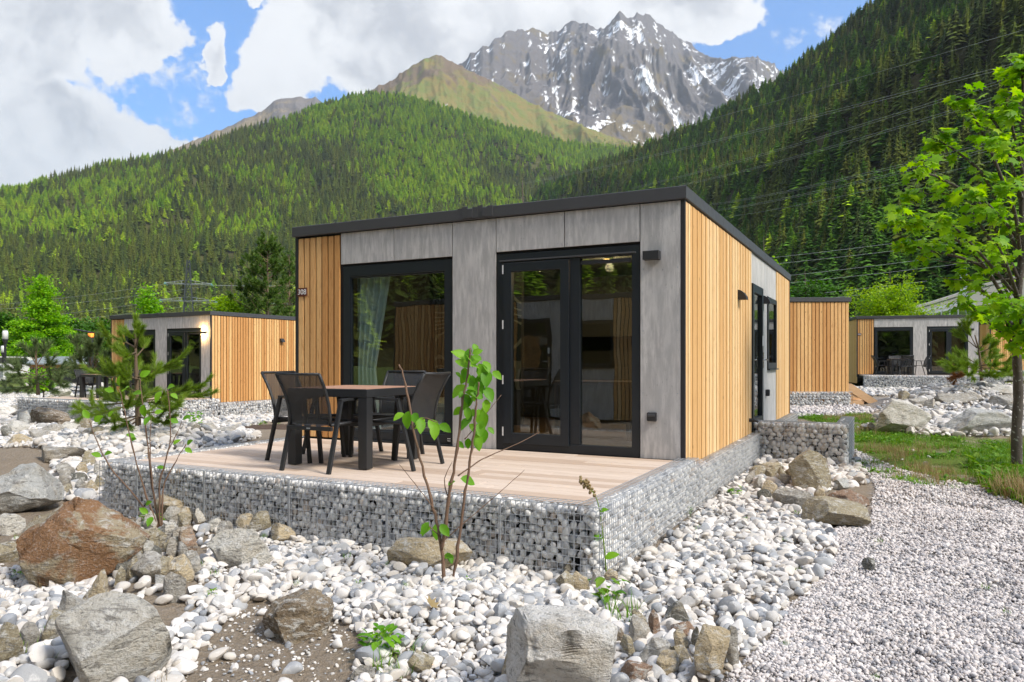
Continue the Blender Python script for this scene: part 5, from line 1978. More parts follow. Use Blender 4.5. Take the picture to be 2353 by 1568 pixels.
while k_ < 34:
    x_, y_ = rr4.uniform(255, 640), rr4.uniform(1170, 1385)
    if inpoly(np.array([x_]), np.array([y_]), HP)[0]:
        s_ = rr4.uniform(13, 27)
        B(x_ - s_, x_ + s_, y_ - s_ * 1.1, y_, ['grey', 'pale', 'lichen', 'grey', 'bluish', 'tan'][k_ % 6], 'angular grey brown stone in the heap between the rusty boulder and the terrace wall', 'angular stones heaped by the rusty boulder', seed=1300 + k_, sub=3, name='rock', tilt=(rr4.uniform(-.4, .4), rr4.uniform(-.4, .4), 0), yaw=rr4.uniform(0, 3))
        k_ += 1
B(408, 454, 1237, 1281, 'red', 'rust red stone in the heap right of the rusty boulder', seed=350, sub=4, name='rock')
HEAP2 = [(131, 171, 1084, 1114), (174, 202, 1075, 1101), (190, 220, 1053, 1084), (211, 240, 1075, 1101), (164, 202, 1098, 1120), (128, 166, 1104, 1138), (216, 241, 1098, 1136), (170, 206, 1115, 1140), (197, 222, 1118, 1142), (136, 172, 1128, 1146)]
for i, (x0, x1, a, b) in enumerate(HEAP2):
    B(x0, x1, a, b, cols[(i + 2) % 7], 'angular stone piled against the left corner of the terrace wall', 'stones piled at the left terrace corner', seed=400 + i, sub=3, name='rock', yaw=random.uniform(0, 3))
HEAP3 = [(1418, 1460, 1500, 1530), (1656, 1706, 1480, 1546), (1526, 1582, 1414, 1450), (1496, 1570, 1544, 1580), (1436, 1498, 1458, 1496), (1447, 1486, 1421, 1462), (1541, 1584, 1481, 1521), (1584, 1616, 1474, 1518), (1489, 1514, 1432, 1480), (1470, 1500, 1462, 1486)]
for i, (x0, x1, a, b) in enumerate(HEAP3):
    B(x0, x1, a, b, ['lichen', 'grey', 'dark', 'tan', 'grey', 'lichen', 'tan', 'dark', 'red', 'grey'][i], 'angular stone in the small heap right of the whitish boulder', 'stones heaped right of the whitish boulder', seed=500 + i, sub=3, name='rock', yaw=random.uniform(0, 3))
HEAP4 = [(1274, 1324, 1345, 1380), (1303, 1358, 1342, 1378), (1352, 1392, 1334, 1364), (1290, 1320, 1312, 1340)]
for i, (x0, x1, a, b) in enumerate(HEAP4):
    B(x0, x1, a, b, ['lichen', 'tan', 'grey', 'dark'][i], 'brownish stone in the short row above the whitish boulder', 'stones in a row above the whitish boulder', seed=600 + i, sub=3, name='rock', yaw=random.uniform(0, 3))
HEAP5 = [(1720, 1764, 1084, 1112), (1728, 1752, 1108, 1136), (1782, 1812, 1090, 1112), (1790, 1818, 1106, 1130), (1805, 1834, 1085, 1108), (1740, 1775, 1142, 1162), (1868, 1896, 1134, 1160), (1775, 1800, 1072, 1092), (1712, 1738, 1098, 1122)]
for i, (x0, x1, a, b) in enumerate(HEAP5):
    B(x0, x1, a, b, ['lichen', 'grey', 'lichen', 'grey', 'tan', 'dark', 'tan', 'lichen', 'grey'][i], 'small stone in the heap below the landing of the side door', 'stones heaped below the landing', seed=700 + i, sub=3, name='rock', yaw=random.uniform(0, 3))
HEAP6 = [(18, 62, 940, 958), (60, 90, 915, 935), (0, 30, 985, 1010), (100, 140, 985, 1003), (140, 180, 975, 995), (180, 215, 968, 992), (205, 240, 985, 1006), (70, 110, 998, 1018), (20, 60, 1008, 1028), (430, 470, 985, 1002), (500, 560, 985, 1003), (455, 500, 980, 998), (100, 125, 915, 932), (135, 165, 915, 932)]
for i, (x0, x1, a, b) in enumerate(HEAP6):
    B(x0, x1, a, b, cols[(i * 3) % 7], 'loose stone on the pebble bank left of the young pine', 'loose stones on the bank by the young pine', seed=800 + i, sub=3, name='rock', yaw=random.uniform(0, 3))
HEAP7 = [(2090, 2125, 918, 940), (2120, 2150, 925, 946), (2060, 2100, 905, 925), (2300, 2350, 935, 955), (1990, 2016, 980, 994)]
for i, (x0, x1, a, b) in enumerate(HEAP7):
    B(x0, x1, a, b, cols[(i * 2) % 7], 'loose stone between the boulders on the grass by the maple', 'loose stones among the boulders by the maple', seed=900 + i, sub=3, name='rock', yaw=random.uniform(0, 3))
B(1985, 2010, 1304, 1318, 'dark', 'single dark stone lying on the gravel path', seed=951, sub=3, name='rock')

# ------------------------------------------------------------------ pebbles, laid stone by stone
FRONT = [(330, 1250), (480, 1188), (660, 1188), (1000, 1238), (1392, 1330), (1395, 1402), (1200, 1402), (1165, 1620), (280, 1620), (330, 1500), (425, 1400), (440, 1330)]
HEAPZ = [(175, 1180), (480, 1160), (660, 1190), (480, 1260), (440, 1350), (380, 1390), (190, 1400)]
LEFT1 = [(-300, 985), (150, 985), (250, 1000), (262, 1062), (240, 1170), (60, 1130), (122, 1080), (112, 1030), (-300, 1030)]
CORNER_L = [(-300, 1480), (140, 1440), (150, 1560), (400, 1620), (-300, 1620)]
PINEM = [(170, 955), (430, 945), (545, 985), (600, 1003), (500, 1040), (255, 1066), (225, 1000)]
LEFTF = [(-300, 898), (60, 905), (190, 925), (400, 945), (660, 950), (672, 968), (600, 972), (540, 988), (420, 955), (170, 962), (150, 990), (-300, 990)]
LEFTB = [(60, 885), (150, 868), (240, 868), (250, 905), (120, 915)]
LAND = [(1735, 1050), (1790, 1035), (1962, 1065), (1990, 1110), (1850, 1150), (1745, 1130)]
LANE = [(480, 968), (670, 958), (672, 968), (560, 980), (480, 985)]


def in_lots(X, Y):
    bad = np.zeros(X.shape, bool)
    for pos, rz, ext in ((CPOS, RZ, (-5.16, 0.17, -2.76, 9)), (CPOS, RZ, (0.0, 1.30, 4.05, 5.8)), (LPOS, RZ - R(2), (-5.2, 0.2, -3.05, 9)), (R2POS, R2RZ, (-5.3, 0.2, -2.8, 9)), ((9.95, 22.0, 0), 0.0, (-5.2, 0.05, -0.1, 9))):
        lx, ly = w2c(X, Y, pos, rz)
        bad |= (lx > ext[0]) & (lx < ext[1]) & (ly > ext[2]) & (ly < ext[3])
    return bad


def lay(poly, dia, spacing, excl=(), dens=1.0, second=0.35, seed=0, spread=0.35, ymin=2.6, ymax=60):
    rg = np.random.default_rng(seed)
    c = [gnd(max(-320, x), y) for x, y in poly]
    ylim = ymax
    x0, x1 = min(p.x for p in c) - 0.3, max(p.x for p in c) + 0.3
    y0, y1 = max(ymin, min(p.y for p in c) - 0.3), min(ymax, max(p.y for p in c) + 0.5)
    nx = int((x1 - x0) / spacing) + 1; ny = int((y1 - y0) / spacing) + 1
    X, Y = np.meshgrid(x0 + np.arange(nx) * spacing, y0 + np.arange(ny) * spacing * 0.9)
    X = X + (np.arange(ny)[:, None] % 2) * spacing * 0.5
    X = (X + rg.normal(0, spacing * 0.17, X.shape)).ravel(); Y = (Y + rg.normal(0, spacing * 0.17, Y.shape)).ravel()
    Z = height(X, Y)
    px, py = inframe_front(X, Y, Z)
    wob = 14 * (fbm2(X * 3, Y * 3, 3, 5) - 0.5) * np.clip(6 / Y, 0.2, 2)
    k = inpoly(px + wob, py + wob * 0.6, poly) & (rg.random(X.shape) < dens) & ~in_lots(X, Y)
    if ylim < 60:
        k &= Y < ylim - 0.35 + 0.6 * (fbm2(X * 2.1, Y * 0.3, 3, 4) - 0.5) + rg.random(X.shape) * 0.3
    for e in excl:
        k &= ~inpoly(px + wob, py + wob * 0.6, e)
    X, Y, Z = X[k], Y[k], Z[k]
    d = dia * np.exp(rg.normal(0, spread, X.shape)) * (0.8 + 0.45 * fbm2(X * 1.4, Y * 1.4, 3, 77))
    d = np.clip(d, dia * 0.4, dia * 1.9)
    z = Z + d * 0.20
    s = rg.random(X.shape) < second
    X2 = X[s] + rg.normal(0, spacing * 0.4, s.sum()); Y2 = Y[s] + rg.normal(0, spacing * 0.4, s.sum())
    d2 = d[s] * rg.uniform(0.7, 1.15, s.sum())
    z2 = Z[s] + dia * 0.32 + d2 * 0.22
    return np.concatenate([X, X2]), np.concatenate([Y, Y2]), np.concatenate([z, z2]), np.concatenate([d, d2])


PZ = [lay(BED_R, 0.068, 0.055, (PATH,), seed=1), lay(FRONT, 0.063, 0.051, (SMALL, DIRT, HEAPZ), seed=2), lay(SMALL, 0.052, 0.042, seed=3), lay(SMALL_L, 0.050, 0.041, seed=4),
      lay(DIRT, 0.055, 0.10, dens=0.20, second=0.05, seed=5), lay(DIRT, 0.016, 0.03, dens=0.35, second=0.0, seed=25), lay(HEAPZ, 0.065, 0.07, dens=0.35, second=0.05, seed=6), lay(LEFT1, 0.088, 0.072, (TRACK,), seed=7), lay(CORNER_L, 0.074, 0.060, seed=8),
      lay(PINEM, 0.115, 0.09, seed=9), lay(LEFTF, 0.12, 0.10, (PINEM, SOIL), seed=10), lay(LEFTB, 0.17, 0.15, seed=11), lay(LAND, 0.095, 0.075, seed=12), lay(MID_R, 0.12, 0.10, (GRASS,), dens=0.9, seed=13),
      lay(MID_R2, 0.13, 0.12, dens=0.9, seed=14), lay(DIRT_L, 0.05, 0.12, dens=0.25, second=0, seed=15), lay(LANE, 0.10, 0.10, (SOIL,), dens=0.8, seed=16), lay(GRASS, 0.06, 0.3, dens=0.10, second=0, seed=17), lay(PATH, 0.05, 0.35, dens=0.05, second=0, seed=18)]
PX, PY, PZZ, PD = [np.concatenate([z[i] for z in PZ]) for i in range(4)]
n = len(PX)
prot = np.stack([rng.normal(0, 0.35, n), rng.normal(0, 0.35, n), rng.random(n) * 6.28], -1)
pvi = rng.integers(0, len(PEB), n)
spx, spy = inframe_front(PX, PY, PZZ)
vis = (spx > 5) & (spx < 2348) & (spy < 1560)
orderp = np.argsort(np.where(vis, -PD / PY, 1))[:300]
selp = np.zeros(n, bool); selp[orderp] = True
for i in orderp:
    o = obj('pebble', PEB_ME[pvi[i]], None, (PX[i], PY[i], PZZ[i]))
    o.rotation_euler = prot[i]
    o.scale = (PD[i],) * 3
    tag(o, 'rounded whitish pebble lying in the stone bed before the terrace', 'pebble', 'loose pebbles in the bed before the terrace')
PP = [proto('pebble', me) for me in PEB_ME]
o = scatter('pebbles', np.stack([PX, PY, PZZ], -1)[~selp], prot[~selp], np.repeat(PD[~selp][:, None], 3, 1), pvi[~selp], PP)
tag(o, 'bed of white and grey pebbles round the cabins', None, None, 'stuff')

# fine gravel of the path
GP = [lay(PATH, 0.0205, 0.0175, seed=31, second=0.25, ymin=3.0, ymax=5.4), lay(PATH, 0.0225, 0.0215, seed=32, second=0.25, ymin=5.1, ymax=7.9), lay(PATH, 0.027, 0.030, seed=33, second=0.15, ymin=7.3, ymax=13), lay(STRIP, 0.07, 0.08, seed=34, ymin=12)]
GX, GY, GZ, GD = [np.concatenate([z[i] for z in GP]) for i in range(4)]
n = len(GX)
GPR = [proto('gravel', np_mesh('gravel', V, T, M['gravel'], True)) for V, T in GRV]
o = scatter('gravel', np.stack([GX, GY, GZ], -1), np.stack([rng.normal(0, 0.5, n), rng.normal(0, 0.5, n), rng.random(n) * 6.28], -1), np.repeat(GD[:, None], 3, 1), rng.integers(0, len(GRV), n), GPR)
tag(o, 'fine grey gravel of the path', None, None, 'stuff')
# planting bed of dark soil beside the terrace
sp = [gnd(x, y) for x, y in SOIL]
cxs = sum(p.x for p in sp) / len(sp); cys = sum(p.y for p in sp) / len(sp)
gg = np.linspace(-1, 1, 50)
A, Bq = np.meshgrid(gg, gg)
ca, sa = math.cos(RZ), math.sin(RZ)
SX = cxs + A * 1.25 * ca - Bq * 0.75 * sa; SY = cys + A * 1.25 * sa + Bq * 0.75 * ca
SZ = height(SX, SY) + 0.10 * (1 - np.maximum(np.abs(A), np.abs(Bq)) ** 4) - 0.04 + 0.07 * (fbm2(SX * 9, SY * 9, 4, 3) - 0.5)
i = np.arange(2500).reshape(50, 50)
T4 = np.stack([i[:-1, :-1], i[:-1, 1:], i[1:, 1:], i[1:, :-1]], -1).reshape(-1, 4)
tag(obj('soil', np_mesh('soil', np.stack([SX, SY, SZ], -1).reshape(-1, 3), T4, M['soil'], True)), 'dark brown soil of a planting bed left of the terrace', None, None, 'structure')

# ------------------------------------------------------------------ leaves, shrubs and trees


def leaf_oval(seed=0, width=0.62, fold=0.12, droop=0.18):
    """broad oval leaf of length 1 along +y, folded along its midrib"""
    st_ = [(0.0, 0.02), (0.12, 0.55), (0.35, 1.0), (0.62, 0.92), (0.85, 0.5), (1.0, 0.03)]
    V = []; T = []
    for y, w in st_:
        z = -droop * y * y
        V += [(-w * width / 2, y, z + fold * w), (0, y, z), (w * width / 2, y, z + fold * w)]
    for i in range(len(st_) - 1):
        for j in (0, 1):
            a = i * 3 + j
            T += [(a, a + 1, a + 4), (a, a + 4, a + 3)]
    return np.array(V), np.array(T)


def leaf_maple(seed=0, droop=0.25):
    """five lobed leaf of length 1 along +y"""
    pts = [(0, 0), (0.18, -0.10), (0.42, -0.12), (0.34, 0.08), (0.62, 0.30), (0.40, 0.38), (0.36, 0.50), (0.58, 0.78), (0.24, 0.66), (0.16, 0.72), (0.0, 1.05)]
    pts = pts + [(-x, y) for x, y in reversed(pts[1:-1])]
    c = (0, 0.34)
    V = [(c[0], c[1], 0.02)]
    for x, y in pts:
        V.append((x, y, -droop * (x * x * 1.1 + max(0, y - 0.3) ** 2 * 0.8) + 0.06 * abs(x)))
    n = len(pts)
    T = [(0, 1 + i, 1 + (i + 1) % n) for i in range(n)]
    return np.array(V), np.array(T)


def basis(d, up):
    """columns: side, along d, normal"""
    d = np.asarray(d, float); d /= np.linalg.norm(d) + 1e-9
    up = np.asarray(up, float)
    s = np.cross(d, up)
    if np.linalg.norm(s) < 1e-5:
        s = np.cross(d, (1, 0, 0.3))
    s /= np.linalg.norm(s)
    nrm = np.cross(s, d)
    return np.stack([s, d, nrm], 1)


def mat4(B3, p, s):
    m = Matrix(B3.tolist()).to_4x4()
    for i in range(3):
        for j in range(3):
            m[i][j] *= s
    m.translation = Vector(p)
    return m


def bez(pts, n=8):
    """smooth line through a few points"""
    P = [Vector(p) for p in pts]
    out = []
    for i in range(len(P) - 1):
        p0 = P[max(i - 1, 0)]; p1 = P[i]; p2 = P[i + 1]; p3 = P[min(i + 2, len(P) - 1)]
        for k in range(n):
            t = k / n
            out.append(0.5 * ((2 * p1) + (p2 - p0) * t + (2 * p0 - 5 * p1 + 4 * p2 - p3) * t * t + (3 * p1 - p0 - 3 * p2 + p3) * t ** 3))
    out.append(P[-1])
    return out


def place_leaves(root, geo, me, items, mat, keep=300, name='leaf'):
    """items: (basis, point, size); the first ones become separate leaves, the rest one mass"""
    rest = []
    for k, (Bm, p, s) in enumerate(items):
        if k < keep:
            o = obj(name, me, root)
            o.matrix_local = mat4(Bm, p, s)
        else:
            rest.append((0, Bm * s, np.array(p)))
    if rest:
        V, T = joined([geo], rest)
        o = obj('foliage', np_mesh('foliage', V, T, mat), root)
        o['kind'] = 'stuff'


OVAL = leaf_oval(); OVAL_ME = np_mesh('leaf', *OVAL, M['sapling'], True)
MAPLE = leaf_maple(); MAPLE_ME = np_mesh('leaf', *MAPLE, M['maple'])


# --- the young maple at the right edge
def maple():
    g = gnd(2337, 1083)
    Y = g.y
    root = empty('maple_tree', tuple(g), 0, 'young maple with bright green leaves at the right edge of the path', 'tree')
    def lp(px, py, dy=0.0):
        return at(px, py, Y + dy) - g
    trunk = [lp(2338, 1092), lp(2336, 1000), lp(2340, 900), lp(2336, 800), lp(2338, 700), lp(2346, 600), lp(2349, 450), lp(2352, 300), lp(2356, 140), lp(2360, 60)]
    tp = bez(trunk, 5)
    nT = len(tp)
    MB().tube(tp, [0.066 * (1 - 0.78 * i / nT) + (0.03 if i < 2 else 0) + 0.008 * random.random() for i in range(nT)], 12).build('trunk', M['maple_bark'], root, smooth=True)
    limbs = [([(2336, 800), (2300, 765), (2255, 725), (2215, 690)], -.3), ([(2338, 770), (2290, 700), (2240, 655), (2205, 640)], .3), ([(2340, 745), (2260, 610), (2180, 540), (2100, 515), (2058, 505)], -.5),
             ([(2342, 700), (2280, 560), (2190, 450), (2085, 455)], .5), ([(2344, 650), (2260, 480), (2160, 410), (2100, 395)], -.7), ([(2346, 600), (2270, 420), (2200, 350), (2150, 322)], .2),
             ([(2348, 540), (2290, 380), (2250, 290), (2215, 235)], -.2), ([(2349, 480), (2310, 330), (2275, 270), (2245, 270)], .7), ([(2350, 400), (2325, 290), (2312, 240)], -.4), ([(2352, 320), (2335, 220), (2322, 170)], .3), ([(2354, 250), (2350, 180), (2345, 150)], 0),
             ([(2340, 760), (2390, 680), (2440, 620)], .2), ([(2346, 620), (2420, 500), (2490, 440)], -.4), ([(2349, 500), (2420, 380), (2470, 300)], .4), ([(2352, 350), (2400, 250), (2430, 180)], 0),
             ([(2338, 790), (2345, 740), (2360, 700)], -1.1), ([(2342, 690), (2310, 600), (2290, 560)], -1.2), ([(2346, 600), (2330, 480), (2300, 430)], -1.1), ([(2340, 740), (2300, 640), (2270, 590)], 1.1), ([(2349, 480), (2370, 390), (2380, 330)], 1.1), ([(2338, 785), (2310, 740), (2290, 700)], -0.8),
             ([(2344, 660), (2230, 600), (2130, 575), (2075, 560)], .8), ([(2342, 690), (2250, 580), (2170, 500)], -1.0), ([(2348, 560), (2300, 500), (2250, 450)], -.9), ([(2337, 815), (2352, 800), (2362, 770)], -.6), ([(2349, 460), (2320, 370), (2290, 330)], -.9)]
    wood = MB(); items = []
    rg = np.random.default_rng(5)
    def cluster(p, d, n):
        for _ in range(n):
            a = np.array([rg.normal() * 0.75, rg.normal() * 0.75, -0.30 - 0.5 * rg.random()]) + np.array(d) * 0.5
            up = np.array([rg.normal() * 0.5, rg.normal() * 0.5 - 0.35, 1.0])
            q = np.array(p) + rg.normal(size=3) * 0.045
            items.append((basis(a, up), q, rg.uniform(0.085, 0.155)))
    for pts, dy in limbs:
        n = len(pts)
        P = bez([lp(x, y, dy * (i / (n - 1)) ** 1.2) for i, (x, y) in enumerate(pts)], 6)
        L = len(P)
        wood.tube(P, [0.024 * (1 - 0.82 * i / L) + 0.003 for i in range(L)], 6)
        for i in range(int(L * 0.25), L):
            q = i / L
            if rg.random() < 0.72:
                dirn = Vector(rg.normal(size=3)) * 0.9 + Vector((0, 0, 0.45)) + (P[i] - P[i - 1]).normalized() * 0.7
                dirn.normalize()
                ln = rg.uniform(0.07, 0.24)
                e = P[i] + dirn * ln
                wood.tube([P[i], P[i] + dirn * ln * 0.5 + Vector((0, 0, 0.012)), e], [0.006, 0.004, 0.0025], 4, cap=False)
                cluster(e, dirn, int(rg.integers(4, 8)))
            if q > 0.55:
                cluster(P[i], (P[i] - P[i - 1]).normalized(), 2)
        cluster(P[-1], (P[-1] - P[-2]).normalized(), 7)
    # bare twigs reaching left
    for pts in ([(2330, 590), (2240, 605), (2160, 600), (2125, 590)], [(2335, 640), (2260, 645), (2170, 640), (2140, 625)]):
        P = bez([lp(x, y, -.2) for x, y in pts], 5)
        wood.tube(P, [0.009 * (1 - 0.8 * i / len(P)) + 0.0015 for i in range(len(P))], 5)
    wood.build('limbs', M['maple_bark'], root, smooth=True)
    items.sort(key=lambda t: t[1][1])
    place_leaves(root, MAPLE, MAPLE_ME, items, M['maple'])


m_, nt_, b_, lk_ = new_mat('maple bark')
tc_ = nd(nt_, 'ShaderNodeTexCoord')
n1_ = noise_n(nt_, mapping(nt_, tc_.outputs['Object'], (1, 1, 0.5)), 16, 6, 0.65)
n2_ = noise_n(nt_, tc_.outputs['Object'], 22, 4, 0.6, 0.4)
c_ = mixc(nt_, n1_.outputs[0], (0.035, 0.028, 0.022), (0.12, 0.10, 0.085))
c_ = mixc(nt_, ramp_fac(nt_, n2_.outputs[0], 0.60, 0.66, 0, 0.8), c_, (0.36, 0.38, 0.34))
lk_(c_, b_.inputs['Base Color'])
b_.inputs['Roughness'].default_value = 0.9
bump_n(nt_, b_, n1_.outputs[0], 0.8, 0.02)
M['maple_bark'] = m_
maple()


# --- saplings and weeds in the stone bed
def sapling(name, label, base, stems, leaves, radius, leaf_size, twig=M['twig'], cat='sapling', dY=0.0):
    g = gnd(*base)
    Y = g.y
    root = empty(name, tuple(g), 0, label, cat)
    rg = np.random.default_rng(int(base[0]))
    for pts, r0, dy in stems:
        n = len(pts)
        P = bez([at(x, y, Y + dy * (i / max(1, n - 1))) - g for i, (x, y) in enumerate(pts)], 6)
        P = [p + Vector(rg.normal(size=3)) * r0 * 0.25 for p in P]
        L = len(P)
        MB().tube(P, [r0 * (1 - 0.62 * i / L) * (1 + 0.14 * rg.normal()) for i in range(L)], 7).build('stem', twig, root, smooth=True)
    for (x, y, s, ang) in leaves:
        p = at(x, y, Y + rg.normal() * 0.05) - g
        a = R(ang)
        d = np.array([math.cos(a), -0.35 + rg.normal() * 0.3, math.sin(a)])
        up = np.array([rg.normal() * 0.4, -0.9, 0.8 + rg.normal() * 0.3])
        o = obj('leaf', OVAL_ME, root)
        o.matrix_local = mat4(basis(d, up), p, s * leaf_size)
    return root


LV = []
rr = random.Random(4)
for (x, y) in [(1082, 800), (1075, 825), (1095, 815), (1068, 845), (1100, 835), (1112, 830), (1062, 860), (1085, 862), (1108, 858), (1118, 850), (1070, 885), (1092, 885), (1115, 890), (1066, 905), (1088, 915), (1110, 915), (1100, 940), (1075, 935), (1112, 945), (1085, 960), (1105, 970), (1078, 975), (1112, 985), (1090, 995), (1096, 900), (1102, 875), (1080, 845)]:
    LV.append((x, y, rr.uniform(0.8, 1.25), rr.choice([-70, -110, -40, -140, -90, -60, 30, 150])))
LV += [(x + rr.uniform(-16, 16), y + rr.uniform(-14, 14), rr.uniform(0.45, 0.85), rr.choice([-70, -110, -40, -140, -90, 20, 150])) for x, y, _, _ in list(LV)]
LV += [(940, 945, 1.1, -100), (950, 950, 0.9, -60), (965, 962, 1.0, -80), (985, 965, 1.1, -50), (1000, 975, 1.0, -90), (1010, 975, 0.9, -30), (928, 950, 0.8, -150), (975, 960, 0.9, -130),
       (1050, 1015, 0.6, -40), (1058, 1100, 1.1, -20), (1045, 1105, 0.6, -160), (985, 1200, 0.9, -120), (1000, 1205, 1.0, -80), (1012, 1205, 0.9, -50), (990, 1215, 0.9, -160), (1020, 1278, 0.7, 10), (1030, 1272, 0.7, -60)]
sapling('hazel_sapling', 'leafy sapling of several brown stems in front of the terrace', (1024, 1345),
        [([(1022, 1348), (1012, 1245), (992, 1150), (960, 1030), (935, 900), (918, 838)], 0.013, 0.12), ([(1016, 1262), (1030, 1150), (1048, 1050), (1062, 930), (1075, 850), (1082, 800)], 0.013, -0.05), ([(1035, 1376), (1050, 1280), (1070, 1130), (1084, 1030), (1094, 940), (1100, 880)], 0.012, -0.12),
         ([(1017, 1245), (1080, 1190), (1150, 1130), (1206, 1080)], 0.004, 0.1), ([(1052, 1095), (1110, 1055), (1190, 1020), (1240, 993)], 0.005, 0.2), ([(950, 985), (975, 962), (1005, 972)], 0.005, -0.05), ([(1068, 1010), (1110, 960), (1152, 908)], 0.0035, 0.05), ([(1008, 1230), (985, 1208), (975, 1200)], 0.004, -0.04), ([(998, 1170), (960, 1120), (918, 1068)], 0.0035, 0.1), ([(1028, 1140), (1022, 1100), (1040, 1060)], 0.004, 0.05)], LV, 0.012, 0.105)
L2 = [(205, 962, 1, 120), (216, 968, 1, 30), (228, 975, 1, 60), (240, 1045, .9, 20), (232, 1050, .9, 150), (275, 888, 1, 90), (283, 900, 1.1, 40), (262, 900, .9, 160), (322, 865, 1.0, 30), (330, 930, 1.2, -90), (325, 905, 1.0, 170), (385, 892, 1, 20), (372, 900, 1.2, -120), (392, 905, .8, -30), (345, 958, 1, -110), (355, 950, .8, 20), (420, 965, .9, 30), (410, 972, .9, 150), (398, 1022, .8, 40), (300, 1010, .8, 10), (310, 1005, .8, 150), (250, 960, .8, 60), (340, 1180, .9, 140), (350, 1188, 1.0, -100), (335, 1160, .8, 30), (360, 1075, .8, 0), (430, 1022, .8, 40), (425, 1030, .8, -30)]
sapling('shrub_sapling', 'thin many stemmed sapling in front of the young pine', (368, 1216),
        [([(362, 1216), (318, 1150), (262, 1085), (235, 1040), (205, 968)], 0.009, 0.1), ([(364, 1214), (330, 1120), (300, 1010), (275, 895)], 0.009, -0.1), ([(366, 1216), (350, 1120), (338, 1010), (328, 930), (320, 868)], 0.010, 0.15), ([(368, 1212), (368, 1110), (392, 1010), (385, 895)], 0.009, -0.1), ([(372, 1216), (376, 1120), (404, 1060), (428, 1020)], 0.008, 0.1), ([(352, 1130), (345, 1040), (348, 960)], 0.006, 0.15), ([(384, 1040), (405, 1000), (418, 968)], 0.005, 0)], L2, 0.01, 0.092)


def blades(seed, n, h, spread, width=0.012, lean=0.5):
    rg = np.random.default_rng(seed)
    V = []; T = []
    for _ in range(n):
        a = rg.random() * 6.28
        r = spread * math.sqrt(rg.random()) * 0.4
        p = np.array([math.cos(a) * r, math.sin(a) * r, -0.02])
        hh = h * rg.uniform(0.45, 1.1)
        ln = lean * rg.uniform(0.2, 1.2) * hh
        b = rg.random() * 6.28
        d = np.array([math.cos(b), math.sin(b), 0]); s = np.array([-d[1], d[0], 0]) * width * rg.uniform(0.6, 1.2)
        k = len(V)
        for q in (0, 0.4, 0.75, 1.0):
            c = p + np.array([0, 0, hh * (q - 0.25 * q * q * lean)]) + d * ln * q * q
            w = 1 - q ** 1.5
            V += [c - s * w * 0.5, c + s * w * 0.5]
        for i in range(3):
            T += [(k + 2 * i, k + 2 * i + 1, k + 2 * i + 3), (k + 2 * i, k + 2 * i + 3, k + 2 * i + 2)]
    return np.array(V), np.array(T)


def herb(seed, n, h, leaf, spread):
    """leafy weed: short stems with oval leaves"""
    rg = np.random.default_rng(seed)
    items = []
    for _ in range(n):
        a = rg.random() * 6.28
        r = spread * math.sqrt(rg.random())
        z = h * rg.random()
        d = np.array([math.cos(a), math.sin(a), 0.5 * rg.normal() + 0.3])
        items.append((0, basis(d, (0, 0, 1)) * leaf * rg.uniform(0.6, 1.3), np.array([math.cos(a) * r * 0.6, math.sin(a) * r * 0.6, z])))
    return joined([OVAL], items)


def plant_at(name, label, px, py, V, T, mat, cat='weed', group=None):
    g = gnd(px, py)
    o = obj(name, np_mesh(name, V, T, M[mat]), None, tuple(g))
    return tag(o, label, cat, group)


plant_at('grass_tuft', 'tall grass tuft growing against the front stone basket left of the table', 632, 1192, *blades(1, 46, 0.34, 0.42, 0.016, 0.75), 'grass', 'grass tuft')
plant_at('weed_plant', 'leafy weed with grass beside the mossy stone at the bottom edge', 878, 1500, *herb(2, 70, 0.12, 0.05, 0.14), 'sapling')
plant_at('grass_tuft', 'bright grass tuft in front of the leafy weed at the bottom edge', 900, 1555, *blades(3, 60, 0.20, 0.28, 0.008, 0.7), 'grass', 'grass tuft')
plant_at('grass_tuft', 'grass tuft at the foot of the tall weed by the whitish boulder', 1435, 1440, *blades(4, 34, 0.26, 0.25, 0.010, 0.6), 'grass', 'grass tuft')
plant_at('weed_plant', 'low leafy weed under the tall flowering stalk', 1398, 1395, *herb(5, 26, 0.2, 0.07, 0.07), 'grass')
plant_at('weed_plant', 'feathery weed against the right terrace basket', 1572, 1188, *herb(6, 60, 0.08, 0.035, 0.12), 'grass')
plant_at('weed_plant', 'small feathery weed at the foot of the terrace corner', 1285, 1318, *herb(7, 40, 0.05, 0.03, 0.09), 'grass')
plant_at('weed_plant', 'small leafy weed beside the low basket of the side wall', 1688, 1145, *herb(8, 20, 0.12, 0.06, 0.07), 'sapling')
plant_at('grass_tuft', 'grass patch between the left stones at the bottom corner', 95, 1505, *blades(9, 60, 0.12, 0.5, 0.007, 0.7), 'grass', 'grass tuft')
plant_at('green_bush', 'small leafy bush by the basket behind the young pine', 448, 990, *herb(10, 120, 0.42, 0.085, 0.26), 'sapling', 'bush')
plant_at('weed_plant', 'green weeds at the base of the thin sapling', 345, 1212, *herb(11, 40, 0.1, 0.06, 0.12), 'grass')

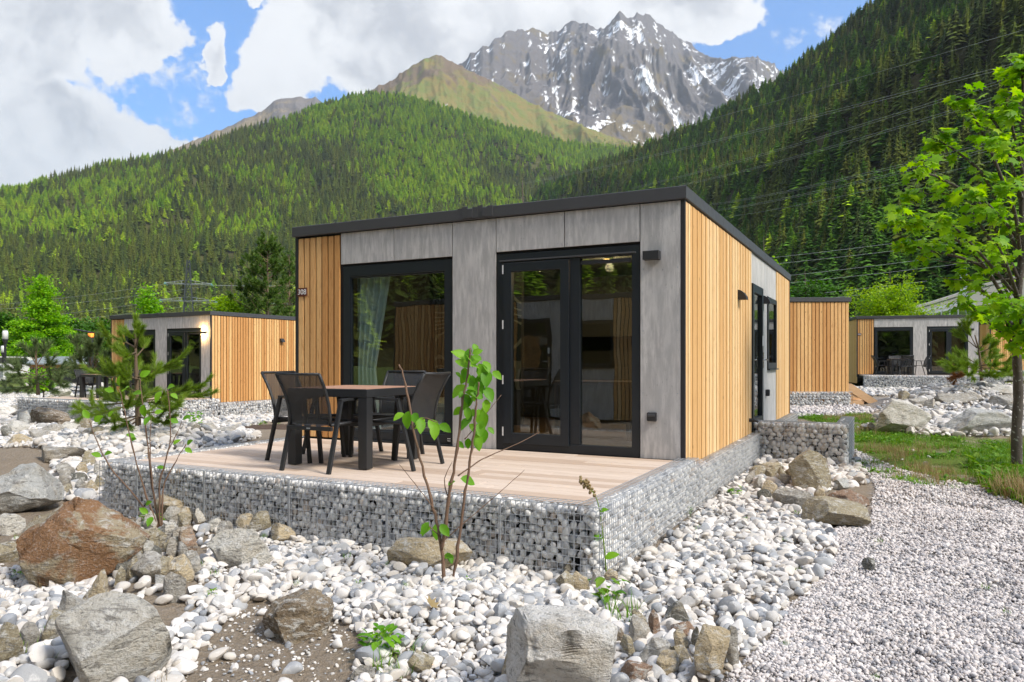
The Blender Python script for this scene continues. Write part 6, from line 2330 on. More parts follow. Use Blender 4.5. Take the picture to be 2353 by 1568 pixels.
# tall flowering stalk
g0 = gnd(1396, 1345)
tw = empty('tall_weed', tuple(g0), 0, 'tall single weed stalk with a seedy tip before the terrace corner', 'weed')
PP_ = bez([at(1398, 1400, g0.y) - g0, at(1392, 1300, g0.y) - g0, at(1383, 1210, g0.y) - g0, at(1372, 1150, g0.y) - g0, at(1352, 1118, g0.y) - g0, at(1332, 1100, g0.y) - g0], 6)
MB().tube(PP_, [0.006 * (1 - 0.75 * i / len(PP_)) for i in range(len(PP_))], 6).build('stem', M['grass'], tw, smooth=True)
sd_ = []
rg_ = np.random.default_rng(3)
for k in range(46):
    p = PP_[int(len(PP_) * 0.66) + int(rg_.integers(0, int(len(PP_) * 0.33)))]
    sd_.append((0, rot_arr(rg_.random(3) * 6) * 0.011, np.array(p) + rg_.normal(size=3) * 0.010))
Vs, Ts = joined([ICO[0]], sd_)
o = obj('seeds', np_mesh('seeds', Vs, Ts, M['drygrass']), tw); o['kind'] = 'stuff'
for k, (q, s, a) in enumerate(((0.35, 0.07, 200), (0.25, 0.10, 40), (0.12, 0.2, 150), (0.1, 0.17, 20), (0.5, 0.06, 30))):
    p = PP_[int(q * len(PP_))]
    o = obj('leaf', OVAL_ME, tw)
    o.matrix_local = mat4(basis((math.cos(R(a)), -0.2, 0.4), (0, -0.7, 1)), p, s)

# fallen leaf
g0 = gnd(996, 1418)
o = obj('fallen_leaf', np_mesh('fallen_leaf', *leaf_maple(0, -0.5), M['drygrass']), None, (g0.x, g0.y, g0.z + 0.05))
o.scale = (0.075,) * 3
o.rotation_euler = (0.5, 0.3, 0.8)
tag(o, 'dry brown maple leaf lying on the small pebbles', 'leaf')

# grass of the meadow strip, sprouts among the pebbles
BL = [np_mesh('grass', *blades(50 + i, 16, 0.13, 0.22, 0.010, 0.6), M['grass']) for i in range(4)] + [np_mesh('grass', *blades(60 + i, 14, 0.22, 0.2, 0.006, 0.4), M['drygrass']) for i in range(2)] + [np_mesh('grass', *herb(70 + i, 14, 0.05, 0.06, 0.09), M['grass']) for i in range(2)]
BLP = [proto('grass', me) for me in BL]
def grow(poly, spacing, dens_fn, seed, excl=()):
    x, y, z, d = lay(poly, 0.1, spacing, excl, 1.0, 0, seed)
    k = dens_fn(x, y) > np.random.default_rng(seed).random(len(x))
    return x[k], y[k], height(x[k], y[k])
lush = lambda x, y: np.clip((fbm2(x * 1.3, y * 1.3, 4, 61) - 0.38) * 4.5, 0, 1)
G1_ = grow(GRASS, 0.085, lush, 1)
EDGE = [(1960, 1045), (2080, 1085), (2220, 1112), (2353, 1120), (2353, 1160), (2290, 1130), (2150, 1120), (2050, 1110), (1975, 1090)]
G2_ = grow(EDGE, 0.10, lambda x, y: np.clip((fbm2(x * 2, y * 2, 3, 62) - 0.45) * 3, 0, 1), 2)
G3_ = grow([(1190, 1220), (2353, 1160), (2353, 1600), (1190, 1600)], 0.35, lambda x, y: np.full(len(x), 0.16), 3)
G4_ = grow([(0, 1180), (1190, 1220), (1190, 1600), (0, 1600)], 0.22, lambda x, y: np.full(len(x), 0.16), 4)
G5_ = grow([(2240, 1060), (2420, 1070), (2420, 1170), (2290, 1140)], 0.05, lambda x, y: np.full(len(x), 0.9), 5)
G6_ = grow([(480, 960), (672, 950), (672, 972), (560, 980)], 0.2, lambda x, y: np.full(len(x), 0.4), 6)
gx = np.concatenate([a[0] for a in (G1_, G2_, G3_, G4_, G5_, G6_)]); gy = np.concatenate([a[1] for a in (G1_, G2_, G3_, G4_, G5_, G6_)]); gz = np.concatenate([a[2] for a in (G1_, G2_, G3_, G4_, G5_, G6_)])
sc1 = np.concatenate([np.full(len(G1_[0]), 1.0), np.full(len(G2_[0]), 1.1), np.full(len(G3_[0]), 0.4), np.full(len(G4_[0]), 0.45), np.full(len(G5_[0]), 1.6), np.full(len(G6_[0]), 1.0)]) * rng.uniform(0.6, 1.2, len(gx))
dry = (fbm2(gx * 0.9, gy * 0.9, 3, 99) > 0.56) & (rng.random(len(gx)) < 0.5)
gi_ = np.where(dry, 4 + rng.integers(0, 2, len(gx)), np.where(rng.random(len(gx)) < 0.25, 6 + rng.integers(0, 2, len(gx)), rng.integers(0, 4, len(gx))))
ng_ = len(gx)
o = scatter('grass', np.stack([gx, gy, gz + np.where(sc1 < 0.55, 0.05, 0.0)], -1), np.stack([np.zeros(ng_), np.zeros(ng_), rng.random(ng_) * 6.28], -1), np.repeat(sc1[:, None], 3, 1), gi_, BLP)
tag(o, 'rough grass and small weeds between path and boulders', None, None, 'stuff')


# --- pines with brushes of long needles
def needle_tri(V, T, p, d, L, w, rg):
    s = np.cross(d, rg.normal(size=3)); s /= np.linalg.norm(s) + 1e-9
    k = len(V)
    V += [p - s * w * 0.5, p + s * w * 0.5, p + d * L]
    T.append((k, k + 1, k + 2))


def young_pine(label, base, Y, trunk_px, branches, needle_len=0.11, dens=230, w=0.0035, mat='needle', spread_y=0.5, tr0=0.05, brown=(), cat='pine tree'):
    g = gnd(*base) if Y is None else at(base[0], base[1], Y)
    Y = g.y
    root = empty('young_pine', tuple(g), 0, label, cat)
    rg = np.random.default_rng(int(base[0]))
    P = bez([at(x, y, Y) - g for x, y in trunk_px], 6)
    MB().tube(P, [tr0 * (1 - 0.75 * i / len(P)) for i in range(len(P))], 9).build('trunk', M['pine_bark'], root, smooth=True)
    wood = MB()
    V = []; T = []; Vb = []; Tb = []
    for bi, (pts, dy) in enumerate(branches):
        Q = bez([at(x, y, Y + dy * (i / (len(pts) - 1)) ** 0.9) - g for i, (x, y) in enumerate(pts)], 7)
        n = len(Q)
        wood.tube(Q, [0.014 * (1 - 0.75 * i / n) + 0.002 for i in range(n)], 5)
        ln = sum((Q[i + 1] - Q[i]).length for i in range(n - 1))
        subs = [(Q, 0.38)]
        # side shoots
        for k in range(int(3 + ln * 4)):
            i = int(rg.integers(int(n * 0.35), n - 1))
            d = (Q[min(i + 1, n - 1)] - Q[i]).normalized()
            sdir = (d * 0.8 + Vector(rg.normal(size=3)) * 0.55 + Vector((0, 0, 0.25))).normalized()
            L = rg.uniform(0.10, 0.26) * min(1.2, 0.5 + ln)
            S_ = [Q[i], Q[i] + sdir * L * 0.5 + Vector((0, 0, 0.0)), Q[i] + sdir * L + Vector((0, 0, L * 0.18))]
            wood.tube(S_, [0.006, 0.004, 0.003], 4, cap=False)
            subs.append((bez(S_, 4), 0.1))
        for S_, start in subs:
            m = len(S_)
            L = sum((S_[i + 1] - S_[i]).length for i in range(m - 1)) * (1 - start)
            cnt = int(dens * L) + 12
            for _ in range(cnt):
                q = start + (1 - start) * rg.random() ** 0.8
                f = q * (m - 1); i = min(int(f), m - 2)
                p = S_[i].lerp(S_[i + 1], f - i)
                d = np.array((S_[i + 1] - S_[i]).normalized())
                r = rg.normal(size=3); r -= d * (r @ d); r /= np.linalg.norm(r) + 1e-9
                dd = d * rg.uniform(0.6, 1.0) + r * rg.uniform(0.3, 0.65)
                dd /= np.linalg.norm(dd)
                if bi in brown:
                    needle_tri(Vb, Tb, np.array(p), dd, needle_len * rg.uniform(0.7, 1.1), w, rg)
                else:
                    needle_tri(V, T, np.array(p), dd, needle_len * rg.uniform(0.7, 1.1), w, rg)
    wood.build('branches', M['pine_bark'], root, smooth=True)
    obj('crown', np_mesh('crown', np.array(V), np.array(T), M[mat]), root)
    if Vb:
        tag(obj('dry_needles', np_mesh('dry_needles', np.array(Vb), np.array(Tb), M['needle_brown']), root), 'brown withered needles')
    return root


M['pine_bark'] = plain('pine bark', (0.15, 0.105, 0.065), 0.9, bump=0.8, bscale=40)
PT = [(318, 995), (317, 940), (314, 880), (312, 820), (311, 756)]
young_pine('young pine with long drooping needles in front of the left cabin', (318, 992), None, PT,
           [([(312, 800), (285, 785), (243, 770)], -.1), ([(312, 815), (290, 812), (264, 805)], .3), ([(312, 790), (300, 772), (285, 762)], .2), ([(311, 780), (312, 765), (310, 752)], 0), ([(312, 800), (318, 775), (322, 765)], -.3), ([(312, 810), (300, 815), (290, 820)], -.5), ([(313, 820), (330, 800), (336, 785)], .2),
            ([(314, 868), (355, 852), (407, 830)], -.1), ([(314, 868), (260, 862), (206, 853)], .0), ([(314, 868), (345, 860), (378, 850)], .5), ([(314, 870), (285, 858), (262, 850)], .6), ([(314, 872), (300, 868), (285, 872)], -.7), ([(314, 872), (330, 872), (348, 868)], -.7), ([(314, 866), (318, 850), (322, 838)], .2),
            ([(316, 925), (250, 930), (170, 948)], -.1), ([(316, 918), (390, 905), (468, 885)], 0), ([(316, 922), (390, 915), (458, 910)], .4), ([(316, 925), (270, 940), (215, 955)], -.5), ([(316, 922), (350, 925), (392, 930)], -.7), ([(316, 922), (280, 920), (240, 918)], .7), ([(316, 922), (335, 905), (360, 895)], .8), ([(316, 925), (305, 930), (290, 935)], -.9),
            ([(317, 955), (275, 965), (232, 972)], .1), ([(317, 952), (370, 945), (412, 932)], -.2), ([(317, 958), (350, 965), (380, 972)], -.5), ([(317, 958), (290, 972), (262, 985)], -.6), ([(316, 900), (300, 895), (286, 890)], -.3), ([(318, 965), (290, 985), (252, 1010), (236, 1018)], -.3)], brown=(27,), dens=950, w=0.0060, needle_len=0.125)
young_pine('round pine with brownish needles on the pebble mound right of the table of cabin 324', (2256, 884), 21.0, [(2256, 884), (2254, 850), (2250, 810), (2240, 770)],
           [([(2245, 800), (2230, 770), (2222, 748)], 0), ([(2245, 800), (2220, 780), (2201, 770)], .2), ([(2248, 805), (2262, 790), (2270, 780)], -.2), ([(2248, 810), (2275, 800), (2280, 785)], .2),
            ([(2252, 840), (2205, 832), (2163, 834)], 0), ([(2252, 845), (2215, 845), (2185, 850)], -.4), ([(2252, 842), (2290, 835), (2324, 836)], 0), ([(2252, 845), (2290, 848), (2312, 850)], -.5), ([(2252, 840), (2225, 825), (2205, 815)], .5), ([(2252, 838), (2275, 822), (2295, 818)], .5), ([(2252, 850), (2240, 855), (2225, 862)], -.7), ([(2252, 850), (2262, 860), (2285, 865)], -.6), ([(2253, 852), (2215, 862), (2190, 868)], .2), ([(2253, 855), (2290, 862), (2320, 860)], .3), ([(2251, 835), (2250, 820), (2248, 812)], .3), ([(2252, 840), (2232, 838), (2215, 842)], -.2), ([(2252, 840), (2270, 838), (2285, 842)], -.3)], needle_len=0.2, dens=520, w=0.012, brown=(12,), mat='needle')
young_pine('squat grey green pine at the far left behind loose rocks', (88, 905), 19.5, [(88, 908), (86, 880), (84, 850), (80, 800)],
           [([(84, 840), (70, 815), (60, 800)], 0), ([(84, 835), (84, 805), (82, 788)], 0), ([(84, 840), (100, 815), (108, 800)], .1), ([(85, 862), (40, 850), (-5, 850)], 0), ([(85, 862), (120, 850), (150, 858)], 0), ([(86, 870), (40, 870), (0, 882)], -.5), ([(86, 870), (120, 872), (140, 885)], -.5), ([(86, 868), (60, 862), (35, 865)], -.8), ([(86, 868), (105, 862), (125, 868)], .7), ([(86, 880), (50, 892), (10, 900)], .2), ([(86, 880), (110, 890), (130, 900)], .2), ([(86, 880), (75, 888), (60, 898)], -.8), ([(85, 850), (60, 838), (45, 832)], .4), ([(85, 850), (105, 838), (122, 838)], -.4)], needle_len=0.2, dens=330, w=0.012, mat='needle_grey')
young_pine('bushy grey green pine beside the left edge of the left cabin', (208, 868), 27.0, [(208, 868), (208, 840), (206, 810)],
           [([(208, 850), (185, 820), (175, 790)], 0), ([(208, 845), (200, 810), (196, 780)], .2), ([(208, 845), (222, 810), (230, 782)], 0), ([(208, 850), (235, 830), (252, 815)], .2), ([(208, 855), (180, 842), (165, 838)], .1), ([(208, 855), (235, 850), (252, 850)], -.1), ([(208, 858), (190, 855), (172, 862)], -.3), ([(208, 858), (225, 862), (240, 865)], -.3), ([(208, 848), (208, 815), (212, 795)], -.3), ([(208, 850), (190, 835), (183, 822)], -.5), ([(208, 850), (226, 838), (238, 832)], -.5)], needle_len=0.24, dens=420, w=0.018, mat='needle_grey')


# --- trees standing round the cabins
def leafy_tree(name, label, px, y_top, y_base, Y, width_px, mat, shape='cone', n=5200, leaf=0.16, seed=1, flat=0.5, cat='tree', stems=1, trunk_r=0.10, z0=0.12, group=None, gap=0.0):
    g = at(px, y_base, Y)
    h = (y_base - y_top) * Y / F
    wd = width_px * Y / F / 2
    root = empty(name, tuple(g), 0, label, cat, group)
    rg = np.random.default_rng(seed)
    tr = MB()
    if stems == 1:
        tr.tube([(0, 0, -0.3), (0.02 * h, 0, h * 0.4), (0, 0.01 * h, h * 0.97)], [trunk_r, trunk_r * 0.65, 0.01], 7)
    V = []; T = []
    nb = int(70 if shape != 'bush' else 60)
    leaf_pts = []
    for i in range(nb):
        q = z0 + (0.97 - z0) * ((i + rg.random()) / nb)
        if shape == 'cone':
            rad = wd * (1 - q) ** 1.02 * 1.2 + 0.02 * wd
            base = Vector((0, 0, h * q)); elev = 0.30
        elif shape == 'round':
            rad = wd * math.sqrt(max(0.05, 1 - ((q - 0.55) / 0.5) ** 2))
            base = Vector((0, 0, h * (q * 0.75))); elev = 0.5
        else:
            rad = wd * (0.55 + 0.45 * rg.random())
            base = Vector((0, 0, 0.05 * h)); elev = 1.2
        a = rg.random() * 6.283
        L = rad * rg.uniform(0.6, 1.12)
        if shape == 'bush':
            e = Vector((math.cos(a) * L * rg.random() ** 0.6, math.sin(a) * L * 0.8 * rg.random() ** 0.6, h * rg.uniform(0.45, 1.0) * (1 - 0.35 * (L / wd) ** 2)))
        else:
            e = base + Vector((math.cos(a) * L, math.sin(a) * L, L * elev * rg.uniform(0.2, 1.0)))
        mid = base.lerp(e, 0.5) + Vector(rg.normal(size=3)) * 0.05 * L + Vector((0, 0, 0.05 * L))
        tr.tube([base, mid, e], [trunk_r * 0.28, trunk_r * 0.16, 0.006], 4, cap=False)
        leaf_pts.append((base, mid, e, L))
    tot = sum(l[3] for l in leaf_pts)
    for base, mid, e, L in leaf_pts:
        k = int(n * L / tot)
        nc = max(2, int(k / 26))
        for c in range(nc):
            t = rg.uniform(0.25, 1.05)
            p = (base.lerp(mid, t * 2) if t < 0.5 else mid.lerp(e, t * 2 - 1))
            c0 = np.array(p) + rg.normal(size=3) * np.array([1, 1, flat]) * leaf * 0.9
            for _ in range(int(k / nc)):
                pp = c0 + rg.normal(size=3) * np.array([1, 1, flat]) * leaf * 1.35
                d = rg.normal(size=3) * np.array([1, 1, 0.5]); d[2] -= 0.25
                d /= np.linalg.norm(d)
                s = np.cross(d, rg.normal(size=3) * 0.5 + np.array([0, 0, 1])); s /= np.linalg.norm(s) + 1e-9
                l = leaf * rg.uniform(0.55, 1.2)
                b = len(V)
                V += [pp, pp + d * l * 0.5 + s * l * 0.32, pp + d * l, pp + d * l * 0.5 - s * l * 0.32]
                T += [(b, b + 1, b + 2), (b, b + 2, b + 3)]
    tr.build('trunk', M['bark'], root, smooth=True)
    obj('crown', np_mesh('crown', np.array(V), np.array(T), M[mat]), root)
    return root


leafy_tree('larch_tree', 'tall bright green tree left of the left cabin', 98, 628, 868, 50, 160, 'lime', 'cone', 20000, 0.20, 1, 0.35, z0=0.10, trunk_r=0.14)
leafy_tree('broadleaf_tree', 'dark green rounded tree behind the bright tall one', 172, 715, 862, 62, 130, 'deep', 'round', 12000, 0.32, 2)
leafy_tree('broadleaf_tree', 'dark green tree at the left edge behind the street lamps', 0, 690, 870, 64, 120, 'deep', 'round', 12000, 0.32, 3)
leafy_tree('conifer_tree', 'fresh green pointed tree rising behind the left cabin roof', 340, 655, 860, 45, 80, 'lime', 'cone', 9000, 0.20, 4, z0=0.1)
leafy_tree('maple_tree', 'loose yellow green tree beside the dark pine behind the left cabin', 530, 618, 870, 42, 85, 'yellow', 'round', 5500, 0.22, 5)
leafy_tree('broadleaf_tree', 'low green tree left of the left cabin behind the post lamp', 232, 735, 868, 48, 60, 'deep', 'cone', 8000, 0.22, 6)
leafy_tree('broadleaf_tree', 'low bright shrub under the tall bright tree', 100, 838, 905, 30, 80, 'lime', 'bush', 2600, 0.10, 7, cat='shrub', trunk_r=0.03)
leafy_tree('maple_tree', 'yellow green tree top showing above the roof of the nearest cabin', 1200, 395, 830, 26, 190, 'yellow', 'round', 2600, 0.16, 8, z0=0.35, trunk_r=0.09)
leafy_tree('locust_shrub', 'wide yellow green shrub tree behind cabin 324', 2045, 612, 800, 47, 240, 'yellow', 'bush', 15000, 0.17, 9, cat='shrub', trunk_r=0.07, flat=0.7)
leafy_tree('broadleaf_tree', 'small light green tree behind the right roof edge of the nearest cabin', 1755, 535, 800, 42, 75, 'lime', 'round', 3000, 0.2, 10)
leafy_tree('broadleaf_tree', 'dark bushy tree behind the blank larch wall', 1850, 610, 800, 60, 100, 'deep', 'round', 3600, 0.3, 11)
leafy_tree('broadleaf_shrub', 'green shrub on the road bank right of the wide yellow shrub', 2165, 705, 800, 52, 70, 'lime', 'bush', 2600, 0.15, 12, cat='shrub', trunk_r=0.04)
leafy_tree('broadleaf_shrub', 'green shrub between the blank larch wall and the yellow shrub', 1965, 700, 810, 52, 70, 'lime', 'bush', 2600, 0.15, 13, cat='shrub', trunk_r=0.04)


def needle_tree(label, px, y_top, y_base, Y, width_px, mat, seed, n=9000, group=None):
    g = at(px, y_base, Y)
    h = (y_base - y_top) * Y / F
    wd = width_px * Y / F / 2
    root = empty('pine_tree', tuple(g), 0, label, 'pine tree', group)
    rg = np.random.default_rng(seed)
    tr = MB().tube([(0, 0, -0.3), (0, 0, h * 0.95)], [0.13, 0.02], 7)
    V = []; T = []
    nb = 80
    for i in range(nb):
        q = 0.12 + 0.86 * (i + rg.random()) / nb
        rad = wd * min(1.0, (1 - q) * 1.6 + 0.12)
        a = rg.random() * 6.283
        L = rad * rg.uniform(0.6, 1.15)
        base = Vector((0, 0, h * q)); e = base + Vector((math.cos(a) * L, math.sin(a) * L, L * rg.uniform(0.15, 0.8)))
        tr.tube([base, base.lerp(e, 0.5) - Vector((0, 0, 0.03 * L)), e], [0.035, 0.02, 0.008], 4, cap=False)
        for k in range(int(3 + L * 3.2)):
            t = rg.uniform(0.35, 1.0)
            p0 = np.array(base.lerp(e, t)) + rg.normal(size=3) * 0.10
            up = np.array([rg.normal() * 0.5 + math.cos(a) * 0.5, rg.normal() * 0.5 + math.sin(a) * 0.5, rg.uniform(0.5, 1.3)]); up /= np.linalg.norm(up)
            for _ in range(int(n / (nb * 8))):
                r = rg.normal(size=3); d = up * rg.uniform(0.4, 1.1) + r * 0.55; d /= np.linalg.norm(d)
                needle_tri(V, T, p0 + up * rg.uniform(0, 0.22), d, rg.uniform(0.12, 0.24), 0.028, rg)
    tr.build('trunk', M['pine_bark'], root, smooth=True)
    obj('crown', np_mesh('crown', np.array(V), np.array(T), M[mat]), root)


needle_tree('big dark pine with pale shoots left of the nearest cabin', 615, 548, 870, 40, 170, 'needle_dark', 21, 80000)
needle_tree('second dark pine at the left wall of the nearest cabin', 665, 580, 870, 44, 90, 'needle_dark', 22, 26000)
needle_tree('small dark pine between the bright tree and the left cabin', 222, 770, 868, 40, 50, 'needle_dark', 23, 8000)
needle_tree('small pine on the road bank at the right', 2235, 715, 800, 50, 40, 'needle_dark', 24, 6000)

# ------------------------------------------------------------------ lattice mast and power lines
def pylon():
    Y = 210.0
    base = at(433, 826, Y)
    h = (826 - 598) * Y / F
    root = empty('power_pylon', tuple(base), R(18), 'lattice power mast with three pairs of arms before the left forest', 'pylon')
    m = MB()
    w0, w1 = 1.9, 0.35
    n = 13
    lv = []
    for i in range(n + 1):
        q = i / n
        w = w0 * (1 - q) ** 1.15 + w1
        lv.append([Vector((sx * w, sy * w, h * q)) for sx, sy in ((-1, -1), (1, -1), (1, 1), (-1, 1))])
    for i in range(n):
        for k in range(4):
            a, b = lv[i][k], lv[i + 1][k]
            m.bar(a, b, 0.24)
            k2 = (k + 1) % 4
            m.bar(lv[i][k], lv[i + 1][k2], 0.12)
            m.bar(lv[i][k2], lv[i + 1][k], 0.12)
            m.bar(lv[i][k], lv[i][k2], 0.08)
    m.build('mast', M['pylon'], root)
    arms = []
    for z, L in ((h * 0.76, 6.0), (h * 0.59, 7.2), (h * 0.42, 6.0)):
        for s in (-1, 1):
            am = MB()
            am.bar((0, -0.4, z), (s * L, 0, z + 0.15), 0.14)
            am.bar((0, 0.4, z), (s * L, 0, z + 0.15), 0.14)
            am.bar((0, 0, z + 1.1), (s * L, 0, z + 0.2), 0.10)
            for q in (0.3, 0.6):
                am.bar((s * L * q, -0.4 * (1 - q), z), (s * L * q, 0, z + 1.1 - 0.9 * q), 0.07)
            am.build('arm', M['galv'], root)
            for sy in (-1, 1):
                ins = MB().tube([(s * L, sy * 0.2, z + 0.1), (s * L + 0.2, sy * 2.2, z - 0.25)], 0.28, 6)
                ins.build('insulator', M['insul'], root)
            arms.append((s * L, z))
    return root, arms, base


py_root, py_arms, py_base = pylon()


def wire_line(label, p, q, sag, r, n=24, group='power lines'):
    p = Vector(p); q = Vector(q)
    pts = []
    for i in range(n + 1):
        t = i / n
        v = p.lerp(q, t)
        v.z -= sag * 4 * t * (1 - t)
        pts.append(v)
    o = MB().tube(pts, r, 4).build('power_line', M['cable'])
    return tag(o, label, 'power line', group)


c18, s18 = math.cos(R(18)), math.sin(R(18))
for (ax, z) in py_arms:
    p = py_base + Vector((ax * c18, ax * s18, z - 0.2))
    side_ = 'left' if ax < 0 else 'right'
    wire_line('cable strung from the %s arms of the lattice mast towards the left' % side_, p, (p.x - 170, p.y + 40, p.z - 4), 4.0, 0.028, group='cables left of the lattice mast')
    wire_line('cable strung from the %s arms of the lattice mast behind the nearest cabin' % side_, p, (p.x + 190, p.y - 40, p.z + 6), 4.0, 0.028, group='cables right of the lattice mast')
# lines crossing the dark slope on the right, ending in insulators at the frame edge
RL = [('topmost single power cable crossing the dark slope', (1215, 378), (2400, 55), 0), ('second pair of cables, upper wire, crossing the dark slope', (1180, 425), (2322, 148), 1), ('third pair of cables, upper wire, crossing the dark slope', (1450, 432), (2322, 178), 1),
      ('third pair of cables, lower wire, crossing the dark slope', (1560, 425), (2310, 215), 1), ('fourth pair of cables, upper wire, low over the roof', (1630, 470), (2360, 305), 0), ('fourth pair of cables, lower wire, low over the roof', (1650, 482), (2360, 318), 0), ('lowest cable crossing the slope above the side wall', (1660, 500), (2360, 350), 0)]
for lab, a, b, tip in RL:
    p = at(a[0], a[1], 330); q = at(b[0], b[1], 120)
    wire_line(lab, p, q, 1.2, 0.024, 30)
    if 'pair' in lab:
        wire_line(lab.replace('wire,', 'twin wire,'), p + Vector((0, 0, -0.45)), q + Vector((0, 0, -0.45)), 1.2, 0.024, 30)
for k, (a, b) in enumerate((((2322, 149), (2352, 136)), ((2316, 216), (2345, 206)), ((2318, 262), (2340, 254)))):
    p = at(a[0], a[1], 120); q = at(b[0], b[1], 119)
    it = empty('insulator', tuple(p), 0, ['topmost glass insulator chain on the cables by the maple crown', 'middle glass insulator chain on the cables by the maple crown', 'lowest glass insulator chain on the cables by the maple crown'][k], 'insulator', 'insulator chains')
    d = (q - p)
    nn = 12
    for i in range(nn):
        a_ = d * (i / nn); b_ = d * ((i + 0.55) / nn)
        MB().tube([a_, b_], 0.17, 8).build('disc', M['insul'], it)
    MB().tube([Vector((0, 0, 0)), d], 0.05, 5).build('rod', M['galv'], it)

# ------------------------------------------------------------------ street lamps, post, shed, road
def street_lamp(label, px, y_top, y_base, Y):
    g = at(px, y_base, Y)
    h = (y_base - y_top) * Y / F
    root = empty('street_lamp', tuple(g), 0, label, 'street lamp', 'street lamps at the left edge')
    MB().tube([(0, 0, -0.2), (0, 0, h - 0.62)], 0.055, 8).build('pole', M['black'], root)
    MB().tube([(0, 0, h - 0.66), (0, 0, h - 0.42)], [0.06, 0.14], 10).build('lamp_neck', M['black'], root)
    MB().tube([(0, 0, h - 0.42), (0, 0, h - 0.1), (0, 0, h)], [0.13, 0.13, 0.10], 10).build('lamp_glass', M['white'], root, smooth=True)
    MB().tube([(0, 0, h), (0, 0, h + 0.03)], 0.11, 10).build('lamp_cap', M['galv'], root)


street_lamp('nearer taller street lamp at the left edge', 12, 760, 880, 36)
street_lamp('farther shorter street lamp at the left edge', 7, 795, 880, 46)
g = at(10, 858, 35)
bx = empty('meter_box', tuple(g), 0, 'small white cabinet at the foot of the street lamps', 'cabinet')
MB().box(-0.13, 0.02, -0.1, 0.1, -0.35, 0.42, 0.01).build('housing', M['white'], bx)
MB().box(-0.12, 0.01, -0.106, -0.101, -0.2, 0.4).build('door', M['galv'], bx)

g = at(209, 868, 36)
ps = empty('post_lamp', tuple(g), 0, 'dark post lamp with glowing orange band left of the left cabin', 'post lamp')
MB().tube([(0, 0, -0.4), (0, 0, 1.95)], 0.115, 12).build('post', M['black'], ps)
MB().tube([(0, 0, 1.95), (0, 0, 2.13)], 0.12, 12).build('lamp_band', M['orange'], ps)
MB().tube([(0, 0, 2.13), (0, 0, 2.2)], 0.12, 12).build('cap', M['black'], ps)
MB().bar((0.1, 0, 2.16), (-0.75, 0.0, 2.32), 0.35, 0.05).build('panel', M['black'], ps)

g = at(142, 872, 42)
sh = empty('shed', tuple(g), R(6), 'low dark timber shed with pale roof behind the bright tree', 'shed')
MB().box(-1.7, 1.7, 0.03, 1.9, -0.2, 0.62).build('wall', M['dark'], sh)
for i in range(8):
    MB().box(-1.7 + i * 0.425, -1.7 + i * 0.425 + 0.41, 0.0, 0.028, -0.2, 0.62, 0.004).build('panel', M['black'], sh)
MB().box(-1.7, 1.7, -0.02, 0.05, 0.625, 0.83).build('beam', M['larch'], sh)
MB().prism([(-0.5, 0.83), (-0.5, 0.90), (2.1, 1.30), (2.1, 1.22)], 'x', -1.95, 1.95).build('roof', M['galv'], sh)

# embankment with ramp wall, guard rail and sign
def bank():
    P = []
    pts = [(1930, 748, 60), (2000, 742, 62), (2100, 725, 64), (2200, 708, 66), (2353, 690, 68), (2700, 660, 70)]
    m = MB()
    V = []
    for (px, py, Y) in pts:
        t = at(px, py, Y)
        V += [(t.x, t.y - 7, H(t.x, t.y - 7) - 0.3), (t.x, t.y, t.z), (t.x, t.y + 12, t.z - 0.2), (t.x, t.y + 40, -2)]
    f = []
    for i in range(len(pts) - 1):
        for k in range(3):
            f.append((i * 4 + k, (i + 1) * 4 + k, (i + 1) * 4 + k + 1, i * 4 + k + 1))
    m.add(V, f)
    tag(m.build('road_bank', hill_mat('bank grass', (0.06, 0.10, 0.02), (0.10, 0.16, 0.03)), smooth=False), 'grassy bank carrying the road at the right', None, None, 'structure')


bank()
rw = empty('ramp_wall', tuple(at(2140, 715, 72)), 0, 'pale concrete ramp wall rising to the right behind the maple', 'wall')
pz = [at(x, y, 72) - at(2140, 715, 72) for x, y in ((2085, 738), (2400, 712), (2400, 625), (2260, 660), (2200, 682), (2140, 700), (2085, 715))]
MB().prism([(p.x, p.z) for p in pz], 'y', 0.0, 0.5).build('wall', M['concrete'], rw)
pz2 = [at(x, y, 72) - at(2140, 715, 72) for x, y in ((2085, 714), (2140, 699), (2200, 681), (2260, 659), (2400, 624), (2400, 618), (2260, 653), (2200, 675), (2140, 694), (2085, 709))]
MB().prism([(p.x, p.z) for p in pz2], 'y', -0.12, 0.62).build('coping', M['concrete'], rw)


def guard_rail(label, a, b, Y0, Y1, n):
    p = at(a[0], a[1], Y0); q = at(b[0], b[1], Y1)
    root = empty('guard_rail', tuple(p), 0, label, 'guard rail', 'guard rails of the road')
    d = q - p
    for z in (0.0, -0.32):
        MB().bar((0, 0, z), d + Vector((0, 0, z)), 0.06, 0.16).build('rail', M['galv'], root)
    for i in range(n + 1):
        v = d * (i / n)
        MB().bar(v + Vector((0, 0.06, 0.1)), v + Vector((0, 0.06, -0.95)), 0.09).build('post', M['galv'], root)


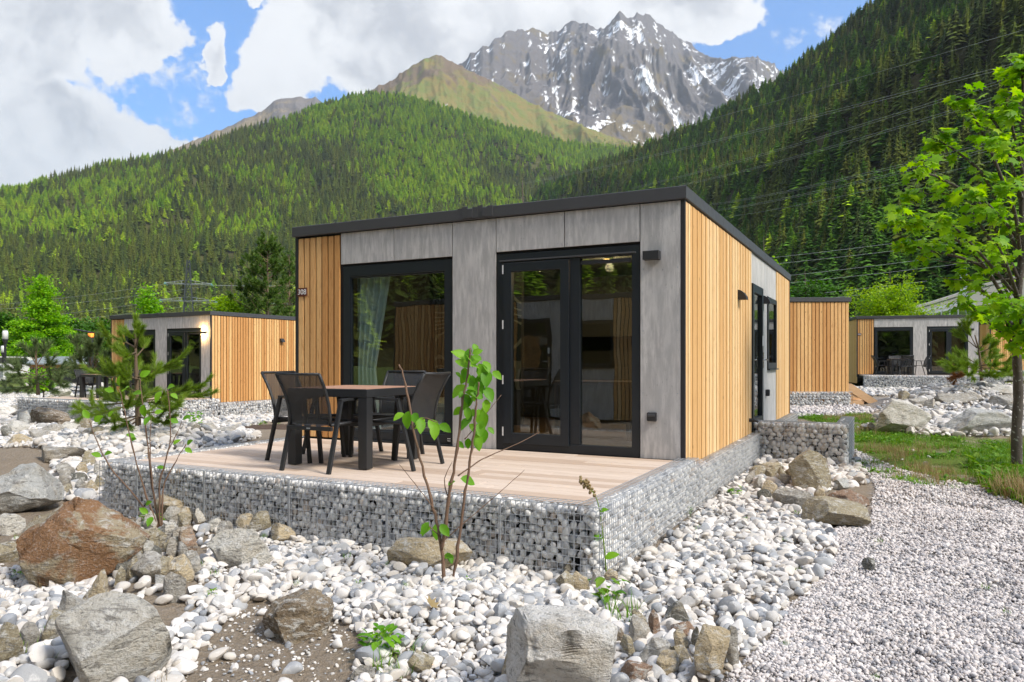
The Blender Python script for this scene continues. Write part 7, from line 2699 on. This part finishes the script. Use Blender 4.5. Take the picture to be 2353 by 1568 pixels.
guard_rail('longer galvanised guard rail above cabin 324', (2085, 722), (2240, 690), 63, 65, 8)
guard_rail('short galvanised guard rail left of the yellow shrub', (1955, 732), (2005, 728), 61, 62, 3)
g = at(2214, 700, 60)
sg = empty('road_sign', tuple(g), 0, 'grey back of a road sign on a post beside the maple leaves', 'road sign')
for i, (z0, z1) in enumerate(((0.55, 1.35), (1.42, 2.35))):
    MB().box(-0.32, 0.22, -0.03, 0.0, z0, z1).build('panel', M['galv'], sg)
MB().box(0.22, 0.34, 0.0, 0.1, -1.2, 2.4).build('post', M['galv'], sg)
MB().bar((-0.3, 0.03, 1.0), (0.3, 0.03, 1.0), 0.05).build('bracket', M['galv'], sg)
MB().tube([(0.28, 0.05, 2.4), (0.26, 0.05, 3.2)], 0.015, 5).build('antenna', M['galv'], sg)
for i, (x0, x1, a, b) in enumerate(((2070, 2100, 738, 752), (2095, 2130, 735, 752), (2125, 2160, 736, 752), (2155, 2180, 738, 752))):
    B(x0, x1, a, b, 'pale', 'pale block of stone set along the road bank above cabin 324', 'stone blocks on the road bank', seed=970 + i, sub=3, name='rock', Y=56)

# small parked car far at the left
g = at(45, 870, 48)
cr = empty('parked_car', tuple(g), R(20), 'small pale car half hidden behind the squat pine', 'car')
MB().prism([(-2.0, 0.35), (2.0, 0.35), (2.05, 0.75), (1.2, 0.92), (0.6, 1.38), (-1.2, 1.42), (-1.9, 0.95), (-2.05, 0.7)], 'y', -0.8, 0.8).build('body', M['white'], cr)
MB().prism([(0.95, 0.95), (0.55, 1.32), (-1.1, 1.35), (-1.6, 0.97)], 'y', -0.812, 0.812).build('window', M['glass_dark'], cr)
for x in (-1.25, 1.25):
    for y in (-0.78, 0.6):
        wv = MB()
        wv.tube([(x, y, 0.32), (x, y + 0.18, 0.32)], 0.32, 14)
        wv.build('wheel', M['dark'], cr)

# ------------------------------------------------------------------ the air of the valley
hm = bpy.data.materials.new('haze')
hm.use_nodes = True
hn = hm.node_tree
hn.nodes.clear()
ho = hn.nodes.new('ShaderNodeOutputMaterial')
hv = hn.nodes.new('ShaderNodeVolumePrincipled')
hv.inputs['Color'].default_value = (0.86, 0.93, 1.0, 1)
hv.inputs['Density'].default_value = HAZE
hv.inputs['Anisotropy'].default_value = 0.35
hn.links.new(hv.outputs[0], ho.inputs['Volume'])
o = MB().box(-9300, 9300, -3300, 12300, -14, 3300).build('haze', hm)
tag(o, 'thin blue haze in the mountain air', None, None, 'stuff')
